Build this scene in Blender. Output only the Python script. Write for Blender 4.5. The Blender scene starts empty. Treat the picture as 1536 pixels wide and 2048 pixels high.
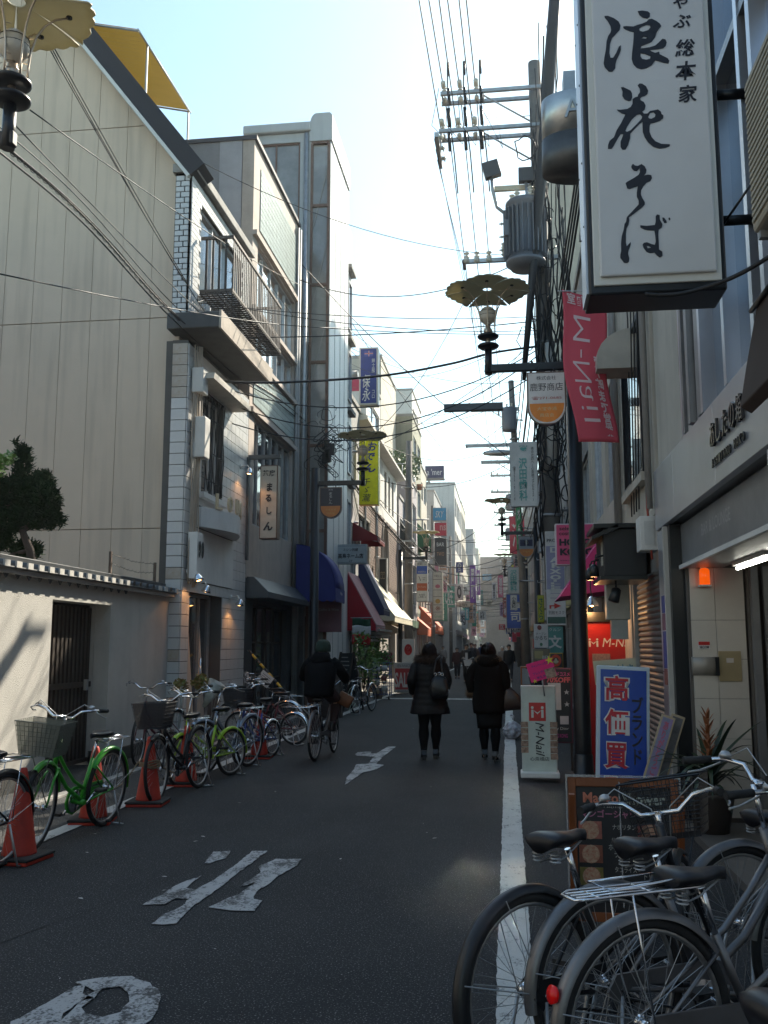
import bpy, math, random
from math import sin, cos, pi, radians, sqrt, atan, atan2, tan
from mathutils import Vector, Matrix, noise
from mathutils.geometry import tessellate_polygon
R = random.Random(11)
SC = bpy.context.scene
COL = SC.collection
# ---------------------------------------------------------------- camera
FPX, VPX, VPY, EYE = 1880.0, 1015.0, 1293.0, 1.55
PITCH = atan((VPY - 1024) / FPX)
YAW = atan((VPX - 768) * cos(PITCH) / FPX)
cam = bpy.data.cameras.new('camera')
cam.sensor_fit = 'HORIZONTAL'
cam.sensor_width = 36.0
cam.lens = 36.0 * FPX / 1536
cam.clip_start = 0.05
cam.clip_end = 3000
camo = bpy.data.objects.new('camera', cam)
COL.objects.link(camo)
camo.location = (0, 0, EYE)
camo.rotation_euler = (pi / 2 + PITCH, 0, YAW)
SC.camera = camo
# ---------------------------------------------------------------- light
SUN_EL, SUN_AZ = radians(38.5), radians(28)          # azimuth from +Y towards +X
W = bpy.data.worlds.new('World')
SC.world = W
W.use_nodes = True
nt = W.node_tree
nt.nodes.clear()
sky = nt.nodes.new('ShaderNodeTexSky')
sky.sky_type = 'NISHITA'
sky.sun_disc = False
sky.sun_elevation = SUN_EL
sky.sun_rotation = SUN_AZ
sky.altitude = 20
sky.air_density = 1.2
sky.dust_density = 0.9
sky.ozone_density = 2.2
bg = nt.nodes.new('ShaderNodeBackground')
bg.inputs[1].default_value = 0.14
wo = nt.nodes.new('ShaderNodeOutputWorld')
wb = nt.nodes.new('ShaderNodeMix'); wb.data_type = 'RGBA'; wb.blend_type = 'MULTIPLY'; wb.inputs[0].default_value = 1.0
wb.inputs[7].default_value = (0.84, 1.0, 1.0, 1)
nt.links.new(sky.outputs[0], wb.inputs[6])
nt.links.new(wb.outputs[2], bg.inputs[0])
nt.links.new(bg.outputs[0], wo.inputs[0])
sl = bpy.data.lights.new('sun', 'SUN')
sl.energy = 5.0
sl.angle = radians(0.5)
sl.color = (1.0, 0.97, 0.92)
so = bpy.data.objects.new('sun', sl)
COL.objects.link(so)
sd = Vector((sin(SUN_AZ) * cos(SUN_EL), cos(SUN_AZ) * cos(SUN_EL), sin(SUN_EL)))
so.rotation_euler = sd.to_track_quat('Z', 'Y').to_euler()
so.location = (20, 30, 40)
SC.view_settings.view_transform = 'Standard'
SC.view_settings.look = 'None'
SC.view_settings.exposure = 1.1
SC.view_settings.gamma = 1.0
SC.view_settings.use_white_balance = True
SC.view_settings.white_balance_temperature = 7500
SC.view_settings.white_balance_tint = 8
SC.view_settings.use_curve_mapping = False
SC.cycles.max_bounces = 6
SC.cycles.diffuse_bounces = 4
SC.cycles.glossy_bounces = 3
SC.cycles.transmission_bounces = 4
SC.cycles.transparent_max_bounces = 12
SC.cycles.use_denoising = True
SC.cycles.caustics_reflective = True
SC.cycles.blur_glossy = 0.0
SC.cycles.sample_clamp_indirect = 0
# ---------------------------------------------------------------- survey helpers
_Rv = Vector((cos(YAW), sin(YAW), 0))
_Wv = Vector((-sin(YAW) * cos(PITCH), cos(YAW) * cos(PITCH), sin(PITCH)))
_Uv = _Rv.cross(_Wv)
def ray(x, y):
 return _Wv + _Rv * ((x - 768) / FPX) + _Uv * ((1024 - y) / FPX)
def at(x, y, Y):
 r = ray(x, y)
 return Vector((0, 0, EYE)) + r * (Y / r.y)
def onx(x, y, X):
 r = ray(x, y)
 return Vector((0, 0, EYE)) + r * (X / r.x)
def gp(x, y, z=0.0):
 r = ray(x, y)
 return Vector((0, 0, EYE)) + r * ((z - EYE) / r.z)
# ---------------------------------------------------------------- mesh builder
class MB:
 def __init__(s):
  s.v = []; s.f = []; s.sm = []
 def add(s, vs, fs, smooth=False, M=None):
  b = len(s.v)
  s.v += [(M @ Vector(p)) if M else Vector(p) for p in vs]
  for f in fs:
   s.f.append([b + i for i in f]); s.sm.append(smooth)
  return s
 def bx(s, x0, x1, y0, y1, z0, z1, M=None):
  vs = [(x, y, z) for z in (z0, z1) for y in (y0, y1) for x in (x0, x1)]
  return s.add(vs, [(0, 2, 3, 1), (4, 5, 7, 6), (0, 1, 5, 4), (2, 6, 7, 3), (0, 4, 6, 2), (1, 3, 7, 5)], False, M)
 def box(s, c, d, M=None):
  return s.bx(c[0] - d[0] / 2, c[0] + d[0] / 2, c[1] - d[1] / 2, c[1] + d[1] / 2, c[2] - d[2] / 2, c[2] + d[2] / 2, M)
 def tube(s, pts, r, n=8, closed=False, M=None, cap=True):
  pts = [Vector(p) for p in pts]
  N = len(pts)
  rs = r if isinstance(r, (list, tuple)) else [r] * N
  T = []
  for i in range(N):
   a = pts[(i - 1) % N] if (closed or i > 0) else pts[i]
   b = pts[(i + 1) % N] if (closed or i < N - 1) else pts[i]
   t = b - a
   T.append(t.normalized() if t.length > 1e-9 else Vector((0, 0, 1)))
  up = Vector((0, 0, 1)) if abs(T[0].z) < 0.9 else Vector((1, 0, 0))
  nrm = T[0].cross(up).normalized()
  vs = []
  for i in range(N):
   nrm = nrm - T[i] * nrm.dot(T[i])
   nrm = nrm.normalized() if nrm.length > 1e-6 else T[i].orthogonal().normalized()
   bn = T[i].cross(nrm)
   for k in range(n):
    a = 2 * pi * k / n
    vs.append(pts[i] + (nrm * cos(a) + bn * sin(a)) * rs[i])
  fs = []
  L = N if closed else N - 1
  for i in range(L):
   j = (i + 1) % N
   for k in range(n):
    q = (k + 1) % n
    fs.append((i * n + k, j * n + k, j * n + q, i * n + q))
  s.add(vs, fs, n > 4, M)
  if not closed and cap:
   b = len(s.v) - N * n
   s.f.append([b + k for k in range(n)]); s.sm.append(False)
   s.f.append([b + (N - 1) * n + k for k in reversed(range(n))]); s.sm.append(False)
  return s
 def lathe(s, prof, c=(0, 0, 0), n=24, M=None, sx=1.0, sy=1.0):
  vs = []; fs = []
  for r, z in prof:
   for k in range(n):
    a = 2 * pi * k / n
    vs.append((c[0] + r * cos(a) * sx, c[1] + r * sin(a) * sy, c[2] + z))
  for i in range(len(prof) - 1):
   for k in range(n):
    q = (k + 1) % n
    fs.append((i * n + k, i * n + q, (i + 1) * n + q, (i + 1) * n + k))
  s.add(vs, fs, True, M)
  b = len(s.v) - len(vs)
  if prof[0][0] > 1e-4:
   s.f.append([b + k for k in reversed(range(n))]); s.sm.append(False)
  if prof[-1][0] > 1e-4:
   s.f.append([b + (len(prof) - 1) * n + k for k in range(n)]); s.sm.append(False)
  return s
 def loft(s, secs, n=20, M=None, ex=2.0):
  """secs: (cx,cy,z,rx,ry)"""
  vs = []; fs = []
  for cx, cy, z, rx, ry in secs:
   for k in range(n):
    a = 2 * pi * k / n
    ca, sa = cos(a), sin(a)
    vs.append((cx + rx * abs(ca) ** (2 / ex) * (1 if ca >= 0 else -1), cy + ry * abs(sa) ** (2 / ex) * (1 if sa >= 0 else -1), z))
  m = len(secs)
  for i in range(m - 1):
   for k in range(n):
    q = (k + 1) % n
    fs.append((i * n + k, i * n + q, (i + 1) * n + q, (i + 1) * n + k))
  s.add(vs, fs, True, M)
  b = len(s.v) - len(vs)
  s.f.append([b + k for k in reversed(range(n))]); s.sm.append(True)
  s.f.append([b + (m - 1) * n + k for k in range(n)]); s.sm.append(True)
  return s
 def prism(s, poly, t0, t1, M=None, holes=()):
  """poly in local xy, extruded t0..t1 along local z"""
  loops = [list(poly)] + [list(h) for h in holes]
  flat = [p for l in loops for p in l]
  tri = tessellate_polygon([[Vector((p[0], p[1], 0)) for p in l] for l in loops])
  n = len(flat)
  vs = [(p[0], p[1], t1) for p in flat] + [(p[0], p[1], t0) for p in flat]
  fs = []
  for t in tri:
   a, b_, c = [Vector(vs[i]) for i in t]
   t = tuple(t) if (b_ - a).cross(c - a).z > 0 else (t[0], t[2], t[1])
   fs.append(t); fs.append((t[2] + n, t[1] + n, t[0] + n))
  o = 0
  for li, l in enumerate(loops):
   ar = sum(l[i][0] * l[(i + 1) % len(l)][1] - l[(i + 1) % len(l)][0] * l[i][1] for i in range(len(l)))
   fl = (ar > 0) == (li == 0)
   for i in range(len(l)):
    j = (i + 1) % len(l)
    fs.append((o + i, o + i + n, o + j + n, o + j) if fl else (o + i, o + j, o + j + n, o + i + n))
   o += len(l)
  return s.add(vs, fs, False, M)
 def mesh(s, name='mesh'):
  me = bpy.data.meshes.new(name)
  me.from_pydata([tuple(p) for p in s.v], [], s.f)
  me.polygons.foreach_set('use_smooth', s.sm)
  me.update()
  return me
 def build(s, name, mat, parent=None, bevel=0, **kw):
  return put(name, s.mesh(name), mat, parent, bevel, **kw)
def put(name, me, mat, parent=None, bevel=0, label=None, cat=None, group=None, kind=None, loc=None, mw=None):
 if mat is not None and not me.materials:
  me.materials.append(mat)
 o = bpy.data.objects.new(name, me)
 COL.objects.link(o)
 if parent:
  o.parent = parent
 if loc is not None:
  o.location = loc
 if mw is not None:
  o.matrix_local = mw
 if bevel:
  b = o.modifiers.new('bevel', 'BEVEL')
  b.width = bevel; b.segments = 2; b.limit_method = 'ANGLE'; b.angle_limit = radians(50)
 tag(o, label, cat, group, kind)
 return o
def tag(o, label=None, cat=None, group=None, kind=None):
 if label: o['label'] = label
 if cat: o['category'] = cat
 if group: o['group'] = group
 if kind: o['kind'] = kind
 return o
def thing(name, label, cat, loc=(0, 0, 0), rz=0, group=None, M=None):
 o = bpy.data.objects.new(name, None)
 COL.objects.link(o)
 o.empty_display_size = 0.2
 if M is not None:
  o.matrix_world = M
 else:
  o.location = loc
  o.rotation_euler = (0, 0, rz)
 return tag(o, label, cat, group)
def kids(o):
 return [c for c in CH.get(o.name, [])]
def dup(root, loc=None, rz=None, label=None, M=None, group=None):
 allc = {}
 for o in COL.objects:
  if o.parent:
   allc.setdefault(o.parent.name, []).append(o)
 def rec(o, par):
  c = o.copy()
  COL.objects.link(c)
  if par: c.parent = par
  for k in allc.get(o.name, []):
   rec(k, c)
  return c
 r = rec(root, None)
 if M is not None: r.matrix_world = M
 if loc is not None: r.location = loc
 if rz is not None: r.rotation_euler = (0, 0, rz)
 if label: r['label'] = label
 if group: r['group'] = group
 return r
def frame(p, xa, ya, za):
 M = Matrix.Identity(4)
 for i, a in enumerate((xa, ya, za)):
  for k in range(3):
   M[k][i] = a[k]
 for k in range(3):
  M[k][3] = p[k]
 return M
def FRONT(p):      # a plane that faces the camera side (-Y)
 return frame(p, (1, 0, 0), (0, 0, 1), (0, -1, 0))
def BACK(p):
 return frame(p, (-1, 0, 0), (0, 0, 1), (0, 1, 0))
def LEFTF(p):      # facade left of the street, faces +X
 return frame(p, (0, 1, 0), (0, 0, 1), (1, 0, 0))
def RIGHTF(p):     # facade right of the street, faces -X
 return frame(p, (0, -1, 0), (0, 0, 1), (-1, 0, 0))
# ---------------------------------------------------------------- materials
_M = {}
def mat(key, col=(0.5, 0.5, 0.5), rough=0.6, metal=0.0, var=0.0, scale=3.0, bump=0.0, bscale=None, streak=0.0,
  spec=None, trans=0.0, emit=None, estr=1.0, alpha=1.0, tint=None, coat=0.0, sub=0.0, detail=6.0, ior=None, speck=0.0, wear=None):
 if key in _M:
  return _M[key]
 m = bpy.data.materials.new(key)
 m.use_nodes = True
 t = m.node_tree
 p = t.nodes['Principled BSDF']
 L = t.links.new
 p.inputs['Roughness'].default_value = rough
 p.inputs['Metallic'].default_value = metal
 p.inputs['Base Color'].default_value = (*col, 1)
 if ior: p.inputs['IOR'].default_value = ior
 if spec is not None: p.inputs['Specular IOR Level'].default_value = spec
 if trans: p.inputs['Transmission Weight'].default_value = trans
 if coat: p.inputs['Coat Weight'].default_value = coat
 if alpha < 1: p.inputs['Alpha'].default_value = alpha
 if emit:
  p.inputs['Emission Color'].default_value = (*emit, 1)
  p.inputs['Emission Strength'].default_value = estr
 if var or bump or streak or speck or wear:
  tc = t.nodes.new('ShaderNodeTexCoord')
  src = tc.outputs['Object']
  nz = t.nodes.new('ShaderNodeTexNoise')
  nz.inputs['Scale'].default_value = scale
  nz.inputs['Detail'].default_value = detail
  nz.inputs['Roughness'].default_value = 0.65
  L(src, nz.inputs['Vector'])
  cur = None
  c2 = tint or tuple(c * 0.45 for c in col)
  if var:
   mr = t.nodes.new('ShaderNodeMapRange')
   mr.inputs[1].default_value = 0.38; mr.inputs[2].default_value = 0.68
   mr.inputs[3].default_value = 0.0; mr.inputs[4].default_value = var
   L(nz.outputs[0], mr.inputs[0])
   mx = t.nodes.new('ShaderNodeMix'); mx.data_type = 'RGBA'
   mx.inputs[6].default_value = (*col, 1); mx.inputs[7].default_value = (*c2, 1)
   L(mr.outputs[0], mx.inputs[0])
   cur = mx.outputs[2]
  if streak:
   mp = t.nodes.new('ShaderNodeMapping')
   mp.inputs['Scale'].default_value = (5, 5, 0.35)
   L(src, mp.inputs[0])
   n2 = t.nodes.new('ShaderNodeTexNoise')
   n2.inputs['Scale'].default_value = 1.0; n2.inputs['Detail'].default_value = 5
   L(mp.outputs[0], n2.inputs['Vector'])
   mr = t.nodes.new('ShaderNodeMapRange')
   mr.inputs[1].default_value = 0.5; mr.inputs[2].default_value = 0.78
   mr.inputs[3].default_value = 0.0; mr.inputs[4].default_value = streak
   L(n2.outputs[0], mr.inputs[0])
   mx = t.nodes.new('ShaderNodeMix'); mx.data_type = 'RGBA'
   if cur: L(cur, mx.inputs[6])
   else: mx.inputs[6].default_value = (*col, 1)
   mx.inputs[7].default_value = (*[c * 0.4 for c in col], 1)
   L(mr.outputs[0], mx.inputs[0])
   cur = mx.outputs[2]
  if speck:
   n3 = t.nodes.new('ShaderNodeTexNoise')
   n3.inputs['Scale'].default_value = 105; n3.inputs['Detail'].default_value = 2
   L(src, n3.inputs['Vector'])
   mr = t.nodes.new('ShaderNodeMapRange')
   mr.inputs[1].default_value = 0.60; mr.inputs[2].default_value = 0.72
   mr.inputs[3].default_value = 0.0; mr.inputs[4].default_value = speck
   L(n3.outputs[0], mr.inputs[0])
   mx = t.nodes.new('ShaderNodeMix'); mx.data_type = 'RGBA'
   if cur: L(cur, mx.inputs[6])
   else: mx.inputs[6].default_value = (*col, 1)
   mx.inputs[7].default_value = (0.32, 0.31, 0.3, 1)
   L(mr.outputs[0], mx.inputs[0])
   cur = mx.outputs[2]
  if wear:
   mp = t.nodes.new('ShaderNodeMapping'); mp.inputs['Scale'].default_value = (1, 0.55, 1)
   L(src, mp.inputs[0])
   n4 = t.nodes.new('ShaderNodeTexNoise')
   n4.inputs['Scale'].default_value = wear[1]; n4.inputs['Detail'].default_value = 9; n4.inputs['Roughness'].default_value = 0.78
   L(mp.outputs[0], n4.inputs['Vector'])
   n5 = t.nodes.new('ShaderNodeTexNoise'); n5.inputs['Scale'].default_value = 70; n5.inputs['Detail'].default_value = 3
   L(src, n5.inputs['Vector'])
   ma = t.nodes.new('ShaderNodeMath'); ma.operation = 'MULTIPLY_ADD'; ma.inputs[1].default_value = 0.45
   L(n5.outputs[0], ma.inputs[0]); L(n4.outputs[0], ma.inputs[2])
   mr = t.nodes.new('ShaderNodeMapRange')
   mr.inputs[1].default_value = wear[2] + .19; mr.inputs[2].default_value = wear[2] + 0.30
   L(ma.outputs[0], mr.inputs[0])
   mx = t.nodes.new('ShaderNodeMix'); mx.data_type = 'RGBA'
   if cur: L(cur, mx.inputs[6])
   else: mx.inputs[6].default_value = (*col, 1)
   mx.inputs[7].default_value = (*wear[0], 1)
   L(mr.outputs[0], mx.inputs[0])
   cur = mx.outputs[2]
  if cur: L(cur, p.inputs['Base Color'])
  if bump:
   nb = t.nodes.new('ShaderNodeTexNoise')
   nb.inputs['Scale'].default_value = bscale or scale * 12
   nb.inputs['Detail'].default_value = 4
   L(src, nb.inputs['Vector'])
   b = t.nodes.new('ShaderNodeBump')
   b.inputs['Strength'].default_value = bump
   b.inputs['Distance'].default_value = 0.01
   L(nb.outputs[0], b.inputs['Height'])
   L(b.outputs[0], p.inputs['Normal'])
 _M[key] = m
 return m
def paint(col, rough=0.45, **k):
 key = 'paint_%d_%d_%d_%d' % (int(col[0] * 200), int(col[1] * 200), int(col[2] * 200), int(rough * 20))
 k.setdefault('var', 0.35); k.setdefault('scale', 4.0)
 return mat(key, col, rough, **k)
M_STEEL = mat('galvanised_steel', (0.45, 0.46, 0.47), 0.45, 0.7, var=0.5, scale=6, bump=0.1)
M_CHROME = mat('chrome', (0.75, 0.75, 0.77), 0.16, 1.0)
M_BLACK = mat('black_paint', (0.012, 0.013, 0.016), 0.35, var=0.3, scale=8)
M_RUBBER = mat('rubber', (0.015, 0.015, 0.016), 0.75, bump=0.2, bscale=120)
M_WIRE = mat('cable', (0.012, 0.012, 0.014), 0.55)
M_GLASS = mat('window_glass', (0.05, 0.06, 0.07), 0.04, 0.0, ior=1.9, spec=0.8)
M_SUNGL = mat('sun_throwing_glass', (0.95, 0.95, 0.95), 0.07, 1.0)  # mirror metal finish, chosen so upper panes throw sun patches onto the road
M_SKYGL = mat('sky_reflecting_glass', (0.58, 0.64, 0.74), 0.03, 0.9)
M_MIRGL = mat('mirror_glass', (0.32, 0.36, 0.42), 0.03, 0.85)
M_DARK = mat('dark_interior', (0.01, 0.01, 0.011), 0.8)
M_CONC = mat('concrete_grey', (0.33, 0.32, 0.30), 0.85, var=0.5, scale=1.6, bump=0.3, streak=0.5)
M_POLE = mat('pole_concrete', (0.20, 0.185, 0.17), 0.85, var=0.5, scale=2.5, bump=0.2, streak=0.4)
M_WHITE = mat('white_paint', (0.72, 0.71, 0.68), 0.5, var=0.25, scale=2.0, streak=0.2)
# ---------------------------------------------------------------- lettering
_T = {}
def glyphs(body, vertical, bold=0.0, shear=0.0):
 key = (body, vertical, bold, shear)
 if key in _T: return _T[key]
 c = bpy.data.curves.new('lettering', 'FONT')
 c.body = '\n'.join(body) if vertical else body
 c.align_x = 'CENTER'
 c.resolution_u = 2
 c.space_line = 0.95
 c.offset = bold
 c.shear = shear
 o = bpy.data.objects.new('lettering_tmp', c)
 COL.objects.link(o)
 dg = bpy.context.evaluated_depsgraph_get()
 me = bpy.data.meshes.new_from_object(o.evaluated_get(dg))
 vs = [tuple(v.co) for v in me.vertices]
 me.calc_loop_triangles()
 fs = [tuple(p.vertices) for p in me.loop_triangles]
 bpy.data.objects.remove(o); bpy.data.curves.remove(c); bpy.data.meshes.remove(me)
 if not vs: vs, fs = [(0, 0, 0), (1, 0, 0), (0, 1, 0)], [(0, 1, 2)]
 _T[key] = (vs, fs)
 return _T[key]
def fit(mb, body, cx, cy, w, h, M, z=0.0, vertical=False, bold=0.0, shear=0.0, keep=False, rot=0, flip=False, depth=0.0):
 """writes body centred on cx,cy inside w x h of the plane M (x right, y up)"""
 vs, fs = glyphs(body, vertical, bold, shear)
 xs = [v[0] for v in vs]; ys = [v[1] for v in vs]
 x0, x1, y0, y1 = min(xs), max(xs), min(ys), max(ys)
 sx = w / max(1e-5, x1 - x0); sy = h / max(1e-5, y1 - y0)
 if keep: sx = sy = min(sx, sy)
 f = -1 if flip else 1
 cr, sr = cos(rot), sin(rot)
 out = []
 for v in vs:
  a = (v[0] - (x0 + x1) / 2) * sx * f; b = (v[1] - (y0 + y1) / 2) * sy
  out.append((cx + a * cr - b * sr, cy + a * sr + b * cr, z))
 mb.add(out, fs, False, M)
 if depth:
  n = len(out)
  top = [(p[0], p[1], z + depth) for p in out]
  mb.add(top, fs, False, M)
  ed = {}
  for q in fs:
   for i in range(len(q)):
    a, b = q[i], q[(i + 1) % len(q)]
    if (b, a) in ed: del ed[(b, a)]
    else: ed[(a, b)] = 1
  base = len(mb.v) - 2 * n
  for a, b in ed:
   mb.f.append([base + a, base + b, base + n + b, base + n + a]); mb.sm.append(False)
 return mb
INK = mat('ink_black', (0.012, 0.012, 0.02), 0.5)
def sign(name, label, c, w, h, d=0.12, face=(0.7, 0.7, 0.68), edge=(0.3, 0.3, 0.3), texts=(), blocks=(), M=None, group=None,
         cat='sign', border=0.03, bracket=None, rough=0.4, rnd=0, loc_front=True, parent=None, back=False):
 """a box sign. texts: (body,u,v,wu,hv,colour,opts) ; blocks: (u0,v0,u1,v1,colour)"""
 t = thing(name, label, cat, c, 0, group)
 M = M or Matrix.Identity(4)
 F = M @ FRONT((0, 0, 0))
 eb = MB()
 eb.bx(-w / 2, w / 2, -d / 2, d / 2, -h / 2, h / 2, M)
 eb.build('frame', paint(edge, 0.4), t, 0.008)
 fb = MB()
 sd_ = d / 2 + 0.006
 fb.add([(-w / 2 + border, -h / 2 + border, sd_), (w / 2 - border, -h / 2 + border, sd_), (w / 2 - border, h / 2 - border, sd_), (-w / 2 + border, h / 2 - border, sd_)], [(0, 1, 2, 3)], False, F)
 if back:
  B = M @ BACK((0, 0, 0))
  fb.add([(-w / 2 + border, -h / 2 + border, sd_), (w / 2 - border, -h / 2 + border, sd_), (w / 2 - border, h / 2 - border, sd_), (-w / 2 + border, h / 2 - border, sd_)], [(0, 1, 2, 3)], False, B)
 fb.build('panel', paint(face, rough), t)
 for i, (u0, v0, u1, v1, col) in enumerate(blocks):
  b = MB()
  zz = sd_ + 0.002 + 0.0006 * (i + 1)
  b.add([((u0 - .5) * w, (v0 - .5) * h, zz), ((u1 - .5) * w, (v0 - .5) * h, zz), ((u1 - .5) * w, (v1 - .5) * h, zz), ((u0 - .5) * w, (v1 - .5) * h, zz)], [(0, 1, 2, 3)], False, F)
  b.build('printed_area', paint(col, rough), t)
 by = {}
 for tx in texts:
  body, u, v, wu, hv, col = tx[:6]
  o = tx[6] if len(tx) > 6 else {}
  k = o.pop('k', 0) if False else 0
  b = by.setdefault(col, MB())
  fit(b, body, (u - .5) * w, (v - .5) * h, wu * w, hv * h, F, sd_ + 0.011, **o)
 for col, b in by.items():
  b.build('lettering', paint(col, 0.5), t)
 if bracket:
  b = MB()
  for p0, p1, r in bracket:
   b.tube([Vector(p0) - Vector(c), Vector(p1) - Vector(c)], r, 6)
  b.build('bracket', M_STEEL, t)
 return t
def spx(name, label, x0, y0, x1, y1, Y, **k):
 """sign whose face spans these photograph pixels at distance Y"""
 a = at(x0, y1, Y); b = at(x1, y0, Y)
 c = (a + b) / 2
 c.y = Y + k.get('d', 0.12) / 2
 return sign(name, label, c, b.x - a.x, b.z - a.z, **k)
def panelled(mb, x0, x1, z0, z1, y, holes, M, th=0.15):
 """wall slab in plane M: local x along, y up, z outwards, rectangular holes"""
 mb.prism([(x0, z0), (x1, z0), (x1, z1), (x0, z1)], y - th, y, M, [[(a, c), (b, c), (b, d), (a, d)] for a, b, c, d in holes])
 return mb
def window(par, a, b, c, d, M, z, mull=(1, 1), fr=0.05, fm=None, gm=None, depth=0.08, proud=0.0):
 """window with frame, mullions and panes in hole a..b x c..d of plane M"""
 fm = fm or M_STEEL; gm = gm or M_GLASS
 f = MB()
 ya, yb = z - depth - 0.03, z - depth + 0.03 + proud
 f.bx(a, a + fr, c, d, ya, yb, M).bx(b - fr, b, c, d, ya, yb, M)
 f.bx(a + fr, b - fr, c, c + fr, ya, yb, M).bx(a + fr, b - fr, d - fr, d, ya, yb, M)
 for i in range(1, mull[0]):
  x = a + (b - a) * i / mull[0]
  f.bx(x - fr * .4, x + fr * .4, c + fr, d - fr, ya + .004, yb - .004, M)
 for i in range(1, mull[1]):
  y = c + (d - c) * i / mull[1]
  f.bx(a + fr, b - fr, y - fr * .35, y + fr * .35, ya + .008, yb - .008, M)
 w = f.build('window', fm, par)
 for i in range(mull[0]):
  for j in range(mull[1]):
   xa = a + (b - a) * i / mull[0]; xb = a + (b - a) * (i + 1) / mull[0]
   yc = c + (d - c) * j / mull[1]; yd = c + (d - c) * (j + 1) / mull[1]
   tl = R.uniform(-.004, .004)
   g = MB().add([(xa, yc, z - depth - .01 + tl), (xb, yc, z - depth - .01), (xb, yd, z - depth - .01 - tl), (xa, yd, z - depth - .01)], [(0, 1, 2, 3)], False, M)
   g.build('pane', gm, w)
 return w
# ================================================================ GROUND
M_ASPH = mat('asphalt', (0.0165, 0.0175, 0.020), 0.85, spec=.35, var=0.8, scale=0.5, bump=0.9, bscale=120, speck=0.9, tint=(0.034, 0.034, 0.036), detail=9)
M_SIDE = mat('side_strip_asphalt', (0.040, 0.040, 0.040), 0.9, var=0.6, scale=1.4, bump=0.7, bscale=150, speck=0.6, tint=(0.03, 0.03, 0.032), detail=9)
M_LINE = mat('road_paint', (0.52, 0.52, 0.50), 0.6, var=0.5, scale=3.0, bump=0.5, bscale=150, tint=(0.38, 0.38, 0.37), wear=((0.03, 0.03, 0.034), 9.0, 0.60), detail=8)
M_MARK = mat('worn_road_paint', (0.40, 0.40, 0.41), 0.6, var=0.6, scale=3.0, bump=0.5, bscale=150, tint=(0.33, 0.33, 0.33), wear=((0.027, 0.029, 0.033), 6.0, 0.505), detail=8)
ROADX0, ROADX1 = -3.85, 0.30
LX, RX = -5.3, 1.45
b = MB(); b.bx(-420, 420, -60, 900, -0.3, -0.012)
b.build('ground', mat('ground_dirt', (0.10, 0.095, 0.09), 0.9, var=0.5, scale=0.3), kind='structure')
def sheet(name, m, x0, x1, y0, y1, z, nx=1, ny=1, **k):
 vs = []; fs = []
 for j in range(ny + 1):
  for i in range(nx + 1):
   vs.append((x0 + (x1 - x0) * i / nx, y0 + (y1 - y0) * j / ny, z))
 for j in range(ny):
  for i in range(nx):
   a = j * (nx + 1) + i
   fs.append((a, a + 1, a + nx + 2, a + nx + 1))
 return MB().add(vs, fs).build(name, m, kind='structure', **k)
sheet('road', M_ASPH, -7.5, 3.6, -8, 420, 0.0)
sheet('pavement', M_SIDE, -5.32, ROADX0, -8, 41, 0.004)
# thin kerb stones against the left wall
kb = MB()
y = -2.0
while y < 30:
 kb.bx(-4.72, -4.60, y + 0.006, y + 0.594, 0.0, 0.022 + R.uniform(-.002, .003)); y += 0.6
kb.build('kerb', M_CONC, kind='structure')
def raggedline(x0, x1, y0, y1, z, m, seed):
 rr = random.Random(seed)
 L = []; Rr = []
 y = y0
 wob = 0
 while y < y1:
  wob = 0.012 * noise.noise(Vector((0, y * 0.7, seed)))
  L.append((x0 + wob + rr.uniform(-.004, .004), y)); Rr.append((x1 + wob + rr.uniform(-.004, .004), y))
  y += 0.06 if y < 14 else (0.25 if y < 40 else 4)
 vs = []; fs = []
 for a, b_ in zip(L, Rr):
  vs += [(a[0], a[1], z), (b_[0], b_[1], z)]
 for i in range(len(L) - 1):
  fs.append((2 * i, 2 * i + 1, 2 * i + 3, 2 * i + 2))
 return MB().add(vs, fs)
raggedline(-0.075, 0.095, 1.5, 27.8, 0.009, M_LINE, 3).build('road_line', M_LINE, kind='structure')
raggedline(-3.86, -3.71, 3.0, 41, 0.009, M_LINE, 5).build('road_line', M_LINE, kind='structure')
raggedline(-0.02, 0.13, 30.2, 120, 0.009, M_LINE, 8).build('road_line', M_LINE, kind='structure')
raggedline(-3.80, -3.66, 45, 120, 0.009, M_LINE, 9).build('road_line', M_LINE, kind='structure')
def roadpoly(px, m=None, jitter=0.006):
 pts = [gp(x, y) for x, y in px]
 out = []
 n = len(pts)
 rr = random.Random(n)
 for i in range(n):
  a, c = pts[i], pts[(i + 1) % n]
  k = max(1, int((c - a).length / 0.05))
  for q in range(k):
   p = a.lerp(c, q / k)
   out.append((p.x + rr.uniform(-jitter, jitter), p.y + rr.uniform(-2 * jitter, 2 * jitter)))
 return out
def rmark(polys, holes=()):
 b = MB()
 for p in polys:
  b.prism(roadpoly(p), 0.0055, 0.0085)
 for p, h in holes:
  b.prism(roadpoly(p), 0.0055, 0.0085, holes=[roadpoly(h)])
 b.build('road_marking', M_MARK, kind='structure')
rmark([[(505, 1704), (535, 1704), (500, 1730), (466, 1756), (430, 1784), (385, 1815), (352, 1850), (304, 1851), (322, 1834), (365, 1814), (378, 1800), (352, 1798), (330, 1811), (284, 1812), (322, 1792), (352, 1772), (402, 1754), (372, 1778), (392, 1781), (435, 1758), (470, 1732)],
       [(552, 1720), (603, 1720), (592, 1734), (560, 1752), (538, 1770), (512, 1785), (507, 1800), (525, 1804), (508, 1824), (462, 1822), (417, 1818), (440, 1806), (478, 1790), (510, 1768), (482, 1774), (508, 1756), (522, 1746), (515, 1736)],
       [(425, 1706), (462, 1704), (452, 1718), (420, 1728), (408, 1729), (418, 1716)]])
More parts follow.
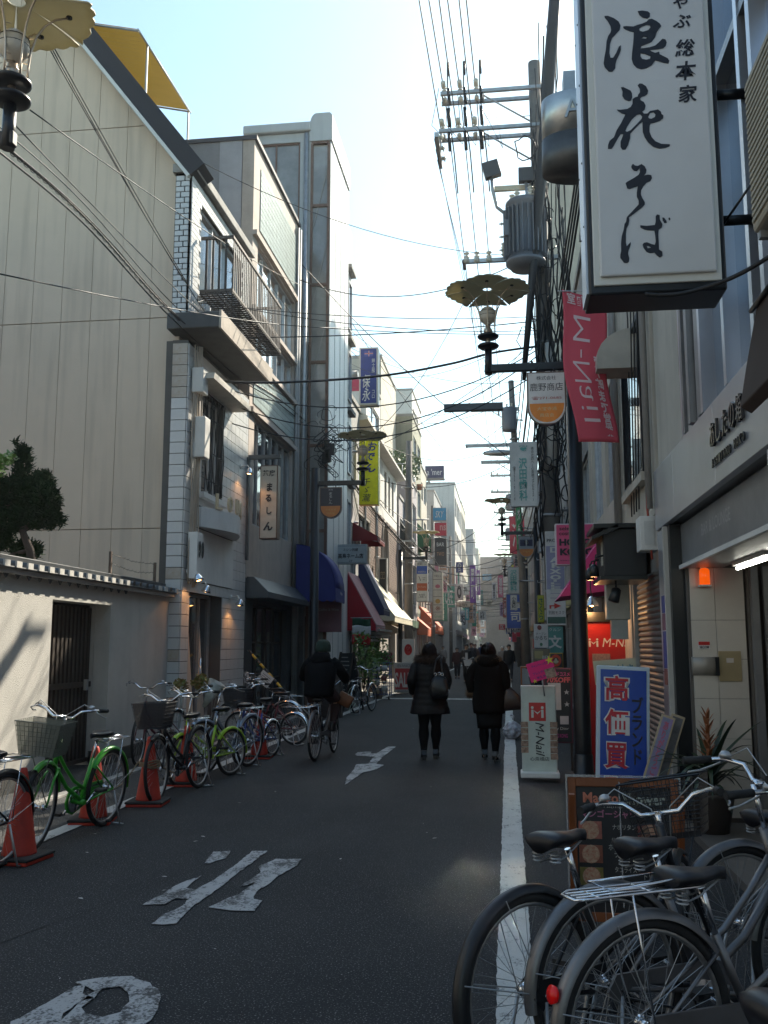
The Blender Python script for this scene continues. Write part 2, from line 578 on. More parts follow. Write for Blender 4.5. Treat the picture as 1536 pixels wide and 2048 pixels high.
rmark([[(776, 1494), (792, 1494), (764, 1516), (752, 1529), (768, 1531), (752, 1540), (726, 1546), (706, 1560), (690, 1571), (694, 1556), (708, 1540), (712, 1530), (736, 1528), (748, 1515), (728, 1513), (712, 1512), (716, 1508), (752, 1508)],
       [(716, 1505), (744, 1504), (740, 1508), (710, 1510)]])
rmark([[(20, 2048), (62, 2028), (92, 2010), (120, 1994), (150, 1978), (172, 1974), (166, 1990), (190, 1998), (150, 2012), (128, 2030), (120, 2070), (10, 2070)]],
      [([(150, 1966), (200, 1957), (260, 1957), (300, 1968), (320, 1990), (318, 2020), (300, 2045), (262, 2070), (200, 2078), (150, 2072), (120, 2050), (138, 2030), (165, 2002), (190, 1985), (172, 1975)],
  [(206, 1980), (240, 1977), (258, 1988), (258, 2008), (240, 2028), (205, 2036), (176, 2030), (160, 2020), (190, 1998)])])
# stop bar and crossing stripes near the side street
for ya, yb in ((28.2, 28.6),):
 b = MB(); b.add([(-3.7, ya, .009), (-.1, ya, .009), (-.1, yb, .009), (-3.7, yb, .009)], [(0, 1, 2, 3)])
 b.build('road_line', M_LINE, kind='structure')
# litter: tiny scraps
b = MB()
for i in range(46):
 x = R.uniform(-3.5, 1.2); y = R.uniform(3.2, 20)
 s_ = R.uniform(.008, .03)
 a = R.uniform(0, pi)
 b.add([(x - s_ * cos(a), y - s_ * sin(a), .012), (x + s_ * .4 * sin(a), y - s_ * .4 * cos(a), .014), (x + s_ * cos(a), y + s_ * sin(a), .012), (x - s_ * .4 * sin(a), y + s_ * .4 * cos(a), .013)], [(0, 1, 2, 3)])
b.build('litter', mat('paper_scrap', (0.5, 0.48, 0.45), 0.8), kind='stuff')
# cracks/seams in asphalt
b = MB()
for (x0, y0, x1, y1) in ((-3.2, 3.0, -1.35, 9.8), (-0.9, 6.2, -0.3, 6.3)):
 n = 60; pts = []
 for i in range(n + 1):
  t = i / n
  pts.append((x0 + (x1 - x0) * t + .03 * noise.noise(Vector((t * 9, 1, x0))), y0 + (y1 - y0) * t, .0035))
 for i in range(n):
  p, q = pts[i], pts[i + 1]
  wd = .002 + .004 * abs(noise.noise(Vector((i * .4, 3, 3))))
  b.add([(p[0] - wd, p[1], .003), (p[0] + wd, p[1], .003), (q[0] + wd, q[1], .003), (q[0] - wd, q[1], .003)], [(0, 1, 2, 3)])
b.build('road_crack', mat('crack', (0.016, 0.016, 0.018), 0.9), kind='structure')
# ================================================================ LEFT SIDE
# ---- courtyard wall with kawara capping and gate
M_STUC = mat('roughcast_wall', (0.50, 0.485, 0.45), 0.9, var=0.25, scale=2.2, bump=1.0, bscale=85, streak=0.15, speck=0.5)
T = thing('courtyard_wall', 'rough plastered courtyard wall with tiled coping and dark slatted gate', 'wall', (LX, 11.9, 0))
def loc(x, y, z): return (x - LX, y - 11.9, z)
def W0(): return Matrix.Translation((-LX, -11.9, 0))
g0 = onx(105, 1210, LX); g1 = onx(222, 1215, LX)
gy0, gy1, gz = g0.y, g1.y, 2.10
wt = 2.32
b = MB()
b.prism([(-3, 0.18), (gy0, 0.18), (gy0, gz), (gy1, gz), (gy1, 0.18), (14.42, 0.18), (14.42, wt), (-3, wt)], -0.22, 0, W0() @ LEFTF((LX, 0, 0)))
b.build('wall', M_STUC, T)
b = MB(); b.bx(LX - .24, LX + .035, -3, gy0, 0, .18, W0()).bx(LX - .24, LX + .035, gy1, 14.42, 0, .18, W0()); b.build('plinth', mat('plinth_dark', (0.05, 0.048, 0.045), .8, var=.4), T)
b = MB(); b.bx(LX - .6, LX - .225, gy0 - .05, gy1 + .05, gz + 0.0, gz + .2, W0()); b.bx(LX - .62, LX - .225, gy0 - .25, gy0, 0, gz + .2, W0()).bx(LX - .62, LX - .225, gy1, gy1 + .25, 0, gz + .2, W0())
b.build('gate_reveal', M_STUC, T)
M_WOOD = mat('dark_wood', (0.045, 0.032, 0.025), 0.6, var=0.5, scale=9, bump=0.3)
G = thing('gate', 'dark brown slatted gate set back in the rough plastered wall', 'gate', (LX - .30, (gy0 + gy1) / 2, 0))
gw = gy1 - gy0
MB().bx(-.03, .0, -gw / 2, gw / 2, .05, gz).build('back_board', mat('gate_back', (0.02, 0.016, 0.014), .8), G)
n = 15
sm = MB().bx(0, .035, -.028, .028, .1, gz - .04).mesh('slat')
for i in range(n):
 put('slat', sm, M_WOOD, G, loc=(0.004, -gw / 2 + gw * (i + .5) / n, 0))
MB().bx(0.0, .06, -gw / 2, gw / 2, .05, .1).bx(.03, .06, -gw / 2, gw / 2, 1.02, 1.09).build('rail', M_WOOD, G)
MB().bx(.06, .10, gw / 2 - .22, gw / 2 - .16, .98, 1.12).build('handle', M_STEEL, G)
# coping: board + round tiles
b = MB(); b.bx(LX - .34, LX + .10, -3, 14.46, wt, wt + .05, W0()); b.build('coping_board', mat('coping_mortar', (.42, .4, .37), .8, var=.4), T)
b = MB(); b.bx(LX - .36, LX + .14, -3, 14.44, wt + .052, wt + .075, W0()); b.bx(LX - .14, LX - .06, -3, 14.44, wt + .14, wt + .22, W0())
b.build('coping_ridge', mat('kawara_dark', (.05, .055, .06), .4, var=.4, scale=6), T, 0.01)
tm = MB()
pts = []
for k in range(7):
 a = pi * k / 6
 pts.append((.055 * cos(a), .062 * sin(a)))
pr = [(p[0], p[1]) for p in pts]
tm.prism(pr, -.26, .0, frame((0, 0, 0), (0, 1, 0), (0.0, 0, 1), (1, 0, 0)))
tile_me = tm.mesh('tile')
em = MB(); em.bx(-.0, .02, -.056, .056, -.01, .058); end_me = em.mesh('tile_end')
mk = mat('kawara_tile', (.06, .065, .07), .35, var=.5, scale=5)
mke = mat('kawara_plaster_end', (.55, .53, .49), .8, var=.4, scale=9)
y = 8.45
i = 0
while y < 14.4:
 o = put('tile', tile_me, mk, T, loc=loc(LX + .13, y, wt + .078)); o.rotation_euler = (0, radians(7), 0)
 if y < 12.55 or R.random() < .2:
  put('tile_end', end_me, mke, T, loc=loc(LX + .132, y, wt + .072))
 y += .245
tm = MB()
y = -2.9
while y < 8.4:
 tm.prism(pr, -.26, 0, W0() @ Matrix.Translation((LX + .13, y, wt + .078)) @ frame((0, 0, 0), (0, 1, 0), (0, 0, 1), (1, 0, 0))); y += .245
tm.build('tile_row', mk, T, kind='stuff')
# little pendants below the coping
b = MB()
y = 8.3
while y < 12.6:
 b.prism([(0, 0), (.10, 0), (.05, -.05)], .0, .015, W0() @ LEFTF((LX + .05, y, wt - .0))); y += .245
b.build('drip_edge', mk, T)
# barbed wire stakes on the wall end
S = thing('barbed_wire_fence', 'short barbed wire fence on posts above the courtyard wall', 'fence', (LX - .15, 13, wt))
pA = onx(219, 1168, LX - .15); pB = onx(308, 1183, LX - .15)
topA = onx(222, 1103, LX - .15); topB = onx(309, 1125, LX - .15)
o_ = Vector((LX - .15, 13, wt))
for p, q in ((pA, topA), (pB, topB)):
 MB().bx(-.018, .018, -.018, .018, -.1, q.z - wt, Matrix.Translation((0, p.y - 13, 0))).build('post', mat('rusty_angle', (.16, .11, .08), .7, var=.6, scale=20), S)
for j in range(4):
 z = wt + .12 + j * .13
 pts = []; bb = MB()
 for k in range(25):
  t = k / 24
  pts.append((0, pA.y - 13 + (pB.y - pA.y) * t, z - wt - .09 * sin(pi * t) * (1 - .2 * j) + R.uniform(-.008, .008)))
 bb.tube(pts, .003, 4)
 for p in pts[1:-1:2]:
  bb.tube([(p[0] - .012, p[1] - .01, p[2] - .015), (p[0] + .012, p[1] + .01, p[2] + .018)], .002, 3)
 bb.build('barbed_strand', mat('rusty_angle'), S)
# ---- concrete building with the slanted gable
M_PANEL = mat('precast_panel', (0.70, 0.555, 0.43), 0.9, var=0.4, scale=0.55, bump=0.15, bscale=30, streak=0.42, tint=(.50, .41, .32), detail=10)
YC = 14.62
C = thing('apartment_block', 'beige concrete panel building with steep black roof edge behind the courtyard wall', 'building', (-7.5, YC, 0))
CM = Matrix.Translation((7.5, -YC, 0))
def slant(x):
 return 9.62 + (-5.35 - x) * 1.29
px_ = [-5.36]
while px_[-1] > -12: px_.append(px_[-1] - .53)
zr = [0, 3.46, 7.04, 10.55, 14.1, 18.5]
b = MB(); b.prism([(-12, 0), (-5.36, 0), (-5.36, 9.55), (-12, 18)], 0, .3, CM @ frame((0, YC + .335, 0), (1, 0, 0), (0, 0, 1), (0, -1, 0)))
b.build('joint_backing', mat('joint_brown', (.46, .37, .28), .9, var=.5, scale=4), C)
for i in range(len(px_) - 1):
 xr, xl = px_[i] - .004, px_[i + 1] + .004
 for j in range(len(zr) - 1):
  z0, z1 = zr[j] + .008, zr[j + 1] - .008
  top_r, top_l = slant(xr) - .02, slant(xl) - .02
  if z0 >= top_l: continue
  poly = [(xl, z0), (xr, z0)]
  if z0 < top_r: poly += [(xr, min(z1, top_r))]
  if top_r < z1 and z0 < top_r:
   if top_l > z1: poly += [(xr - (z1 - top_r) / 1.29, z1)]
  elif z0 >= top_r:
   poly = [(xl, z0), (xr - (z0 - top_r) / 1.29, z0)]
   if top_l > z1: poly += [(xr - (z1 - top_r) / 1.29, z1)]
  poly += [(xl, min(z1, top_l))]
  MB().prism(poly, .0, .035 + R.uniform(-.002, .002), CM @ frame((0, YC + .035, 0), (1, 0, 0), (0, 0, 1), (0, -1, 0))).build('panel', M_PANEL, C)
b = MB(); b.bx(-12, -5.36, YC + .34, 22.8, 0, 9.5, CM); b.prism([(-12, 9.5), (-5.36, 9.5), (-12, 17.9)], -8.1, -.02, CM @ frame((0, YC + .335, 0), (1, 0, 0), (0, 0, 1), (0, -1, 0)))
b.build('body', M_PANEL, C)
# black rake with white edge
d = Vector((-1, 1.29)).normalized()
nrm = Vector((d.y, -d.x)) * -1
def rake(off0, off1, y0, y1, mb, xs=-5.18):
 A = Vector((xs, slant(xs))); B = Vector((-12, slant(-12)))
 up = Vector((1.29, 1)).normalized()
 P = [A + up * off0, A + up * off1, B + up * off1, B + up * off0]
 mb.prism([(p.x, p.y) for p in P], y0, y1, CM @ frame((0, YC, 0), (1, 0, 0), (0, 0, 1), (0, -1, 0)))
b = MB(); rake(.03, .33, -.25, .30, b); rake(.03, .30, -8.0, -.25, b, -6.2); b.build('roof', mat('black_roofing', (.012, .013, .02), .7, var=.3, bump=.3), C)
b = MB(); rake(-.03, .025, .10, .32, b); b.build('roof_trim', M_WHITE, C)
# roof terrace canopy
M_YEL = mat('yellow_corrugated', (.60, .40, .06), .55, var=.3, scale=2.0, tint=(.45, .28, .03))
_n = M_YEL.node_tree; _tr = _n.nodes.new('ShaderNodeBsdfTranslucent'); _tr.inputs[0].default_value = (.75, .48, .06, 1)
_mx = _n.nodes.new('ShaderNodeMixShader'); _mx.inputs[0].default_value = .07
_n.links.new(_n.nodes['Principled BSDF'].outputs[0], _mx.inputs[1]); _n.links.new(_tr.outputs[0], _mx.inputs[2]); _n.links.new(_mx.outputs[0], _n.nodes['Material Output'].inputs[0])
K = thing('roof_canopy', 'yellow corrugated canopy with thin posts on the roof of the beige concrete building', 'canopy', (-5.9, 18, 10))
c1 = at(280, 60, 15.6); c2 = at(380, 222, 18.6)
pA = onx(280, 60, -5.2); pB = onx(380, 222, -5.2)
b = MB()
yA, yB = 14.9, 19.3
zt = 12.6
KM = Matrix.Translation((5.9, -18, -10))
e0 = at(380, 222, 20.0)          # far corner of the outer edge
e1 = at(278, 60, 15.2)           # near corner of the outer edge
XE = (e0.x + e1.x) / 2
n = 44
vs = []; fs = []
for j in range(2):
 for i in range(n + 1):
  t = i / n
  p = e1.lerp(e0, t)
  x = p.x - (0 if j == 0 else 1.9)
  vs.append((x, p.y, p.z - (.0 if j == 0 else -.45) + .018 * sin(i * pi / 1.0 * 1.0 + (pi / 2))))
for i in range(n):
 fs.append((i, i + 1, n + 2 + i, n + 1 + i))
b.add(vs, fs, False, KM)
b.build('roof_sheet', M_YEL, K)
b = MB(); b.tube([e1 + Vector((0, -.05, -.02)), e0 + Vector((0, .05, -.02))], .02, 6, M=KM); b.tube([e1 + Vector((0, 0, -.02)), e1 + Vector((-1.9, 0, .43))], .02, 6, M=KM); b.tube([e0 + Vector((0, 0, -.02)), e0 + Vector((-1.9, 0, .43))], .02, 6, M=KM)
b.build('edge_rail', M_STEEL, K)
for t in (.15, .98):
 p = e1.lerp(e0, t)
 MB().tube([p + Vector((-.02, 0, 0)), (p.x - .02, p.y, 9.9)], .022, 6, M=KM).build('post', M_WHITE, K)
# railing
Rl = thing('roof_railing', 'white railing under the yellow roof canopy', 'railing', (-5.45, 17, 9.9))
r0 = onx(262, 150, e1.x - .02);
p0 = e1 + Vector((-.02, 0, -1.15)); p1 = Vector((e0.x - .02, e0.y, e0.z - 1.15))
RM = Matrix.Translation((5.45, -17, -9.9))
MB().tube([p0, p1], .02, 6, M=RM).tube([p0 + Vector((0, 0, -.8)), p1 + Vector((0, 0, -.8))], .015, 6, M=RM).build('rail', M_WHITE, Rl)
sm = MB().tube([(0, 0, -.8), (0, 0, 0)], .009, 5).mesh('baluster')
for i in range(34):
 p = p0.lerp(p1, (i + .5) / 34)
 put('baluster', sm, M_WHITE, Rl, loc=p + Vector((5.45, -17, -9.9)))
# ---- pine behind the wall
M_NEED = mat('pine_needles', (0.014, 0.034, 0.010), 0.9, spec=.15, var=0.6, scale=5, tint=(.008, .018, .007))
M_BARK = mat('pine_bark', (0.07, 0.05, 0.04), 0.9, var=.5, scale=12, bump=.5)
def leafcloud(mb, blobs, n, size, rr, flat=.6, thin=.35):
 tot = sum(bb[3] * bb[4] * bb[5] for bb in blobs)
 for bb in blobs:
  k = int(n * bb[3] * bb[4] * bb[5] / tot)
  for _ in range(k):
   while True:
    v = Vector((rr.uniform(-1, 1), rr.uniform(-1, 1), rr.uniform(-1, 1)))
    l = v.length
    if .25 < l < 1 and rr.random() < l: break
   c = Vector((bb[0] + v.x * bb[3], bb[1] + v.y * bb[4], bb[2] + v.z * bb[5]))
   if noise.noise(c * 4.5) < -.22: continue
   a = Vector((rr.uniform(-1, 1), rr.uniform(-1, 1), rr.uniform(-.3, 1))).normalized()
   q = a.orthogonal().normalized() * size * thin
   s_ = size * rr.uniform(.6, 1.3)
   mb.add([c - q, c + q, c + a * s_ + q * .3, c + a * s_ - q * .3], [(0, 1, 2, 3)])
rr = random.Random(4)
P = thing('pine_tree', 'dark pruned pine tree rising behind the plastered courtyard wall', 'tree', (-6.9, 11.2, 0))
def pl(x, y, Y=11.2):
 p = at(x, y, Y); return Vector((p.x + 6.9, Y - 11.2, p.z))
MB().tube([(0.15, 0, 0), (.25, 0, 1.2), pl(66, 1150), pl(60, 1100), pl(44, 1060), pl(20, 1020), pl(18, 960)], [.12, .10, .07, .055, .045, .035, .02], 8).build('trunk', M_BARK, P)
MB().tube([pl(44, 1062), pl(70, 1040), pl(100, 1030)], [.035, .025, .012], 6).tube([pl(60, 1100), pl(20, 1110), pl(-20, 1125)], [.03, .02, .01], 6).tube([pl(20, 1020), pl(-20, 990), pl(-60, 960)], [.03, .02, .01], 6).build('limb', M_BARK, P)
b = MB()
bl = []
for (x, y, rx, rz) in ((30, 985, 45, 38), (95, 1005, 32, 40), (105, 1040, 20, 26), (60, 1030, 48, 30), (38, 930, 20, 50), (15, 1045, 40, 30), (-20, 1000, 50, 60), (45, 1100, 34, 22), (10, 1085, 22, 20), (75, 965, 26, 30), (-30, 1080, 50, 30), (68, 1132, 12, 12), (37, 900, 8, 25), (55, 990, 40, 40)):
 c = pl(x, y); k = 11.2 / 1880
 bl.append((c.x, R.uniform(-.12, .12), c.z, rx * k, rx * k * .9, rz * k))
leafcloud(b, bl, 24000, .07, rr, thin=.2)
b.build('crown', M_NEED, P)
# bright broadleaf twig at frame edge
P2 = thing('garden_shrub', 'glossy green broadleaf sprig at the left edge above the pine', 'shrub', (-7.0, 10.8, 0))
b = MB();
bl = []
for (x, y, r) in ((-10, 925, 26), (18, 918, 16), (2, 945, 12)):
 c = at(x, y, 10.8); bl.append((c.x + 7, 0, c.z, r * .0057, r * .0057, r * .0045))
leafcloud(b, bl, 260, .05, rr, thin=.5)
b.build('foliage', mat('glossy_leaf', (.09, .17, .03), .35), P2)
MB().tube([(-.4, 0, 0), (-.35, 0, 2.4), (-.1, 0, 3.6)], [.03, .02, .008], 6).build('stem', M_BARK, P2)
# ---- tiled shop building
M_TILE = mat('white_glazed_tile', (0.60, 0.595, 0.58), 0.32, var=0.3, scale=7, bump=.15, bscale=60, tint=(.45, .44, .42))
M_TILED = mat('dirty_glazed_tile', (0.42, 0.33, 0.25), 0.5, var=0.6, scale=7, bump=.3, bscale=60, tint=(.55, .54, .52))
M_GROUT = mat('grout', (0.12, 0.11, 0.10), 0.9, var=.3)
FX = -5.1
SY0, SY1 = 14.38, 18.02
S = thing('tiled_shop_building', 'white tiled narrow shop building with a curved sign band and iron balcony', 'building', (FX - .15, 16.2, 0))
SM = Matrix.Translation((-(FX - .15), -16.2, 0))
def sl_(x, y, z): return (x - (FX - .15), y - 16.2, z)
LF = SM @ LEFTF((FX, 0, 0))
# core body (recessed behind the tiles); shop opening below
zT = 6.55
# local coordinates in LF: x = world y, y = world z
sh0, sh1 = 14.75, 16.55          # shop door opening
sw0, sw1 = 15.15, 16.35          # first floor window opening
b = MB()
b.prism([(SY0 + .03, 0), (sh0, 0), (sh0, 2.45), (sh1, 2.45), (sh1, 0), (SY1, 0), (SY1, zT), (SY0 + .03, zT)], -.40, -.02, LF, holes=[[(sw0, 4.15), (sw1, 4.15), (sw1, 5.9), (sw0, 5.9)]])
b.build('wall_core', M_GROUT, S)
MB().bx(-9, FX - .4, SY0 + .35, SY1, 0, 9.4, SM).build('body', M_CONC, S)
# front pier tiles, seen head on
tw, th = .262, .185
tA = MB().bx(-tw / 2 + .006, tw / 2 - .006, -.018, .0, .006, th - .006).mesh('tile')
tB = MB().bx(-.018, 0, 0.006, .244, .006, th - .006).mesh('tile')
tB2 = MB().bx(-.018, 0, 0.006, .118, .006, th - .006).mesh('tile')
tmd = tA.copy(); tmd.materials.append(M_TILED)
tA.materials.append(M_TILE); tB.materials.append(M_TILE); tB2.materials.append(M_TILE)
MB().bx(FX - .285, FX - .02, SY0, SY0 + .4, 0, zT, SM).build('pier', M_GROUT, S)
k = 0
z = .02
while z < zT - .1:
 dirty = (z > 5.4 and R.random() < .65) or R.random() < .05 or (1.0 < z < 2.6 and R.random() < .0)
 o = put('tile', tmd if dirty else tA, None, S, loc=sl_(FX - .146, SY0, z))
 z += th
# facade tiles facing the street
z = .02; row = 0; tset = {}
big = MB()
while z < zT - .1:
 y = SY0
 cuts = [(sh0, sh1)] if z < 2.4 else ([(sw0 - .03, sw1 + .03)] if 4.05 < z < 5.9 else ([(14.98, 17.1)] if 2.5 < z < 3.8 else []))
 while y < SY1 - .05:
  ya, yb = max(y, SY0), min(y + .25, SY1)
  for c0, c1 in cuts:
   if ya < c0 < yb: yb = c0
   if ya < c1 < yb: ya = c1
  mid = (ya + yb) / 2
  hole = any(c0 < mid < c1 for c0, c1 in cuts) or (yb - ya < .04)
  if not hole:
   if mid < 17.2:
    kk = round(yb - ya, 2)
    if kk not in tset:
     tset[kk] = MB().bx(-.018, 0, 0.005, kk - .005, .006, th - .006).mesh('tile'); tset[kk].materials.append(M_TILE)
    put('tile', tset[kk], None, S, loc=sl_(FX, ya, z))
   else:
    big.bx(FX - .018, FX, ya + .004, yb - .004, z + .004, z + th - .004, SM)
  y += .25
 z += th; row += 1
big.build('tile_field', M_TILE, S, kind='stuff')
# window with iron grille
wn = window(S, sw0, sw1, 4.15, 5.9, LF, 0, (3, 1), .05, M_WHITE, M_GLASS, .16)
g = MB()
for i in range(9):
 y = sw0 + .08 + i * (sw1 - sw0 - .16) / 8
 pts = [(y + .05 * sin(k * .9 + i * 2), 4.2 + k * .14, .03) for k in range(13)]
 g.tube(pts, .009, 5, M=LF)
for zz in (4.4, 4.9, 5.5): g.bx(sw0, sw1, zz, zz + .015, .0, .015, LF)
g.build('window_grille', M_BLACK, S)
MB().bx(sw0 - .1, sw1 + .1, 4.04, 4.13, .0, .10, LF).build('sill', M_WHITE, S)
# hood over the window
b = MB(); b.prism([(sw0 - .55, 5.95), (sw1 + .55, 5.95), (sw1 + .5, 6.06), (sw0 - .5, 6.06)], 0, .36, LF); b.build('window_hood', mat('hood_cream', (.5, .47, .41), .7, var=.4, scale=3, streak=.4), S)
# curved sign band with 3D letters
n = 16; vs = []; fs = []
y0b, y1b = 14.98, 17.1
prof = []
for i in range(n + 1):
 t = i / n
 prof.append((y0b + (y1b - y0b) * t, .08 + .30 * sin(pi * t)))
b = MB()
poly = [(p[0], p[1]) for p in prof] + [(y1b, 0), (y0b, 0)]
b.prism(poly, 3.52, 3.86, SM @ frame((FX, 0, 0), (0, 1, 0), (1, 0, 0), (0, 0, -1)) @ Matrix.Scale(-1, 4, (0, 0, 1)))
b.build('sign_band', M_WHITE, S, .01)
b = MB(); b.prism([(y0b, 2.62), (y1b, 2.62), (y1b, 3.5), (y0b, 3.5)], .0, .02, LF); b.build('facing_board', M_WHITE, S)
for i, ch in enumerate('LOUGU'):
 t = .20 + i * .155
 y = y0b + (y1b - y0b) * t; xx = .08 + .30 * sin(pi * t)
 ang = atan2(.30 * pi * cos(pi * t), y1b - y0b)
 Mx = SM @ Matrix.Translation((FX + xx - .02, y, 4.0)) @ Matrix.Rotation(-ang, 4, 'Z') @ LEFTF((0, 0, 0))
 b = MB(); fit(b, ch, 0, 0, .16, .27, Mx, 0, bold=.01, depth=.04)
 b.build('letter', mat('letter_cream', (.62, .50, .34), .5), S)
# plate with 90
MB().box((FX + .12, 14.62, 3.0), (.16, .28, .75), SM).build('number_box', M_WHITE, S, .01)
for i, ch in enumerate('90'):
 b = MB(); fit(b, ch, 0, 0, .1, .27, SM @ LEFTF((FX + .215, 14.55 + i * .15, 3.1)), 0, bold=.03, depth=.01); b.build('digit', M_BLACK, S)
# canopy slab over the shop (dark, projecting)
b = MB(); b.bx(FX - .35, FX + .54, SY0 - .14, 17.6, 6.70, 6.98, SM); b.build('canopy_slab', mat('slab_dark', (.10, .10, .10), .8, var=.5, scale=2, streak=.5), S, .02)
b = MB(); b.bx(FX + .542, FX + .58, SY0 - .15, 17.62, 6.68, 6.99, SM); b.build('canopy_edge', mat('slab_edge', (.42, .36, .30), .8, var=.5, scale=4), S)
# upper storey: brick strip + facade
UX = FX - .03
b = MB(); b.bx(UX - .30, UX - .02, SY0 + .02, SY0 + .4, 6.98, 9.5, SM); b.build('brick_backing', mat('mortar_dark', (.05, .045, .04), .9), S)
bmA = MB().bx(-.07, .07, -.02, 0, .004, .086).mesh('brick'); bmA.materials.append(M_TILE)
bmB = MB().bx(-.035, .035, -.02, 0, .004, .086).mesh('brick'); bmB.materials.append(M_TILE)
z = 7.0; row = 0
while z < 9.4:
 if row % 2 == 0:
  put('brick', bmA, None, S, loc=sl_(UX - .215, SY0 + .02, z)); put('brick', bmB, None, S, loc=sl_(UX - .09, SY0 + .02, z))
 else:
  put('brick', bmB, None, S, loc=sl_(UX - .25, SY0 + .02, z)); put('brick', bmA, None, S, loc=sl_(UX - .125, SY0 + .02, z))
 z += .098; row += 1
UF = SM @ LEFTF((UX, 0, 0))
b = MB(); b.prism([(SY0 + .02, 6.98), (18.0, 6.98), (18.0, 9.5), (SY0 + .02, 9.5)], -.3, -.02, UF, holes=[[(14.9, 7.35), (17.4, 7.35), (17.4, 9.15), (14.9, 9.15)]])
b.build('upper_wall', M_GROUT, S)
bf = MB(); z = 7.0; row = 0
while z < 9.4:
 y = SY0 + .02 - (row % 2) * .1
 while y < 17.98:
  ya, yb = max(y, SY0 + .02), min(y + .2, 17.98)
  m2 = (ya + yb) / 2
  if not (14.88 < m2 < 17.42 and 7.3 < z < 9.15) and yb - ya > .03:
   bf.bx(UX - .02, UX, ya + .004, yb - .004, z + .004, z + .092, SM)
  y += .2
 z += .098; row += 1
bf.build('brick_field', M_TILE, S, kind='stuff')
window(S, 14.9, 17.4, 7.35, 9.15, UF, 0, (3, 1), .06, M_STEEL, M_SUNGL, .1)
MB().bx(UX - .35, UX + .10, SY0 - .02, 18.02, 9.5, 9.66, SM).build('parapet', M_CONC, S, .01)
# balcony: slats, floor grid
bx0, bx1 = FX + .02, FX + .60
by0, by1 = 14.75, 18.2
zb0, zb1 = 7.5, 8.45
IR = mat('rusty_iron', (.035, .026, .022), .6, var=.6, scale=12)
MB().bx(bx0, bx1, by0, by0 + .04, zb1, zb1 + .05, SM).bx(bx1 - .04, bx1, by0 + .04, by1, zb1, zb1 + .05, SM).bx(bx0, bx1, by0, by0 + .04, zb0, zb0 + .05, SM).bx(bx1 - .04, bx1, by0 + .04, by1, zb0, zb0 + .05, SM).bx(bx0, bx1 - .04, by1 - .04, by1, zb1, zb1 + .05, SM).build('balcony_rail', mat('rail_brown', (.09, .07, .055), .6, var=.5, scale=8), S)
sm = MB().bx(-.02, .02, -.006, .006, zb0 + .05, zb1).mesh('slat')
sm2 = MB().bx(-.006, .006, -.022, .022, zb0 + .05, zb1).mesh('slat')
for i in range(30):
 y = by0 + .1 + i * (by1 - by0 - .14) / 29
 put('slat', sm2, IR, S, loc=sl_(bx1 - .02, y, 0))
for i in range(4):
 put('slat', sm, IR, S, loc=sl_(bx0 + .1 + i * .115, by0 + .02, 0))
b = MB()
for i in range(7):
 x = bx0 + .02 + i * (bx1 - bx0 - .04) / 6
 b.bx(x - .012, x + .012, by0, by1, zb0 - .02, zb0 - .002, SM)
for i in range(36):
 y = by0 + i * (by1 - by0) / 35
 b.bx(bx0, bx1, y - .012, y + .012, zb0 - .045, zb0 - .022, SM)
b.build('balcony_floor', IR, S)
# shop interior and glass front
b = MB(); b.bx(FX - 1.6, FX - 1.55, sh0, sh1, 0, 2.5, SM).bx(FX - 1.55, FX - .4, sh0 - .05, sh0, 0, 2.5, SM).bx(FX - 1.55, FX - .4, sh1, sh1 + .05, 0, 2.5, SM)
b.build('shop_interior', mat('shop_wall', (.10, .075, .06), .8, var=.5), S)
window(S, 15.35, sh1 - .02, .1, 2.43, LF, 0, (2, 1), .045, M_STEEL, M_GLASS, .25)
MB().tube([(16.05, .75, -.22), (16.05, 1.35, -.22)], .018, 8, M=LF).build('door_handle', M_CHROME, S)
# meter boxes, conduits
for (y, z, h, d) in ((14.62, 5.9, .42, .2), (14.66, 4.95, .68, .24)):
 MB().box((FX + .02 + d / 2, y, z), (d, .28, h), SM).build('meter_box', mat('meter_white', (.6, .58, .54), .5, var=.3), S, .015)
b = MB()
for k in range(5):
 pts = [(14.5 + .04 * k + .03 * sin(j + k), 6.5 - j * .33, .06 + .02 * k) for j in range(13)]
 b.tube(pts, .012, 6, M=LF)
b.tube([(14.75, 2.5, .06), (14.76, 6.5, .06)], .03, 8, M=LF)
b.build('conduit', mat('pvc_pipe', (.45, .36, .28), .6, var=.4), S)
def spotlight(lbl, p, ang, lit=True):
 t = thing('spotlight', lbl, 'lamp', p)
 MB().tube([(0, 0, 0), (.16, -.02, .02), (.2, -.03, -.05)], .014, 6).build('arm', M_WHITE, t)
 MB().lathe([(.035, 0), (.05, .01), (.05, .03), (.0, .04)], (0, 0, 0), 12, M=Matrix.Rotation(pi / 2, 4, 'Y')).build('mount', M_WHITE, t)
 Mx = Matrix.Translation((.2, -.03, -.09)) @ Matrix.Rotation(ang, 4, 'Y')
 MB().lathe([(.02, .06), (.04, .04), (.075, -.03), (.085, -.06), (.07, -.062)], (0, 0, 0), 14, M=Mx).build('lamp_shade', M_CHROME, t)
 MB().lathe([(.0, -.066), (.055, -.060), (.07, -.05)], (0, 0, 0), 14, M=Mx).build('bulb', mat('warm_bulb' if lit else 'dead_bulb', (.9, .6, .3), .4, emit=(1, .5, .18) if lit else None, estr=12), t)
 if lit:
  l = bpy.data.lights.new('lamp_light', 'SPOT'); l.energy = 4; l.color = (1, .48, .2); l.spot_size = radians(130); l.shadow_soft_size = .06
  lo = bpy.data.objects.new('lamp_light', l); COL.objects.link(lo); lo.parent = t; lo.location = (.2, -.03, -.17)
 return t
spotlight('round spotlight with chrome shade beside the number 90 box', (FX + .02, 14.52, 2.74), -.3)
spotlight('second chrome spotlight, just behind the first over the shop door', (FX + .02, 14.98, 2.58), .3)
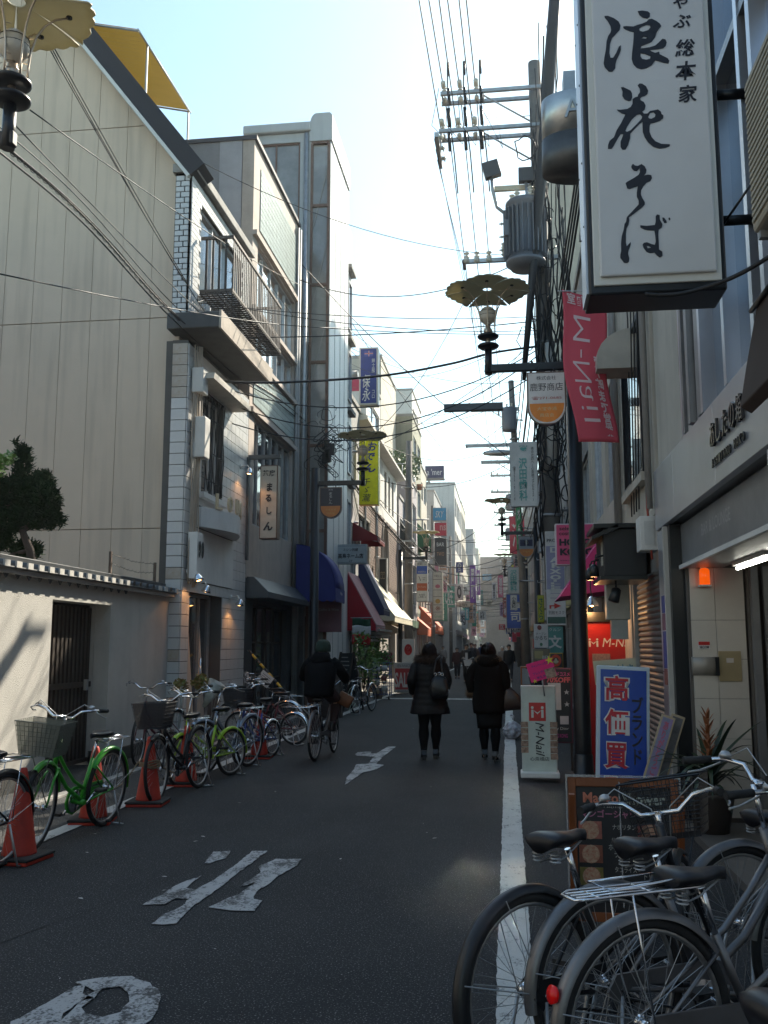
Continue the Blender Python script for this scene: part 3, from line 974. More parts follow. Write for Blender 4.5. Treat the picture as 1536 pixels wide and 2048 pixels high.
spotlight('spotlight at the far corner of the shop door, glowing orange', (FX + .02, 16.95, 2.45), .2)
spotlight('high spotlight bracketed on the wall above the sign band letters', (FX + .02, 17.4, 5.0), .1)
# ---- green mosaic building
M_PINKC = mat('pinkish_render', (0.47, 0.40, 0.35), 0.85, var=0.3, scale=3, bump=.3, streak=.25)
M_GREY = mat('grey_render', (0.30, 0.29, 0.30), 0.88, var=0.45, scale=1.3, bump=.2, streak=.4)
M_MOS = mat('green_mosaic', (0.42, 0.50, 0.47), 0.35, var=0.35, scale=6, bump=.2)
GY0, GY1, GZ = 18.04, 22.3, 12.15
B = thing('mosaic_building', 'building clad in pale green mosaic with a grey blank side wall', 'building', (-6.5, 20.2, 0))
BM = Matrix.Translation((6.5, -20.2, 0))
GF = BM @ LEFTF((FX, 0, 0))
wins = [(18.45, 21.95, 8.55, 10.0), (18.45, 21.95, 7.55, 8.4), (18.45, 21.9, 4.0, 6.25)]
b = MB(); b.prism([(GY0, 2.9), (GY1, 2.9), (GY1, GZ), (GY0, GZ)], -.25, 0, GF, holes=[[(a, c), (b_, c), (b_, d_), (a, d_)] for a, b_, c, d_ in wins])
b.build('wall', M_PINKC, B)
MB().bx(-9.5, FX - .26, GY0, GY1, 0, GZ, BM).build('body', M_GREY, B)
MB().bx(-9.6, FX + .06, GY0 - .04, GY1, GZ, GZ + .09, BM).build('coping', mat('coping_dark', (.06, .06, .07), .7), B)
MB().bx(FX - .75, FX - .27, GY0 - .012, GY0, 3.0, GZ, BM).build('corner_strip', mat('grey_render_light', (.40, .39, .41), .85, var=.3, scale=2, streak=.3), B)
def mosaic(a, b_, c, d_, off):
 base = MB().prism([(a, c), (b_, c), (b_, d_), (a, d_)], off, off + .015, GF); base.build('mosaic_bed', mat('mosaic_grout', (.24, .27, .26), .8), B)
 m = MB(); s_ = .125
 ny = int((b_ - a) / s_); nz = int((d_ - c) / s_)
 for i in range(ny):
  for j in range(nz):
   q = R.uniform(0, .004)
   y0_, z0_ = a + i * (b_ - a) / ny, c + j * (d_ - c) / nz
   w_, h_ = (b_ - a) / ny, (d_ - c) / nz
   m.add([(y0_ + .008, z0_ + .008, off + .019 + q), (y0_ + w_ - .008, z0_ + .008, off + .019), (y0_ + w_ - .008, z0_ + h_ - .008, off + .019 + q), (y0_ + .008, z0_ + h_ - .008, off + .019)], [(0, 1, 2, 3)], False, GF)
 m.build('mosaic_tiles', M_MOS, B, kind='stuff')
mosaic(18.55, 21.95, 10.35, 11.75, 0)
mosaic(18.3, 22.1, 6.5, 7.35, 0)
for (a, b_, c, d_), mu in zip(wins, ((5, 1), (5, 1), (6, 1))):
 window(B, a, b_, c, d_, GF, 0, mu, .06, M_STEEL, M_SUNGL if c > 7 else M_GLASS, .1)
for z in (8.42, 10.05, 6.27, 7.40): MB().bx(GY0, GY1, z, z + .1, .001, .09, GF).build('ledge', M_PINKC, B)
# shop front with metal hood
M_SHOPG = mat('shop_grey_metal', (.10, .115, .125), .5, .3, var=.4, scale=2)
b = MB(); b.prism([(0, 0), (.45, 0), (.45, .12), (.15, .42), (0, .42)], 0, 4.1, BM @ frame((FX, GY1 - .1, 2.5), (1, 0, 0), (0, 0, 1), (0, -1, 0))); b.build('shop_hood', M_SHOPG, B, .01)
b = MB(); b.prism([(GY0, 0), (18.6, 0), (18.6, 2.4), (21.6, 2.4), (21.6, 0), (GY1, 0), (GY1, 2.9), (GY0, 2.9)], -.25, -.0, GF); b.build('shop_front', mat('dark_shop', (.05, .055, .06), .6, var=.3), B)
for i, y in enumerate((18.6, 19.35, 20.1, 20.85)):
 window(B, y, y + .75, .1, 2.4, GF, 0, (1, 3), .05, M_WOOD, M_GLASS, .15)
# pipes down the joint
b = MB()
for k, (x, y) in enumerate(((.06, 22.0), (.08, 22.12), (.05, 22.2))): b.tube([(FX + x, y, 0.0), (FX + x, y, 12.0)], .035 + .01 * k, 8, M=BM)
b.build('downpipe', mat('pvc_grey', (.3, .29, .28), .6, var=.4), B)
# ---- steel and glass stair tower
M_TWR = mat('tower_panel', (.52, .52, .51), .45, var=.2, scale=1.2, streak=.25)  # panel colour darkened to stand in for shade on the tower front
M_TGL = mat('tower_glass', (.22, .21, .20), .12, .0, ior=1.7, var=.6, scale=1.1, tint=(.45, .43, .40))
M_RUSTF = mat('rust_frame', (.20, .11, .08), .7, var=.5, scale=8)
TY = 23.15
Tw = thing('stair_tower', 'tall pale tower with glazed stair shaft and rounded lift head', 'building', (-6, 24.6, 0))
TM = Matrix.Translation((6, -24.6, 0))
TF = TM @ FRONT((0, TY, 0))
b = MB(); b.bx(-8.6, -5.02, TY, 26.2, 0, 9.4, TM).bx(-11, -6.78, TY + .3, 26.2, 9.4, 14.7, TM); b.build('body', M_TWR, Tw)
# upper glazed room x -7.1..-5.1
b = MB()
b.prism([(-6.75, 9.4), (-4.98, 9.4), (-4.98, 15.25), (-6.75, 15.25)], -.12, 0, TF, holes=[[(-6.62, 12.75), (-5.28, 12.75), (-5.28, 15.0), (-6.62, 15.0)], [(-6.2, 10.0), (-5.30, 10.0), (-5.30, 12.6), (-6.2, 12.6)]])
b.build('glazed_wall', M_TWR, Tw)
window(Tw, -6.62, -5.28, 12.75, 15.0, TF, 0, (2, 1), .05, M_RUSTF, M_TGL, .06)
window(Tw, -6.2, -5.30, 10.0, 12.6, TF, 0, (1, 2), .05, M_TWR, M_MIRGL, .06)
MB().bx(-6.76, -6.70, TY + .13, 26.2, 9.4, 15.2, TM).bx(-6.7, -5.02, 26.1, 26.2, 9.4, 15.2, TM).build('inner_wall', M_TGL, Tw)
MB().bx(-6.85, -4.98, TY - .12, 26.4, 15.26, 15.52, TM).build('roof', M_TWR, Tw, .04)
MB().tube([(-5.1, TY - .04, 0), (-5.1, TY - .04, 15.2)], .07, 8, M=TM).build('corner_post', M_STEEL, Tw)
# shaft x -4.98..-4.5
for i, z in enumerate([2.6, 4.4, 6.6, 8.8, 10.9, 13.1, 14.9]):
 MB().bx(-4.97, -4.5, TY - .03, TY + .05, z, z + .08, TM).build('shaft_beam', M_RUSTF, Tw)
MB().bx(-4.53, -4.46, TY - .04, TY + .06, 0, 14.9, TM).bx(-4.98, -4.92, TY - .04, TY + .06, 0, 14.9, TM).build('shaft_post', M_RUSTF, Tw)
zz = [0, 2.68, 4.48, 6.68, 8.88, 10.98, 13.18, 14.9]
for i in range(7):
 MB().add([(-4.92, zz[i], -.01), (-4.53, zz[i], -.01), (-4.53, zz[i + 1] - .08, -.01), (-4.92, zz[i + 1] - .08, -.01)], [(0, 1, 2, 3)], False, TF).build('pane', M_TGL, Tw)
b = MB()
for i in range(6):
 z = 2.0 + i * 2.1
 b.prism([(-4.9, z), (-4.55, z + 1.5), (-4.55, z + 1.62), (-4.9, z + .12)], .0, .015, TF)
b.build('stair_stringer', mat('stringer', (.3, .28, .26), .7), Tw)
b = MB(); b.bx(-5.0, -4.46, TY + .07, 26.0, 0, 14.95, TM); b.build('shaft', M_TWR, Tw)
MB().bx(-4.459, -4.44, TY + .0, 26.0, 0, 14.95, TM).build('street_cladding', mat('white_cladding', (.78, .77, .75), .4, var=.15, scale=.8, streak=.15), Tw)
b = MB()
for y in (23.9, 24.7, 25.4): b.bx(-4.439, -4.43, y - .012, y + .012, 0, 14.95, TM)
b.build('cladding_joint', M_STEEL, Tw)
n = 10
pts = [(-.95 + .0, 0)]
poly = [(0, 0)] + [(0, .45)] + [(.18 * (1 - cos(pi / 2 * k / 8)), .45 + .35 * sin(pi / 2 * k / 8)) for k in range(1, 9)] + [(.55, .8), (.62, .72), (.62, 0)]
b = MB(); b.prism(poly, 0, 2.9, TM @ frame((-5.02, TY + 2.85, 14.97), (1, 0, 0), (0, 0, 1), (0, -1, 0))); b.build('lift_head', M_TWR, Tw, .02)
# slab beyond
Sb = thing('slab_building', 'narrow white office slab just beyond the stair tower', 'building', (-6, 28, 0))
MB().bx(-3, 1.42, -1.6, -.5, 0, 14.3).build('wall', M_TWR, Sb)
for z in (6.2, 8.4, 10.6, 12.8): MB().bx(1.42, 1.58, -1.5, -.6, z, z + .12).build('ledge', M_CONC, Sb)
for z in (4.3, 6.6, 8.8, 11.0): window(Sb, 26.7, 27.3, z, z + 1.5, Matrix.Translation((6, -28, 0)) @ LEFTF((-4.58, 0, 0)), .04, (1, 1), .05, M_STEEL, M_MIRGL, .02)
# ================================================================ RIGHT SIDE
M_SILV = mat('brushed_steel_panel', (0.60, 0.62, 0.66), 0.30, 0.7, var=0.25, scale=1.5, bump=.04, bscale=14)
M_SILD = mat('dull_steel', (0.34, 0.35, 0.36), 0.4, 0.6, var=0.4, scale=3)
N1 = thing('steel_clad_building', 'steel and glass fronted building with raised lettering over the open entrance', 'building', (RX + .3, 6, 0))
NM = Matrix.Translation((-(RX + .3), -6, 0))
def nl(x, y, z): return (x - RX - .3, y - 6, z)
RF = NM @ RIGHTF((RX, 0, 0))      # local x = -Y world
H1 = 9.5
EY0, EY1 = 5.42, 8.85
# fascia panels
fz0, fz1 = 2.66, 3.24
ys = [-6, -4.2, -2.4, -.6, 1.2, 3.0, 4.66, 6.66, 8.3, 9.34]
for a, b_ in zip(ys, ys[1:]):
 MB().bx(RX, RX + .06, a + .004, b_ - .004, fz0, fz1, NM).build('panel', M_SILV, N1, .003)
b = MB(); b.bx(RX + .062, RX + .3, -6, 9.34, fz0 + .01, 3.2, NM); b.build('fascia_core', M_SILD, N1)
# pillars
for a, b_ in ((EY1 + .02, 9.32), (4.72, 5.40)):
 for z0, z1 in ((.02, 1.31), (1.32, 2.64)):
  MB().bx(RX + .01, RX + .10, a, b_, z0, z1, NM).build('panel', M_SILV, N1, .003)
 MB().bx(RX + .102, RX + .4, a + .02, b_ - .02, 0, 2.65, NM).build('pillar_core', M_SILD, N1)
MB().bx(RX - .02, RX + .16, EY1 - .04, EY1 + .015, 0, 2.64, NM).build('door_jamb', mat('pale_jamb', (.5, .48, .44), .5, var=.2), N1)
MB().bx(RX + .02, RX + .14, 8.70, 8.80, 0, 2.64, NM).build('shutter_guide', M_BLACK, N1)
# blue sticker strip on the pillar
for z0, z1, cc in ((1.86, 2.02, (.06, .08, .3)), (1.7, 1.855, (.25, .1, .15)), (1.35, 1.69, (.05, .08, .32)), (1.2, 1.345, (.35, .12, .1))):
 MB().bx(RX + .0, RX + .008, 9.02, 9.18, z0, z1, NM).build('sticker', paint(cc), N1)
# shutter box in the opening
b = MB(); b.prism([(0, 0), (.34, 0), (.34, .40), (0, .40), (0, .1)], -1.7, 1.7, NM @ frame((RX + .12, 7.1, 2.24), (1, 0, 0), (0, 0, 1), (0, -1, 0))); b.build('shutter_box', M_SILD, N1, .015)
MB().bx(RX + .09, RX + .119, 5.45, 8.7, 2.235, 2.27, NM).build('shutter_edge', M_WHITE, N1)
b = MB(); fit(b, 'BAR & LOUNGE', 0, 0, 1.0, .10, NM @ RIGHTF((RX + .118, 7.3, 2.48)), 0, bold=.01); b.build('lettering', mat('faint_grey', (.45, .45, .45), .5), N1)
# entrance recess
M_MARB = mat('pale_stone_tile', (.55, .52, .47), .35, var=.22, scale=2.2, bump=.05)
WY = 8.62
xs = [RX + .16, RX + .37, RX + .62]
zs = [.10, .42, .76, 1.10, 1.44, 1.78, 2.24]
for a, b_ in zip(xs, xs[1:]):
 for z0, z1 in zip(zs, zs[1:]):
  MB().bx(a + .002, b_ - .002, WY, WY + .02, z0 + .002, z1 - .002, NM).build('tile', M_MARB, N1)
b = MB(); b.bx(RX + .14, RX + .63, WY + .021, WY + .2, 0, 2.6, NM).bx(RX + .64, RX + .68, WY - .02, WY + .1, 0, 2.6, NM)
b.build('recess_wall', M_GROUT, N1)
MB().bx(RX + .66, RX + .72, WY - .10, WY - .03, 0, 2.24, NM).bx(RX + .76, RX + .86, WY - .10, WY - .05, 0, 2.24, NM).build('inner_door_frame', M_SILD, N1)
b = MB(); b.bx(RX + 2.4, RX + 2.5, 4, 9.3, 0, 2.66, NM).bx(RX + .1, RX + 2.4, 9.0, 9.3, 0, 2.66, NM); b.build('interior', mat('interior_wall', (.22, .2, .18), .8, var=.3), N1)
MB().bx(RX + .02, RX + 2.5, 4, 9.3, -.0, .06, NM).build('step', mat('step_stone', (.12, .11, .10), .6, var=.4), N1)
MB().bx(RX + .15, RX + 2.5, 4, 9.3, 2.62, 2.655, NM).build('soffit', M_SILD, N1)
for i, (z0, z1) in enumerate(((.1, 1.6), (1.62, 2.3))):
 MB().bx(RX + .9, RX + .94, 5.3, 8.5, z0, z1, NM).build('door_pane', M_GLASS, N1)
# plaque on near pillar
MB().bx(RX + .002, RX + .009, 4.95, 5.25, .95, 1.55, NM).build('plaque', paint((.05, .045, .05)), N1)
for i in range(5):
 b = MB(); fit(b, 'OPEN 11:00'[i:i + 4], 0, 0, .2, .05, NM @ RIGHTF((RX, 5.1, 1.45 - .1 * i)), .0, bold=.02); b.build('lettering', paint((.5, .5, .48)), N1)
MB().bx(RX + .002, RX + .009, 4.95, 5.3, 2.05, 2.3, NM).build('poster', paint((.08, .1, .4)), N1)
# raised letters
LM = mat('black_chrome_letter', (.05, .05, .055), .2, .6)
for i, ch in enumerate('あしたの箱'):
 y = 6.60 - i * .19
 b = MB(); fit(b, ch, 0, 0, .15, .17, NM @ RIGHTF((RX - .004, y, 3.0)), 0, bold=.004, depth=.02); b.build('letter', LM, N1)
for i, ch in enumerate('ASHITANO HAKO'):
 if ch == ' ': continue
 y = 6.66 - i * .072
 b = MB(); fit(b, ch, 0, 0, .045, .06, NM @ RIGHTF((RX - .004, y, 2.81)), 0, bold=.004, depth=.012); b.build('letter', LM, N1)
# upper curtain wall
mull = [-6, -4.4, -2.8, -1.2, .4, 2.0, 3.2, 4.35, 5.24, 5.5, 6.22, 6.98]
for z0, z1 in ((3.26, 5.35), (5.42, 9.4)):
 for a, b_ in zip(mull, mull[1:]):
  if b_ - a < .3: continue
  MB().add([(RX + .10, a + .05, z0), (RX + .10 + R.uniform(-.01, .01), b_ - .03, z0), (RX + .10, b_ - .03, z1), (RX + .10 + R.uniform(-.012, .012), a + .05, z1)], [(0, 1, 2, 3)], False, NM).build('pane', M_SKYGL, N1)
for y in mull:
 MB().bx(RX + .0, RX + .12, y - .03, y + .045, 3.25, 9.4, NM).build('mullion', M_SILV, N1)
MB().bx(RX + .01, RX + .12, -6, 7.0, 5.35, 5.42, NM).build('transom', M_SILD, N1)
# ribbed steel corner and blank panel
for k, (a, b_, dx) in enumerate(((7.02, 7.14, 0), (7.16, 7.30, .03), (7.32, 7.42, -.02), (7.46, 7.62, .02), (7.66, 7.74, .0), (7.80, 8.0, .04))):
 MB().bx(RX + dx, RX + .16, a, b_, 3.26, 9.4, NM).build('steel_rib', M_SILV if k % 2 else M_SILD, N1)
MB().bx(RX + .05, RX + .16, 8.02, 9.32, 3.26, 9.4, NM).build('wall', mat('pale_render', (.50, .47, .41), .8, var=.35, scale=1.6, streak=.4), N1)
b = MB(); b.bx(RX + .17, RX + 9, -6, 9.32, 3.25, H1, NM).bx(RX + 2.6, RX + 9, -6, 9.32, 0, 3.2, NM).bx(RX + .3, RX + 2.6, -6, 3.9, 0, 3.2, NM); b.build('body', M_CONC, N1)
b = MB(); b.bx(RX + .04, RX + .2, -6, 4.7, .0, 2.64, NM); b.build('front_wall', M_SILV, N1)
# fittings of the entrance
t = thing('security_panel_box', 'grey wall box with dark end on the pale tiled entrance wall', 'panel', (RX + .26, WY, 1.38))
MB().lathe([(.0, -.11), (.08, -.11), (.08, .11), (0, .11)], (0, 0, 0), 16, M=Matrix.Rotation(pi / 2, 4, 'Y'), sx=1, sy=.6).build('cover', mat('box_grey', (.28, .26, .23), .35, .2), t)
MB().bx(.08, .112, -.05, 0, -.08, .08).build('end_cap', M_BLACK, t)
t = thing('security_sticker', 'small red and white security sticker above the grey wall box', 'sticker', (RX + .26, WY - .003, 1.56))
MB().bx(-.05, .05, -.002, .0, -.03, .035).build('label_base', paint((.7, .7, .7)), t)
MB().bx(-.048, .048, -.004, -.003, .002, .033).build('red_band', paint((.5, .02, .02)), t)
b = MB(); fit(b, 'SECOM', 0, -.015, .08, .022, FRONT((0, -.0045, 0)), 0, bold=.03); b.build('lettering', INK, t)
t = thing('door_keypad', 'beige intercom plate with a lock on the entrance wall tiles', 'keypad', (RX + .47, WY, 1.38))
MB().bx(-.095, .095, -.012, 0, -.13, .13).build('plate', mat('brass_beige', (.42, .34, .2), .4, .3, var=.3), t, .003)
MB().bx(-.03, .03, -.016, -.013, .03, .07).build('display', paint((.6, .55, .5)), t)
MB().lathe([(.0, 0), (.018, 0), (.018, .02), (0, .02)], (0, -.02, -.02), 12, M=Matrix.Rotation(pi / 2, 4, 'X') @ Matrix.Translation((0, 0, 0))).build('lock', M_CHROME, t)
t = thing('alarm_light', 'orange alarm light under the entrance ceiling', 'alarm light', (RX + .28, WY - .06, 2.16))
MB().lathe([(.045, -.075), (.045, .05), (.03, .07), (0, .075)], n=16).build('lens', mat('orange_lens', (.7, .09, .01), .2, emit=(1, .12, .01), estr=.35), t)
MB().bx(-.03, .03, .03, .06, .0, .1).bx(-.05, .05, -.05, .05, -.09, -.075).build('base', M_WHITE, t)
t = thing('fluorescent_tube_light', 'lit fluorescent tube under the entrance ceiling', 'lamp', (RX + .45, 7.6, 2.19))
MB().bx(-.04, .04, -.5, .5, .02, .05).build('housing', M_WHITE, t)
MB().tube([(0, -.48, 0), (0, .48, 0)], .015, 8).build('tube', mat('lit_tube', (1, 1, 1), .5, emit=(.95, 1, 1), estr=6), t)
# bromeliad in pot
t = thing('potted_bromeliad', 'potted dark leafed plant with an orange flower spike in the entrance', 'plant', (1.62, 8.2, .06)); t.scale = (1.35, 1.35, 1.3)
rr = random.Random(9)
MB().lathe([(.10, 0), (.14, .22), (.15, .24), (.13, .24), (.0, .22)], n=20).build('pot', mat('pot_dark', (.06, .05, .045), .5, var=.3), t)
b = MB()
def strap(mb, a, l, w, lift, droop, base=(0, 0, .25), n=8):
 vs = []
 for k in range(n + 1):
  q = k / n
  r_ = l * q; z = lift * q - droop * q * q
  ww = w * (1 - q) ** .6 * (1 if k else .6)
  c_ = Vector((base[0] + cos(a) * r_, base[1] + sin(a) * r_, base[2] + z))
  s_ = Vector((-sin(a), cos(a), 0)) * ww
  vs += [c_ - s_ + Vector((0, 0, ww * .4)), c_, c_ + s_ + Vector((0, 0, ww * .4))]
 fs = []
 for k in range(n):
  for j in (0, 1): fs.append((3 * k + j, 3 * k + j + 1, 3 * k + j + 4, 3 * k + j + 3))
 mb.add(vs, fs, True)
M_LEAF = mat('strap_leaf', (.018, .042, .018), .4, var=.5, scale=8)
for k in range(34):
 a = k * 2.399; l = rr.uniform(.22, .42)
 bb = MB(); strap(bb, a, l, .022, rr.uniform(.25, .55), rr.uniform(.1, .55), (0, 0, .24 + k * .004)); bb.build('leaf', M_LEAF, t)
sp = MB()
for k in range(26):
 strap(sp, k * 2.4, .10 - k * .0025, .014, .10, .02, (0, 0, .42 + k * .011), 4)
sp.tube([(0, 0, .25), (0, 0, .70)], .012, 6)
sp.build('flower_spike', mat('bromeliad_orange', (.30, .10, .035), .6, var=.6, scale=10), t)
# ac unit high on the wall and folded awning
t = thing('air_conditioner', 'beige outdoor air conditioner hung high beside the big white signboard', 'air conditioner', (1.35, 4.15, 3.95))
MB().bx(-.12, .12, -.42, .42, -.40, .40).build('casing', mat('ac_beige', (.42, .38, .30), .6, var=.3), t, .02)
for i in range(22):
 MB().bx(-.13, -.122, -.38, .38, -.36 + i * .033, -.343 + i * .033).build('slat', mat('ac_beige'), t)
MB().bx(-.1, .12, -.4, -.36, -.44, -.402).bx(-.1, .12, .36, .4, -.44, -.402).build('bracket', M_STEEL, t)
t = thing('folded_awning', 'folded dark brown awning at the right edge over the steel fascia', 'awning', (1.38, 4.95, 3.0))
b = MB(); b.prism([(-.10, -.16), (-.04, -.20), (.07, .10), (.07, .42), (.02, .42), (-.06, .05)], -.35, .35, frame((0, -.1, 0), (1, 0, 0), (0, 0, 1), (0, -1, 0))); b.build('cloth', mat('brown_canvas', (.05, .032, .026), .8, var=.3), t, .008)
MB().tube([(0, -.4, .4), (0, .3, .4)], .015, 6).build('bar', M_BLACK, t)
# ---- big lit-box sign
t = thing('soba_shop_signboard', 'very large white vertical signboard with black brush lettering in a black frame', 'sign', (.895, 5.45, 5.2))
gx0, gx1 = .505, 1.275; gz0, gz1 = 3.555, 6.9
GM = Matrix.Translation((-.895, -5.45, -5.2))
MB().bx(gx0, gx1, 5.3, 5.62, gz0, gz1, GM).build('frame', M_BLACK, t, .012)
MB().bx(gx0 - .012, gx0 - .0005, 5.33, 5.60, gz0 + .02, gz1, GM).build('side_trim', mat('pale_trim', (.5, .53, .58), .35, .4), t)
b = MB(); x0, x1, z0 = gx0 + .028, gx1 - .03, gz0 + .05
b.bx(x0, x1, 5.285, 5.31, z0, gz1, GM); b.build('panel_rim', mat('acryl_rim', (.70, .70, .65), .35), t, .006)
b = MB(); b.bx(x0 + .035, x1 - .03, 5.262, 5.284, z0 + .045, gz1, GM); b.build('panel', mat('acryl_face', (.66, .66, .655), .30, var=.12, scale=3, streak=.06), t, .010)
SS = 5.689
def brush(poly, oy, holes=()):
 def cv(p):
  q = at(1170 + p[0] / SS, oy + p[1] / SS, 5.258); return (q.x - .895, q.z - 5.2)
 bb = MB(); bb.prism([cv(p) for p in poly], 0.0, .002, FRONT((0, 5.2605 - 5.45, 0)), holes=[[cv(p) for p in h] for h in holes])
 bb.build('brush_stroke', INK, t)
brush([(222, 180), (260, 178), (330, 205), (385, 245), (405, 290), (395, 340), (365, 370), (340, 400), (308, 430), (285, 500), (278, 600), (290, 655), (320, 655), (355, 600), (385, 530), (408, 512), (408, 570), (390, 620), (360, 680), (345, 735), (345, 775), (310, 815), (270, 812), (225, 765), (212, 720), (222, 640), (238, 560), (245, 470), (262, 410), (290, 370), (297, 340), (290, 295), (260, 240), (225, 200)], 0)
brush([(600, 125), (650, 118), (715, 128), (740, 150), (738, 190), (710, 210), (660, 200), (620, 170)], 0)
brush([(435, 300), (470, 295), (550, 300), (600, 280), (650, 268), (700, 245), (725, 218), (760, 212), (810, 235), (850, 265), (868, 295), (840, 330), (815, 370), (800, 420), (760, 475), (700, 500), (640, 525), (635, 550), (740, 535), (800, 515), (840, 480), (880, 440), (915, 445), (930, 480), (920, 520), (890, 548), (820, 560), (740, 568), (760, 585), (800, 600), (845, 585), (850, 615), (890, 635), (940, 660), (960, 690), (950, 722), (900, 715), (800, 685), (760, 740), (700, 775), (640, 785), (590, 770), (550, 730), (532, 670), (535, 600), (545, 520), (552, 440), (556, 365), (510, 355), (460, 335), (437, 318)], 0,
      [[(615, 325), (650, 300), (700, 283), (740, 285), (745, 310), (720, 340), (660, 360), (625, 350)], [(640, 435), (670, 412), (712, 425), (690, 438)], [(630, 605), (680, 610), (745, 640), (740, 668), (700, 678), (650, 668), (632, 640)]])
brush([(410, 992), (435, 988), (520, 1030), (535, 1060), (538, 1105), (525, 1140), (500, 1150), (450, 1130), (425, 1090), (428, 1040)], 0)
brush([(600, 970), (620, 948), (650, 950), (695, 980), (718, 1030), (710, 1070), (680, 1090), (645, 1100), (628, 1120), (635, 1140), (670, 1160), (690, 1200), (680, 1245), (650, 1270), (670, 1290), (710, 1290), (740, 1260), (790, 1252), (830, 1243), (865, 1270), (870, 1295), (892, 1310), (890, 1345), (850, 1375), (790, 1395), (745, 1405), (735, 1430), (735, 1500), (760, 1560), (800, 1605), (870, 1635), (965, 1640), (965, 1662), (920, 1680), (850, 1690), (780, 1670), (720, 1620), (680, 1560), (658, 1500), (655, 1440), (655, 1385), (620, 1410), (560, 1470), (515, 1520), (515, 1570), (490, 1650), (460, 1700), (425, 1700), (405, 1670), (405, 1610), (425, 1560), (435, 1525), (405, 1525), (370, 1580), (320, 1670), (300, 1692), (262, 1690), (262, 1650), (280, 1600), (330, 1560), (360, 1480), (410, 1400), (440, 1340), (460, 1300), (420, 1290), (380, 1265), (362, 1245), (400, 1248), (480, 1238), (520, 1215), (540, 1180), (542, 1125), (570, 1105), (600, 1098), (605, 1075), (625, 1050), (625, 1010)], 0,
      [[(460, 1490), (480, 1440), (530, 1360), (590, 1305), (625, 1297), (652, 1325), (645, 1350), (600, 1400), (520, 1480), (480, 1498)], [(718, 1330), (740, 1285), (780, 1275), (802, 1300), (795, 1330), (755, 1350), (728, 1345)]])
brush([(527, 180), (545, 155), (570, 175), (600, 180), (645, 158), (680, 185), (700, 225), (695, 260), (665, 300), (680, 285), (720, 278), (755, 285), (762, 320), (745, 352), (700, 370), (665, 410), (640, 455), (635, 500), (650, 540), (680, 590), (680, 620), (650, 650), (600, 690), (550, 730), (500, 765), (505, 800), (495, 850), (475, 890), (466, 950), (466, 1050), (475, 1095), (520, 1045), (522, 1070), (495, 1140), (490, 1180), (505, 1230), (500, 1270), (480, 1285), (445, 1283), (402, 1225), (402, 1190), (412, 1150), (410, 1060), (418, 980), (440, 905), (450, 840), (468, 815), (475, 765), (500, 735), (530, 705), (575, 655), (610, 620), (612, 575), (590, 530), (590, 480), (600, 410), (550, 428), (505, 443), (480, 432), (462, 375), (480, 360), (560, 315), (610, 280), (625, 250), (622, 205), (590, 238), (560, 235), (530, 205)], 300)
brush([(630, 856), (700, 862), (795, 852), (805, 810), (805, 750), (820, 732), (850, 738), (852, 790), (882, 845), (875, 880), (838, 905), (835, 960), (840, 1050), (842, 1130), (880, 1155), (882, 1205), (850, 1220), (820, 1200), (790, 1165), (740, 1173), (700, 1155), (665, 1110), (655, 1075), (670, 1055), (705, 1048), (760, 1070), (795, 1078), (805, 1040), (800, 980), (790, 915), (720, 912), (680, 905), (630, 880)], 300, [[(702, 1092), (720, 1090), (755, 1108), (715, 1118)]])
brush([(880, 768), (900, 768), (928, 805), (930, 828), (905, 830), (885, 800)], 300)
brush([(950, 770), (965, 768), (973, 785), (965, 800), (952, 790)], 300)
b = MB()
for ch, (x, y), wpx, hpx in (('や', (1361, 5), 30, 28), ('ぶ', (1364, 42), 38, 30), ('総', (1370, 95), 42, 39), ('本', (1371, 141), 43, 43), ('家', (1375, 187), 38, 39)):
 q = at(x, y, 5.258)
 fit(b, ch, q.x - .895, q.z - 5.2, wpx * 5.3 / 1880, hpx * 5.3 / 1880, FRONT((0, 5.2605 - 5.45, 0)), .002, bold=.022, shear=.12)
b.build('lettering', INK, t)
for z in (at(1480, 188, 5.45).z, at(1480, 440, 5.45).z):
 MB().tube([(gx1 - .895, 0, z - 5.2), (RX - .895 + .05, 0, z - 5.2)], .032, 8).build('support_arm', M_BLACK, t)
MB().tube([(gx1 - .895, -.05, at(1460, 440, 5.4).z - 5.2 - .05), (RX - .895, -.25, at(1510, 380, 5.4).z - 5.2 + .0)], .008, 5).build('stay_wire', M_BLACK, t)
bb = MB()
for z in (4.0, 4.4, 4.9, 5.3):
 for y in (5.36, 5.56): bb.lathe([(.006, 0), (.006, .004), (0, .005)], (0, 0, 0), 8, M=GM @ Matrix.Translation((gx0 - .012, y, z)) @ Matrix.Rotation(-pi / 2, 4, 'Y'))
bb.build('screw', M_BLACK, t)
# ---- second building: beige render
N2 = thing('beige_rendered_building', 'beige rendered building with a dark lattice window and a rolled shutter', 'building', (RX + .3, 10.9, 0))
N2M = Matrix.Translation((-(RX + .3), -10.9, 0))
R2 = N2M @ RIGHTF((RX + .02, 0, 0))
M_BEI = mat('beige_render', (0.52, 0.48, 0.41), 0.85, var=.4, scale=1.8, bump=.3, streak=.5)
b = MB(); b.prism([(-12.4, 2.85), (-9.345, 2.85), (-9.345, 9.3), (-12.4, 9.3)], -.25, 0, R2, holes=[[(-11.35, 3.35), (-9.85, 3.35), (-9.85, 5.05), (-11.35, 5.05)]]); b.build('wall', M_BEI, N2)
MB().bx(RX + .28, RX + 8, 9.345, 12.4, 0, 9.3, N2M).build('body', M_CONC, N2)
MB().bx(RX + .1, RX + .12, 9.85, 11.35, 3.35, 5.05, N2M).build('window_backing', M_GLASS, N2)
g = MB()
for i in range(11): g.bx(RX + .03, RX + .05, 9.85 + i * .15, 9.87 + i * .15, 3.35, 5.05, N2M)
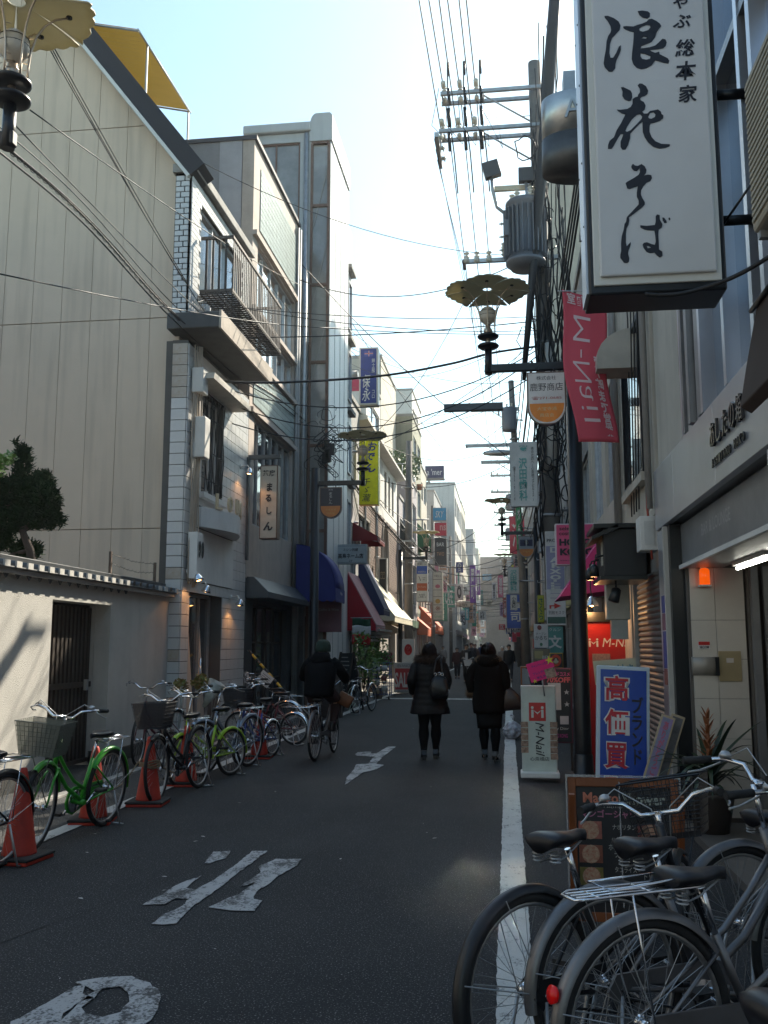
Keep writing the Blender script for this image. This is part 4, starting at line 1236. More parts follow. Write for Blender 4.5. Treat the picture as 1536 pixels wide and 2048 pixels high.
for i in range(11): g.bx(RX + .026, RX + .046, 9.85, 11.35, 3.35 + i * .17, 3.37 + i * .17, N2M)
g.build('window_lattice', M_BLACK, N2)
window(N2, -11.37, -9.83, 3.33, 5.07, R2, .08, (1, 1), .06, M_BLACK, M_GLASS, .06)
MB().bx(RX - .06, RX + .02, 9.75, 11.45, 3.24, 3.33, N2M).build('sill', M_BEI, N2)
b = MB(); hp = [(0, 0), (-.42, 0), (-.42, .12)] + [(-.42 + .42 * (1 - cos(pi / 2 * k / 6)), .12 + .34 * sin(pi / 2 * k / 6)) for k in range(1, 7)]
b.prism(hp, -.22, .22, N2M @ frame((RX + .02, 10.6, 4.62), (1, 0, 0), (0, 0, 1), (0, -1, 0))); b.build('vent_hood', mat('hood_cream', (.5, .47, .41), .7, var=.4, scale=3, streak=.4), N2)
b = MB()
for k, (y, r_) in enumerate(((9.45, .03), (9.6, .018), (11.9, .03), (12.05, .02), (12.2, .035))): b.tube([(RX - .03, y, 2.9), (RX - .03, y, 9.2)], r_, 7, M=N2M)
b.build('downpipe', mat('pvc_grey', (.3, .29, .28), .6, var=.4), N2)
for k in range(4):
 bb = MB(); y0_ = 9.7 + .2 * k
 bb.tube([(RX - .02, y0_, 7.0 - .2 * k), (RX - .05, y0_ + .2, 5.6), (RX - .04, y0_ + .05 * k, 5.2), (RX - .03, y0_ + .5, 3.0)], .008, 5, M=N2M); bb.build('wall_cable', M_WIRE, N2)
MB().tube([(RX - .02, 9.62, 3.2), (RX - .04, 9.55, 2.9), (RX - .02, 9.5, 2.4)], .012, 6, M=N2M).build('red_cable', paint((.4, .05, .03)), N2)
# shutter
sm = MB().prism([(0, 0), (-.02, .02), (-.02, .04), (0, .06)], -1.0, 1.0, frame((0, 0, 0), (1, 0, 0), (0, 0, 1), (0, -1, 0))).mesh('slat')
for i in range(37): put('slat', sm, mat('shutter_grey', (.20, .19, .18), .5, .3, var=.4, scale=3), N2, loc=(RX + .10 - RX - .3, 10.45 - 10.9, .04 + i * .062))
for ya in (9.36, 11.47): MB().bx(RX + .04, RX + .14, ya, ya + .07, 0, 2.4, N2M).build('shutter_guide', M_STEEL, N2)
MB().bx(RX + .02, RX + .2, 11.55, 12.4, 0, 2.85, N2M).build('side_wall', M_BEI, N2)
# dark boxed sign canopy
t = thing('dark_canopy_box', 'black boxed shop canopy with a flat roof and small spotlights above the shutter', 'canopy', (1.2, 10.3, 2.3))
MB().bx(-.28, .28, -.3, .6, .48, .53).build('roof', M_BLACK, t, .006)
b = MB(); b.prism([(-.30, .40), (-.02, .53), (-.02, .48), (-.30, .36)], -.6, .3, frame((0, 0, 0), (1, 0, 0), (0, 0, 1), (0, -1, 0))); b.build('roof_slope', M_BLACK, t)
MB().bx(-.18, .26, -.24, .56, -.02, .48).build('box', mat('box_black', (.022, .022, .025), .5, var=.4), t, .01)
MB().bx(-.22, .26, -.28, .60, -.06, -.02).build('base_tray', M_BLACK, t)
for k, y in enumerate((-.2, .3)):
 l = MB(); l.tube([(-.18, y, .2), (-.26, y, .18), (-.28, y, .10)], .01, 6); l.lathe([(.02, .05), (.045, .02), (.05, -.08), (.04, -.085), (0, -.08)], (-.28, y, .06), 12); l.build('spotlight', M_BLACK, t)
MB().bx(-.185, -.181, -.18, .0, .1, .35).build('torn_poster', mat('old_paper', (.45, .42, .35), .8, var=.6, scale=20), t)
t = thing('white_wall_box', 'plain white metal box on the wall beside the dark canopy box', 'box', (1.41, 9.62, 2.66))
MB().bx(-.09, .09, -.14, .14, -.17, .17).build('box', M_WHITE, t, .008)
MB().bx(-.05, .05, -.146, -.141, -.12, .12).build('cover_plate', paint((.6, .6, .58)), t)
t = thing('electric_box', 'old white electric box hung below the dark canopy box', 'box', (1.25, 11.0, 2.05))
MB().bx(-.13, .13, -.1, .1, -.2, .2).build('box', mat('dirty_white', (.45, .44, .4), .6, var=.5, scale=5), t, .01)
MB().bx(-.08, .1, -.08, .08, -.42, -.201).build('meter', M_SILD, t)
t = thing('hanging_spotlight', 'black spotlight hanging under the dark canopy box', 'lamp', (1.15, 10.2, 2.12))
MB().tube([(0, 0, .12), (0, 0, .03)], .012, 6).build('stem', M_BLACK, t)
MB().lathe([(.02, .05), (.05, .03), (.06, -.1), (.045, -.11), (0, -.10)], n=14, M=Matrix.Rotation(.3, 4, 'Y')).build('lamp_shade', M_BLACK, t)
# ---- nail salon red front
N3 = thing('red_nail_salon_booth', 'red shop front of the nail salon with white lettering behind the black lamp post', 'shop', (1.3, 12.6, 0))
M_RED = mat('salon_red', (.36, .012, .014), .35, var=.25, scale=2)
MB().bx(-.36, .3, -.35, .5, 0, 1.86).build('booth', M_RED, N3, .01)
MB().bx(-.40, .3, -.40, .5, 1.861, 1.98).build('top_band', M_BLACK, N3)
b = MB(); fit(b, 'M-Nail', .17, 0, .40, .11, FRONT((-.08, -.353, 1.60)), 0, shear=.2); b.build('lettering', paint((.6, .6, .58)), N3)
def mi_logo(par, M, s, col, name='logo_figure'):
 b = MB()
 for sx in (-1, 1):
  n_ = 12
  b.prism([(sx * .36 * s + .10 * s * cos(2 * pi * k / n_), .30 * s + .10 * s * sin(2 * pi * k / n_)) for k in range(n_)], 0, .002, M)
  b.prism([(sx * .36 * s - .085 * s, -.42 * s), (sx * .36 * s + .085 * s, -.42 * s), (sx * .36 * s + .085 * s, .15 * s), (sx * .36 * s - .085 * s, .15 * s)], 0, .002, M)
  b.prism([(sx * .25 * s, .12 * s), (sx * .20 * s, .02 * s), (sx * .08 * s, -.10 * s), (sx * .05 * s, -.03 * s)], 0, .002, M)
 b.prism([(-.09 * s, -.06 * s), (-.05 * s, -.02 * s), (0, -.06 * s), (.05 * s, -.02 * s), (.09 * s, -.06 * s), (0, -.18 * s)], 0, .002, M)
 b.build(name, col, par)
mi_logo(N3, FRONT((-.22, -.353, 1.60)), .13, paint((.6, .6, .58)))
for i, cc in enumerate(((.5, .5, .55), (.1, .25, .45), (.6, .6, .6), (.5, .2, .05), (.6, .6, .62))):
 MB().bx(-.355, -.295, -.356, -.352, 1.66 - i * .085, 1.735 - i * .085).build('card_sticker', paint(cc), N3)
MB().bx(-.24, -.02, -.357, -.353, 1.34, 1.46).build('photo_print', mat('photo_print', (.3, .2, .18), .4, var=.8, scale=25), N3)
t = thing('clip_lamp', 'small chrome lamp glowing over the red nail salon front', 'lamp', (1.05, 12.0, 2.08))
MB().tube([(0, .1, .5), (0, .1, .2), (0, 0, .1)], .008, 6).build('cord', M_BLACK, t)
MB().lathe([(.02, .09), (.04, .06), (.085, -.02), (.09, -.03), (.07, -.028)], n=16).build('lamp_shade', M_CHROME, t)
MB().lathe([(0, -.04), (.045, -.02), (.03, .02)], n=12).build('bulb', mat('warm_bulb'), t)
l = bpy.data.lights.new('lamp_light', 'POINT'); l.energy = 5; l.color = (1, .55, .25); l.shadow_soft_size = .05
lo = bpy.data.objects.new('lamp_light', l); COL.objects.link(lo); lo.parent = t; lo.location = (0, -.02, -.09)
t = thing('handwritten_card', 'cream handwritten card leaning on top of the blue sign', 'card', (1.04, 9.5, 1.28)); t.scale = (.85, 1, .85)
MB().bx(-.24, .24, -.005, .005, -.1, .17, Matrix.Rotation(-.08, 4, 'Y')).build('card', mat('cream_card', (.45, .42, .30), .7), t)
b = MB(); fit(b, 'オフ付き', 0, .04, .42, .14, Matrix.Rotation(-.08, 4, 'Y') @ FRONT((0, -.006, 0)), .001, bold=.02); b.build('lettering', paint((.05, .15, .2)), t)
MB().bx(-.02, .02, -.005, .02, -1.30, -.1).build('back_stick', M_WOOD, t)
# blank buildings behind, carrying the rest of the street wall
def blockbuilding(label, x0, x1, y0, y1, h, m, side, storeys=4, cat='building', wm=M_MIRGL, z00=2.9, winw=1.3, gap=.9, setb=0):
 t = thing('street_building', label, cat, ((x0 + x1) / 2, (y0 + y1) / 2, 0))
 Mx = Matrix.Translation((-(x0 + x1) / 2, -(y0 + y1) / 2, 0))
 fx = x1 if side == 'L' else x0
 F = Mx @ (LEFTF((fx, 0, 0)) if side == 'L' else RIGHTF((fx, 0, 0)))
 s_ = 1 if side == 'L' else -1
 n_ = max(1, int((y1 - y0 - .4) / (winw + gap)))
 hs = []
 st = (h - z00 - .5) / storeys
 for k in range(storeys):
  for i in range(n_):
   a = y0 + .5 + i * (y1 - y0 - .6) / n_
   w_ = (y1 - y0 - .6) / n_ - gap * .6
   a0, a1 = (a, a + w_) if side == 'L' else (-a - w_, -a)
   hs.append((a0, a1, z00 + k * st + .75, z00 + k * st + st - .45))
 lo_, hi_ = (y0, y1) if side == 'L' else (-y1, -y0)
 # ground floor opening
 hs2 = [[(a, c), (b_, c), (b_, d_), (a, d_)] for a, b_, c, d_ in hs]
 go = (lo_ + .4, hi_ - .4, .05, 2.4)
 hs2.append([(go[0], go[2]), (go[1], go[2]), (go[1], go[3]), (go[0], go[3])])
 MB().prism([(lo_, 0), (hi_, 0), (hi_, h), (lo_, h)], -.2, 0, F, holes=hs2).build('wall', m, t)
 if side == 'L': MB().bx(x0, x1 - .2, y0, y1, 0, h - .01, Mx).build('body', m, t)
 else: MB().bx(x0 + .2, x1, y0, y1, 0, h - .01, Mx).build('body', m, t)
 for a, b_, c, d_ in hs: window(t, a, b_, c, d_, F, 0, (2, 1), .06, M_STEEL, wm, .08)
 MB().add([(go[0], go[2], -.12), (go[1], go[2], -.12), (go[1], go[3], -.12), (go[0], go[3], -.12)], [(0, 1, 2, 3)], False, F).build('shop_glass', M_GLASS, t)
 k_ = max(2, int((hi_ - lo_) / 1.6))
 mb = MB()
 for i in range(k_ + 1):
  x = go[0] + (go[1] - go[0]) * i / k_
  mb.bx(x - .03, x + .03, go[2], go[3], -.11, -.04, F)
 mb.build('shop_frame', M_SILD, t)
 MB().bx(lo_, hi_, 2.5, 2.85, .002, .10, F).build('fascia', paint((R.uniform(.08, .4), R.uniform(.08, .3), R.uniform(.08, .3))), t)
 MB().bx(min(x0, x1) - .05, max(x0, x1) + .05, y0 + .0, y1 - .0, h, h + .15, Mx).build('parapet', M_CONC, t)
 return t
M_B1 = mat('render_cream', (.48, .44, .37), .85, var=.3, scale=1.5, streak=.4)
M_B2 = mat('render_purple_grey', (.36, .33, .34), .85, var=.3, scale=1.5, streak=.3)
M_B3 = mat('render_brown', (.22, .16, .13), .85, var=.35, scale=1.5, streak=.3)
M_B4 = mat('render_white', (.62, .60, .56), .8, var=.2, scale=1.5, streak=.35)
M_B5 = mat('render_grey', (.34, .34, .34), .85, var=.3, scale=1.5, streak=.4)
M_B6 = mat('render_dark', (.10, .095, .09), .8, var=.3, scale=1.5)
M_B7 = mat('render_olive', (.30, .29, .22), .85, var=.3, scale=1.5, streak=.4)
blockbuilding('low pale building between the red salon and the pink cosmetics awning', 1.55, 9, 12.45, 17.4, 9.2, M_B1, 'R', 2)
blockbuilding('low grey building beside the tall beige one behind the transformer pole', 1.6, 9, 17.6, 27.8, 9.1, M_B5, 'R', 2)
blockbuilding('tall beige building seen beyond the utility pole and its cables', 1.5, 10, 28.0, 34.4, 16.3, M_B1, 'R', 4)
blockbuilding('tallest grey building on the sunless side, beyond the beige one', 1.5, 10, 34.6, 41, 20.0, M_B5, 'R', 5)
for (lb, x0, x1, y0, y1, h, m, sd) in (('office block behind the viewpoint on the courtyard side of the street', -14, -5.3, -22, -3.2, 12.5, M_B5, 'L'), ('cream block further behind the viewpoint on the courtyard side', -14, -5.3, -42, -22.2, 13, M_B1, 'L'),
                                   ('brown block behind the viewpoint beside the steel clad building', 1.5, 11, -22, -6.2, 12.5, M_B3, 'R'), ('grey block further behind the viewpoint on the steel clad side', 1.5, 11, -42, -22.2, 13, M_B5, 'R'),
                                   ('white house closing off the courtyard garden', -22, -13.5, -2, 14, 9, M_B4, 'L')):
 blockbuilding(lb, x0, x1, y0, y1, h, m, sd, 3, winw=1.6, gap=1.6)
# ================================================================ POLES AND LAMPS
def ring_insul(mb, p, ax, n=3, r=.05, l=.16):
 A = frame(p, *[Vector(v) for v in ((0, 1, 0), (0, 0, 1), (1, 0, 0))]) if ax == 'x' else (frame(p, (1, 0, 0), (0, 0, 1), (0, -1, 0)) if ax == 'y' else Matrix.Translation(p))
 prof = [(.015, 0)]
 for k in range(n):
  z = l * (k + .3) / n
  prof += [(r * .5, z), (r, z + l * .12), (r, z + l * .18), (r * .5, z + l * .22)]
 prof += [(.012, l)]
 mb.lathe(prof, (0, 0, 0), 12, M=A)
_im = {}
def one_insul(t, p, ax, n, r, l, name='insulator'):
 k = (ax, n, r, l, name)
 if k not in _im:
  b = MB(); ring_insul(b, (0, 0, 0), ax, n, r, l); _im[k] = b.mesh(name); _im[k].materials.append(mat('porcelain', (.6, .56, .48), .25, var=.4, scale=10))
 put(name, _im[k], None, t, loc=p)
def utility_pole(label, x, y, h, lean=0, r=.17, arms=(), armx=-1, cat='utility pole', extra=None, group=None):
 t = thing('utility_pole', label, cat, (x, y, 0), 0, group)
 MB().tube([(0, 0, 0), (lean * .5, 0, h * .5), (lean, 0, h)], [r, r * .85, r * .68], 16).build('pole', M_POLE, t)
 st = MB()
 z = 1.9
 while z < h - .5:
  s_ = 1 if int(z * 10) % 2 else -1
  st.tube([(lean * z / h + s_ * r * .7, 0, z), (lean * z / h + s_ * (r + .13), 0, z), (lean * z / h + s_ * (r + .13), 0, z + .04)], .009, 5); z += .45
 st.build('step_bolts', M_STEEL, t, kind='stuff')
 for zb in (2.6, 4.1, h * .55, h * .8):
  MB().lathe([(r * 1.0 + .01, 0), (r * 1.0 + .012, .05)], (lean * zb / h, 0, zb), 16).build('band', M_STEEL, t)
 for (z, l, off) in arms:
  lx = lean * z / h
  a = MB()
  x0, x1 = (lx - l, lx + .25)
  for dy in (-.12 - r * .6, .0 + r * .75):
   a.bx(x0, x1, dy - .035, dy + .035, z - .035, z + .035)
  a.bx(x0 + .02, x0 + .06, -.2, .2, z - .02, z + .02)
  a.bx(x0 + l * .45, x0 + l * .45 + .02, -.22, .16, z - .06, z + .06)
  a.build('crossarm', M_STEEL, t)
  for k in range(off):
   xx = x0 + .08 + k * .34
   one_insul(t, (xx, -.2, z + .04), 'z', 2, .055, .14)
   one_insul(t, (xx, -.42, z + .02), 'y', 3, .05, .2)
   one_insul(t, (xx, .18, z + .02), 'y', 3, .05, .2)
  MB().tube([(x0 + l * .45, -.13, z - .03), (lx - r * .5, -.1, z - l * .35)], .018, 6).build('brace', M_STEEL, t)
 return t
PX1, PY1 = 0.97, 18.8
P1 = utility_pole('big concrete utility pole carrying a ribbed transformer and double crossarms', PX1, PY1, 13.9, -.18, .19,
                  arms=((13.2, 2.0, 3), (12.35, 2.05, 3)))
# lower bracket arms
a = MB(); a.bx(-1.75, .2, -.28, -.2, 9.38, 9.46).bx(-1.75, -1.68, -.28, .1, 9.38, 9.46); a.build('low_crossarm', M_STEEL, P1)
for xx in (-1.66, -1.45, -1.2): one_insul(P1, (xx, -.24, 9.47), 'z', 2, .06, .16); one_insul(P1, (xx, -.3, 9.38), 'y', 2, .06, .16)
one_insul(P1, (-.9, -.24, 9.47), 'z', 4, .05, .3); one_insul(P1, (-.5, -.24, 9.47), 'z', 2, .06, .14)
# side arm with hanging wire spool end
a = MB(); a.tube([(-2.2, -.1, 12.3), (-2.2, -.1, 11.9), (-2.2, -.1, 11.75)], .04, 6); a.bx(-2.24, -2.16, -1.2, .1, 11.68, 11.78); a.build('outrigger', M_STEEL, P1)
for k in range(3): one_insul(P1, (-2.2, -1.1 + k * .42, 11.72), 'x', 2, .08, .14)
# floodlight arm
a = MB(); a.bx(-1.1, .0, -.22, -.14, 10.95, 11.05); a.build('floodlight_arm', mat('ivory_paint', (.6, .55, .42), .5, var=.3), P1)
M_XF = mat('transformer_grey', (.15, .16, .18), .5, .2, var=.3, scale=3)
t = thing('transformer', 'grey ribbed pole transformer hanging beside the big utility pole', 'transformer', (PX1 - .46, PY1 - .42, 9.12))
r_ = .40
prof = [(0, 0), (.30, .0), (.34, .06), (r_, .10), (r_, .16), (.35, .18), (.36, 1.30), (r_ - .01, 1.33), (r_ - .01, 1.40), (.3, 1.46), (0, 1.5)]
MB().lathe(prof, n=36).build('tank', M_XF, t)
fin = MB().bx(.34, .44, -.009, .009, .24, 1.24).mesh('fin')
for k in range(26):
 o = put('fin', fin, M_XF, t); o.rotation_euler = (0, 0, 2 * pi * k / 26)
for k, (x, y) in enumerate(((-.15, -.15), (-.25, .1), (.12, -.22))): one_insul(t, (x, y, 1.44), 'z', 3, .06, .22, 'bushing')
for k in range(3): one_insul(t, (-.43, -.1, .95 - k * .28), 'x', 1, .04, -.1, 'bushing')
MB().box((-.36, -.22, .8), (.12, .1, .34)).build('terminal_box', M_XF, t, .01)
MB().tube([(.36, .2, .3), (.55, .4, .3)], .03, 6).tube([(.36, .2, 1.2), (.55, .4, 1.2)], .03, 6).build('hanger', M_STEEL, t)
for (lb, x, z, ry, s_) in (('square floodlight tilted up on the pole bracket above the transformer', -1.12, 11.32, -.25, .34), ('smaller square floodlight on the bracket just left of the pole', -.42, 11.15, 0, .30)):
 t = thing('floodlight', lb.replace(' left of', ' beside'), 'floodlight', (PX1 + x, PY1 - .4, z))
 MB().box((0, 0, 0), (s_, .16, s_), Matrix.Rotation(ry, 4, 'Y')).build('housing', mat('flood_dark', (.06, .06, .065), .5, var=.2), t, .01)
 MB().tube([(0, 0, -.12), (.02, 0, -.45), (.1, .05, -.8), (.45 if x < -1 else .1, .1, -1.1)], .035, 7).build('cable_tail', M_SILD, t)
# cable bundle dropping along the pole
t = thing('cable_bundle', 'thick black cable bundle running up along the big utility pole', 'cable', (PX1 - .05, PY1 - .3, 3))
rr = random.Random(21)
p0 = at(1098, -60, PY1 - .5); p1 = at(1062, 640, PY1 - .5)
A = Vector((PX1 - .05, PY1 - .3, 3))
mainpts = [at(1116, -80, 17.8), at(1102, 100, 17.9), at(1085, 330, 18.0), at(1073, 450, 18.1), at(1060, 610, 18.2), at(1048, 760, 18.3)]
MB().tube([p - A for p in mainpts], [.12, .13, .12, .10, .075, .04], 10).build('main_cable', M_WIRE, t)
for k in range(34):
 pts = []
 ox, oy = rr.uniform(-.26, .42), rr.uniform(-.25, .1)
 top = rr.uniform(7, 15); bot = rr.uniform(3.2, 6.4)
 n_ = 16
 for j in range(n_ + 1):
  z = top + (bot - top) * j / n_
  w_ = .06 * sin(j * rr.uniform(.6, .9) + k) + .05 * noise.noise(Vector((j * .6, k, 0)))
  pts.append((ox + w_ + .01 * j * (1 if ox > 0 else -1) * .4, oy, z - 3))
 MB().tube(pts, rr.uniform(.008, .018), 5).build('strand', M_WIRE, t)
for k in range(22):
 z = rr.uniform(1.2, 5.5) if k < 14 else rr.uniform(6, 9); x = rr.uniform(-.55, .35); rad = rr.uniform(.08, .24)
 pts = [(x + rad * cos(a * .55) * rr.uniform(.8, 1.2), rr.uniform(-.3, -.1), z + 1.4 * rad * sin(a * .55)) for a in range(12)]
 MB().tube(pts, rr.uniform(.008, .014), 5).build('loop', M_WIRE, t)
t = thing('pole_conduit', 'pale grey conduit pipe strapped to the big utility pole', 'pipe', (PX1 - .02, PY1 - .24, 0))
MB().tube([(0, 0, 5.1), (0, 0, 7.6)], .10, 10).build('pipe', M_WHITE, t)
MB().tube([(.02, 0, 8.9), (-.10, 0, 10.4)], .06, 10).build('pipe', M_STEEL, t)
P2 = utility_pole('thin dark utility pole further down with a street light and drooping arms', .79, 38, 12.4, -.45, .17, arms=((11.2, 1.7, 2), (9.7, 2.0, 0), (9.0, 1.4, 0)))
t = thing('street_light', 'oval street light with a long flat reflector on the distant dark pole', 'street lamp', (-.1, 37.6, 9.3))
MB().lathe([(0, -.75), (.1, -.7), (.17, -.4), (.19, 0), (.12, .45), (.05, .75), (0, .8)], n=16, M=Matrix.Rotation(pi / 2, 4, 'Y') @ Matrix.Scale(.7, 4, (1, 0, 0))).build('lamp_head', M_STEEL, t)
MB().tube([(.7, 0, .05), (1.0, .1, .05)], .04, 6).build('arm', M_STEEL, t)
t = thing('hanging_flat_board', 'long dark flat board slung over the street below the cables', 'sign', (-.70, 22, 0))
a_, b_ = at(888, 812, 22), at(1006, 820, 22)
MB().bx(a_.x + .7, b_.x + .7, -.08, .08, b_.z, a_.z + .03).build('board', mat('board_dark', (.09, .10, .11), .5, var=.2), t, .01)
MB().tube([(b_.x + .6, 0, b_.z), (b_.x + .6, 0, b_.z - .12)], .02, 6).build('hook', M_STEEL, t)
for k, (x, y, h) in enumerate(((.95, 56, 12.5), (.9, 74, 12.8), (1.0, 95, 13), (1.0, 120, 13))):
 utility_pole('utility pole number %s counted down the shaded side beyond the street light pole' % ('one', 'two', 'three', 'four')[k], x, y, h, -.2, .17, arms=((h - .8, 1.6, 2), (h - 1.8, 1.6, 2), (h - 3.4, 1.1, 0)), group='far utility poles')
utility_pole('sunlit concrete utility pole standing on the sunny side by the striped tenant sign', -4.05, 39, 10.2, .05, .19, arms=((5.9, .5, 0),))
utility_pole('dark slim pole just past the striped tenant sign', -3.95, 51, 9.2, .0, .12, arms=((6.4, .6, 0),))
utility_pole('green grey slim pole near the orange awnings', -4.0, 68, 9.5, .0, .13, arms=((8.7, 1.2, 2),))
# distant transformers
for k, (x, y, z) in enumerate(((.25, 37.7, 10.2), (.35, 55.6, 9.5), (.3, 73.5, 9.7))):
 t = thing('transformer', ('rough grey transformer on the thin dark pole with the street light', 'transformer on the first utility pole past the street light', 'faint transformer on the second utility pole past the street light')[k], 'transformer', (x, y, z))
 MB().lathe([(0, 0), (.28, .02), (.30, .1), (.30, .9), (.26, .98), (0, 1.0)], n=16).build('tank', M_XF, t)
 MB().tube([(.28, .1, .5), (.55, .2, .5)], .03, 6).build('hanger', M_STEEL, t)
 one_insul(t, (-.1, 0, .98), 'z', 2, .06, .18, 'bushing'); one_insul(t, (.1, -.1, .98), 'z', 2, .06, .18, 'bushing')
# lotus lamps
M_PET = mat('lotus_petal', (.60, .56, .43), .6, var=.4, scale=4, tint=(.46, .43, .32))
_n = M_PET.node_tree; _p = _n.nodes['Principled BSDF']; _tr = _n.nodes.new('ShaderNodeBsdfTranslucent'); _tr.inputs[0].default_value = (.55, .50, .32, 1)
_mx = _n.nodes.new('ShaderNodeMixShader'); _mx.inputs[0].default_value = .3
_n.links.new(_p.outputs[0], _mx.inputs[1]); _n.links.new(_tr.outputs[0], _mx.inputs[2]); _n.links.new(_mx.outputs[0], _n.nodes['Material Output'].inputs[0])
M_GLOB = mat('lamp_globe', (.62, .55, .45), .35, var=.2)
M_BRASS = mat('brushed_bronze_rod', (.55, .45, .35), .3, .8)
def lotus(label, x, y, s, near=True):
 """s: +1 arm towards +X. (x,y) is the post foot"""
 t = thing('lotus_street_lamp', label, 'street lamp', (x, y, 0), 0, 'lotus petal street lamps')
 MB().tube([(0, 0, 0), (0, 0, .4), (0, 0, 5.3)], [.105, .098, .088], 16).build('post', M_BLACK, t)
 MB().lathe([(.15, 0), (.15, .03), (.12, .05), (.11, .30), (.088, .34)], n=16).build('base', M_BLACK, t)
 L = 1.02 * s
 MB().bx(min(0, L + .05 * (1 if s > 0 else -1)), max(0, L + .05 * (1 if s > 0 else -1)), -.035, .035, 4.92, 5.02).build('arm', M_BLACK, t, .01)
 MB().tube([(L, 0, 4.9), (L, 0, 5.22)], .045, 12).build('riser', M_BLACK, t)
 MB().tube([(L, 0, 5.22), (L, 0, 5.42)], .028, 10).build('neck', M_BRASS, t)
 dsc = MB().lathe([(.0, 0), (.10, .0), (.13, .02), (.135, .035), (.12, .05), (0, .055)], n=28).mesh('disc')
 put('disc', dsc, M_BLACK, t, loc=(L, 0, 5.23)); put('disc', dsc, M_BLACK, t, loc=(L, 0, 5.355))
 MB().lathe([(.05, 0), (.055, .06), (.035, .09), (.03, .13)], (L, 0, 5.41), 14).build('lamp_socket', M_BRASS, t)
 gb = MB(); gb.lathe([(.0, 0)] + [(.108 * sin(pi * k / 12) * (1 if k > 3 else .8), .108 * (1 - cos(pi * k / 12)) * 1.15) for k in range(1, 12)] + [(0, .245)], (L, 0, 5.53), 22); gb.build('globe', M_GLOB, t)
 gr = MB()
 for k in range(3):
  rr_ = (.09, .108, .10)[k]; gr.tube([(L + rr_ * cos(a * pi / 10), rr_ * sin(a * pi / 10), 5.6 + k * .055) for a in range(20)], .003, 4, closed=True)
 gr.build('globe_band', M_BLACK, t)
 for k in range(6):
  a = pi / 6 + k * pi / 3
  pts = [(.10, 5.41), (.10, 5.52), (.11, 5.64), (.14, 5.76), (.19, 5.86), (.26, 5.93), (.34, 5.965)]
  MB().tube([(L + r * cos(a), r * sin(a), z) for r, z in pts], .008, 6).build('rod', M_BRASS, t)
  pin = MB()
  for q in range(7):
   z = 5.45 + q * .05; r = .10 + max(0, (z - 5.6)) * .22
   pin.tube([(L + r * cos(a), r * sin(a), z), (L + (r - .03) * cos(a + .3), (r - .03) * sin(a + .3), z + .01)], .003, 4)
  pin.build('rung', M_BRASS, t)
  # petal: fan sector with thickness, rippled rim
  vs = []; fs = []
  NA, NR = 12, 6
  for j in range(NR + 1):
   for i in range(NA + 1):
    u = i / NA; q = j / NR
    half = radians(28.5) * (1 - .0 * q)
    aa = a + (u * 2 - 1) * half
    r = .06 + (.46 + .015 * sin(u * 26)) * q
    bulge = .03 * (1 - (2 * u - 1) ** 2)
    z = 6.01 + bulge * q * 1.2 - .06 * q * q + .01 * q
    vs.append((L + r * cos(aa), r * sin(aa), z))
  w_ = NA + 1
  for j in range(NR):
   for i in range(NA):
    q = j * w_ + i
    fs.append((q, q + 1, q + w_ + 1, q + w_))
  nb = len(vs)
  vs += [(v[0], v[1], v[2] - .012) for v in vs]
  fs += [tuple(nb + c for c in reversed(f)) for f in fs]
  rim = [i for i in range(w_)] + [j * w_ + NA for j in range(1, NR + 1)] + [NR * w_ + i for i in range(NA - 1, -1, -1)] + [j * w_ for j in range(NR - 1, 0, -1)]
  for i in range(len(rim)):
   p, q = rim[i], rim[(i + 1) % len(rim)]
   fs.append((q, p, p + nb, q + nb))
  MB().add(vs, fs, True).build('petal', M_PET, t)
  MB().lathe([(0, 0), (.022, 0), (.022, .012), (0, .012)], (L + .35 * cos(a), .35 * sin(a), 5.965), 10).build('petal_boss', M_BLACK, t)
 return t
lotus('lotus petal street lamp in front of the transformer pole, beside the red banner', .85, 11.4, -1)
lotus('nearest lotus petal street lamp, cut by the top corner above the beige building', -4.33, 5.6, 1)
lotus('lotus petal street lamp in the shade beside the brush lettered tea room sign', -3.98, 19.3, 1)
lotus('distant lotus petal street lamp below the dental clinic sign', .92, 28.7, -1)
lotus('lotus petal street lamp on the sunny side past the utility pole', -4.1, 36.5, 1)
lotus('far lotus petal street lamp on the shaded side', .95, 46, -1)
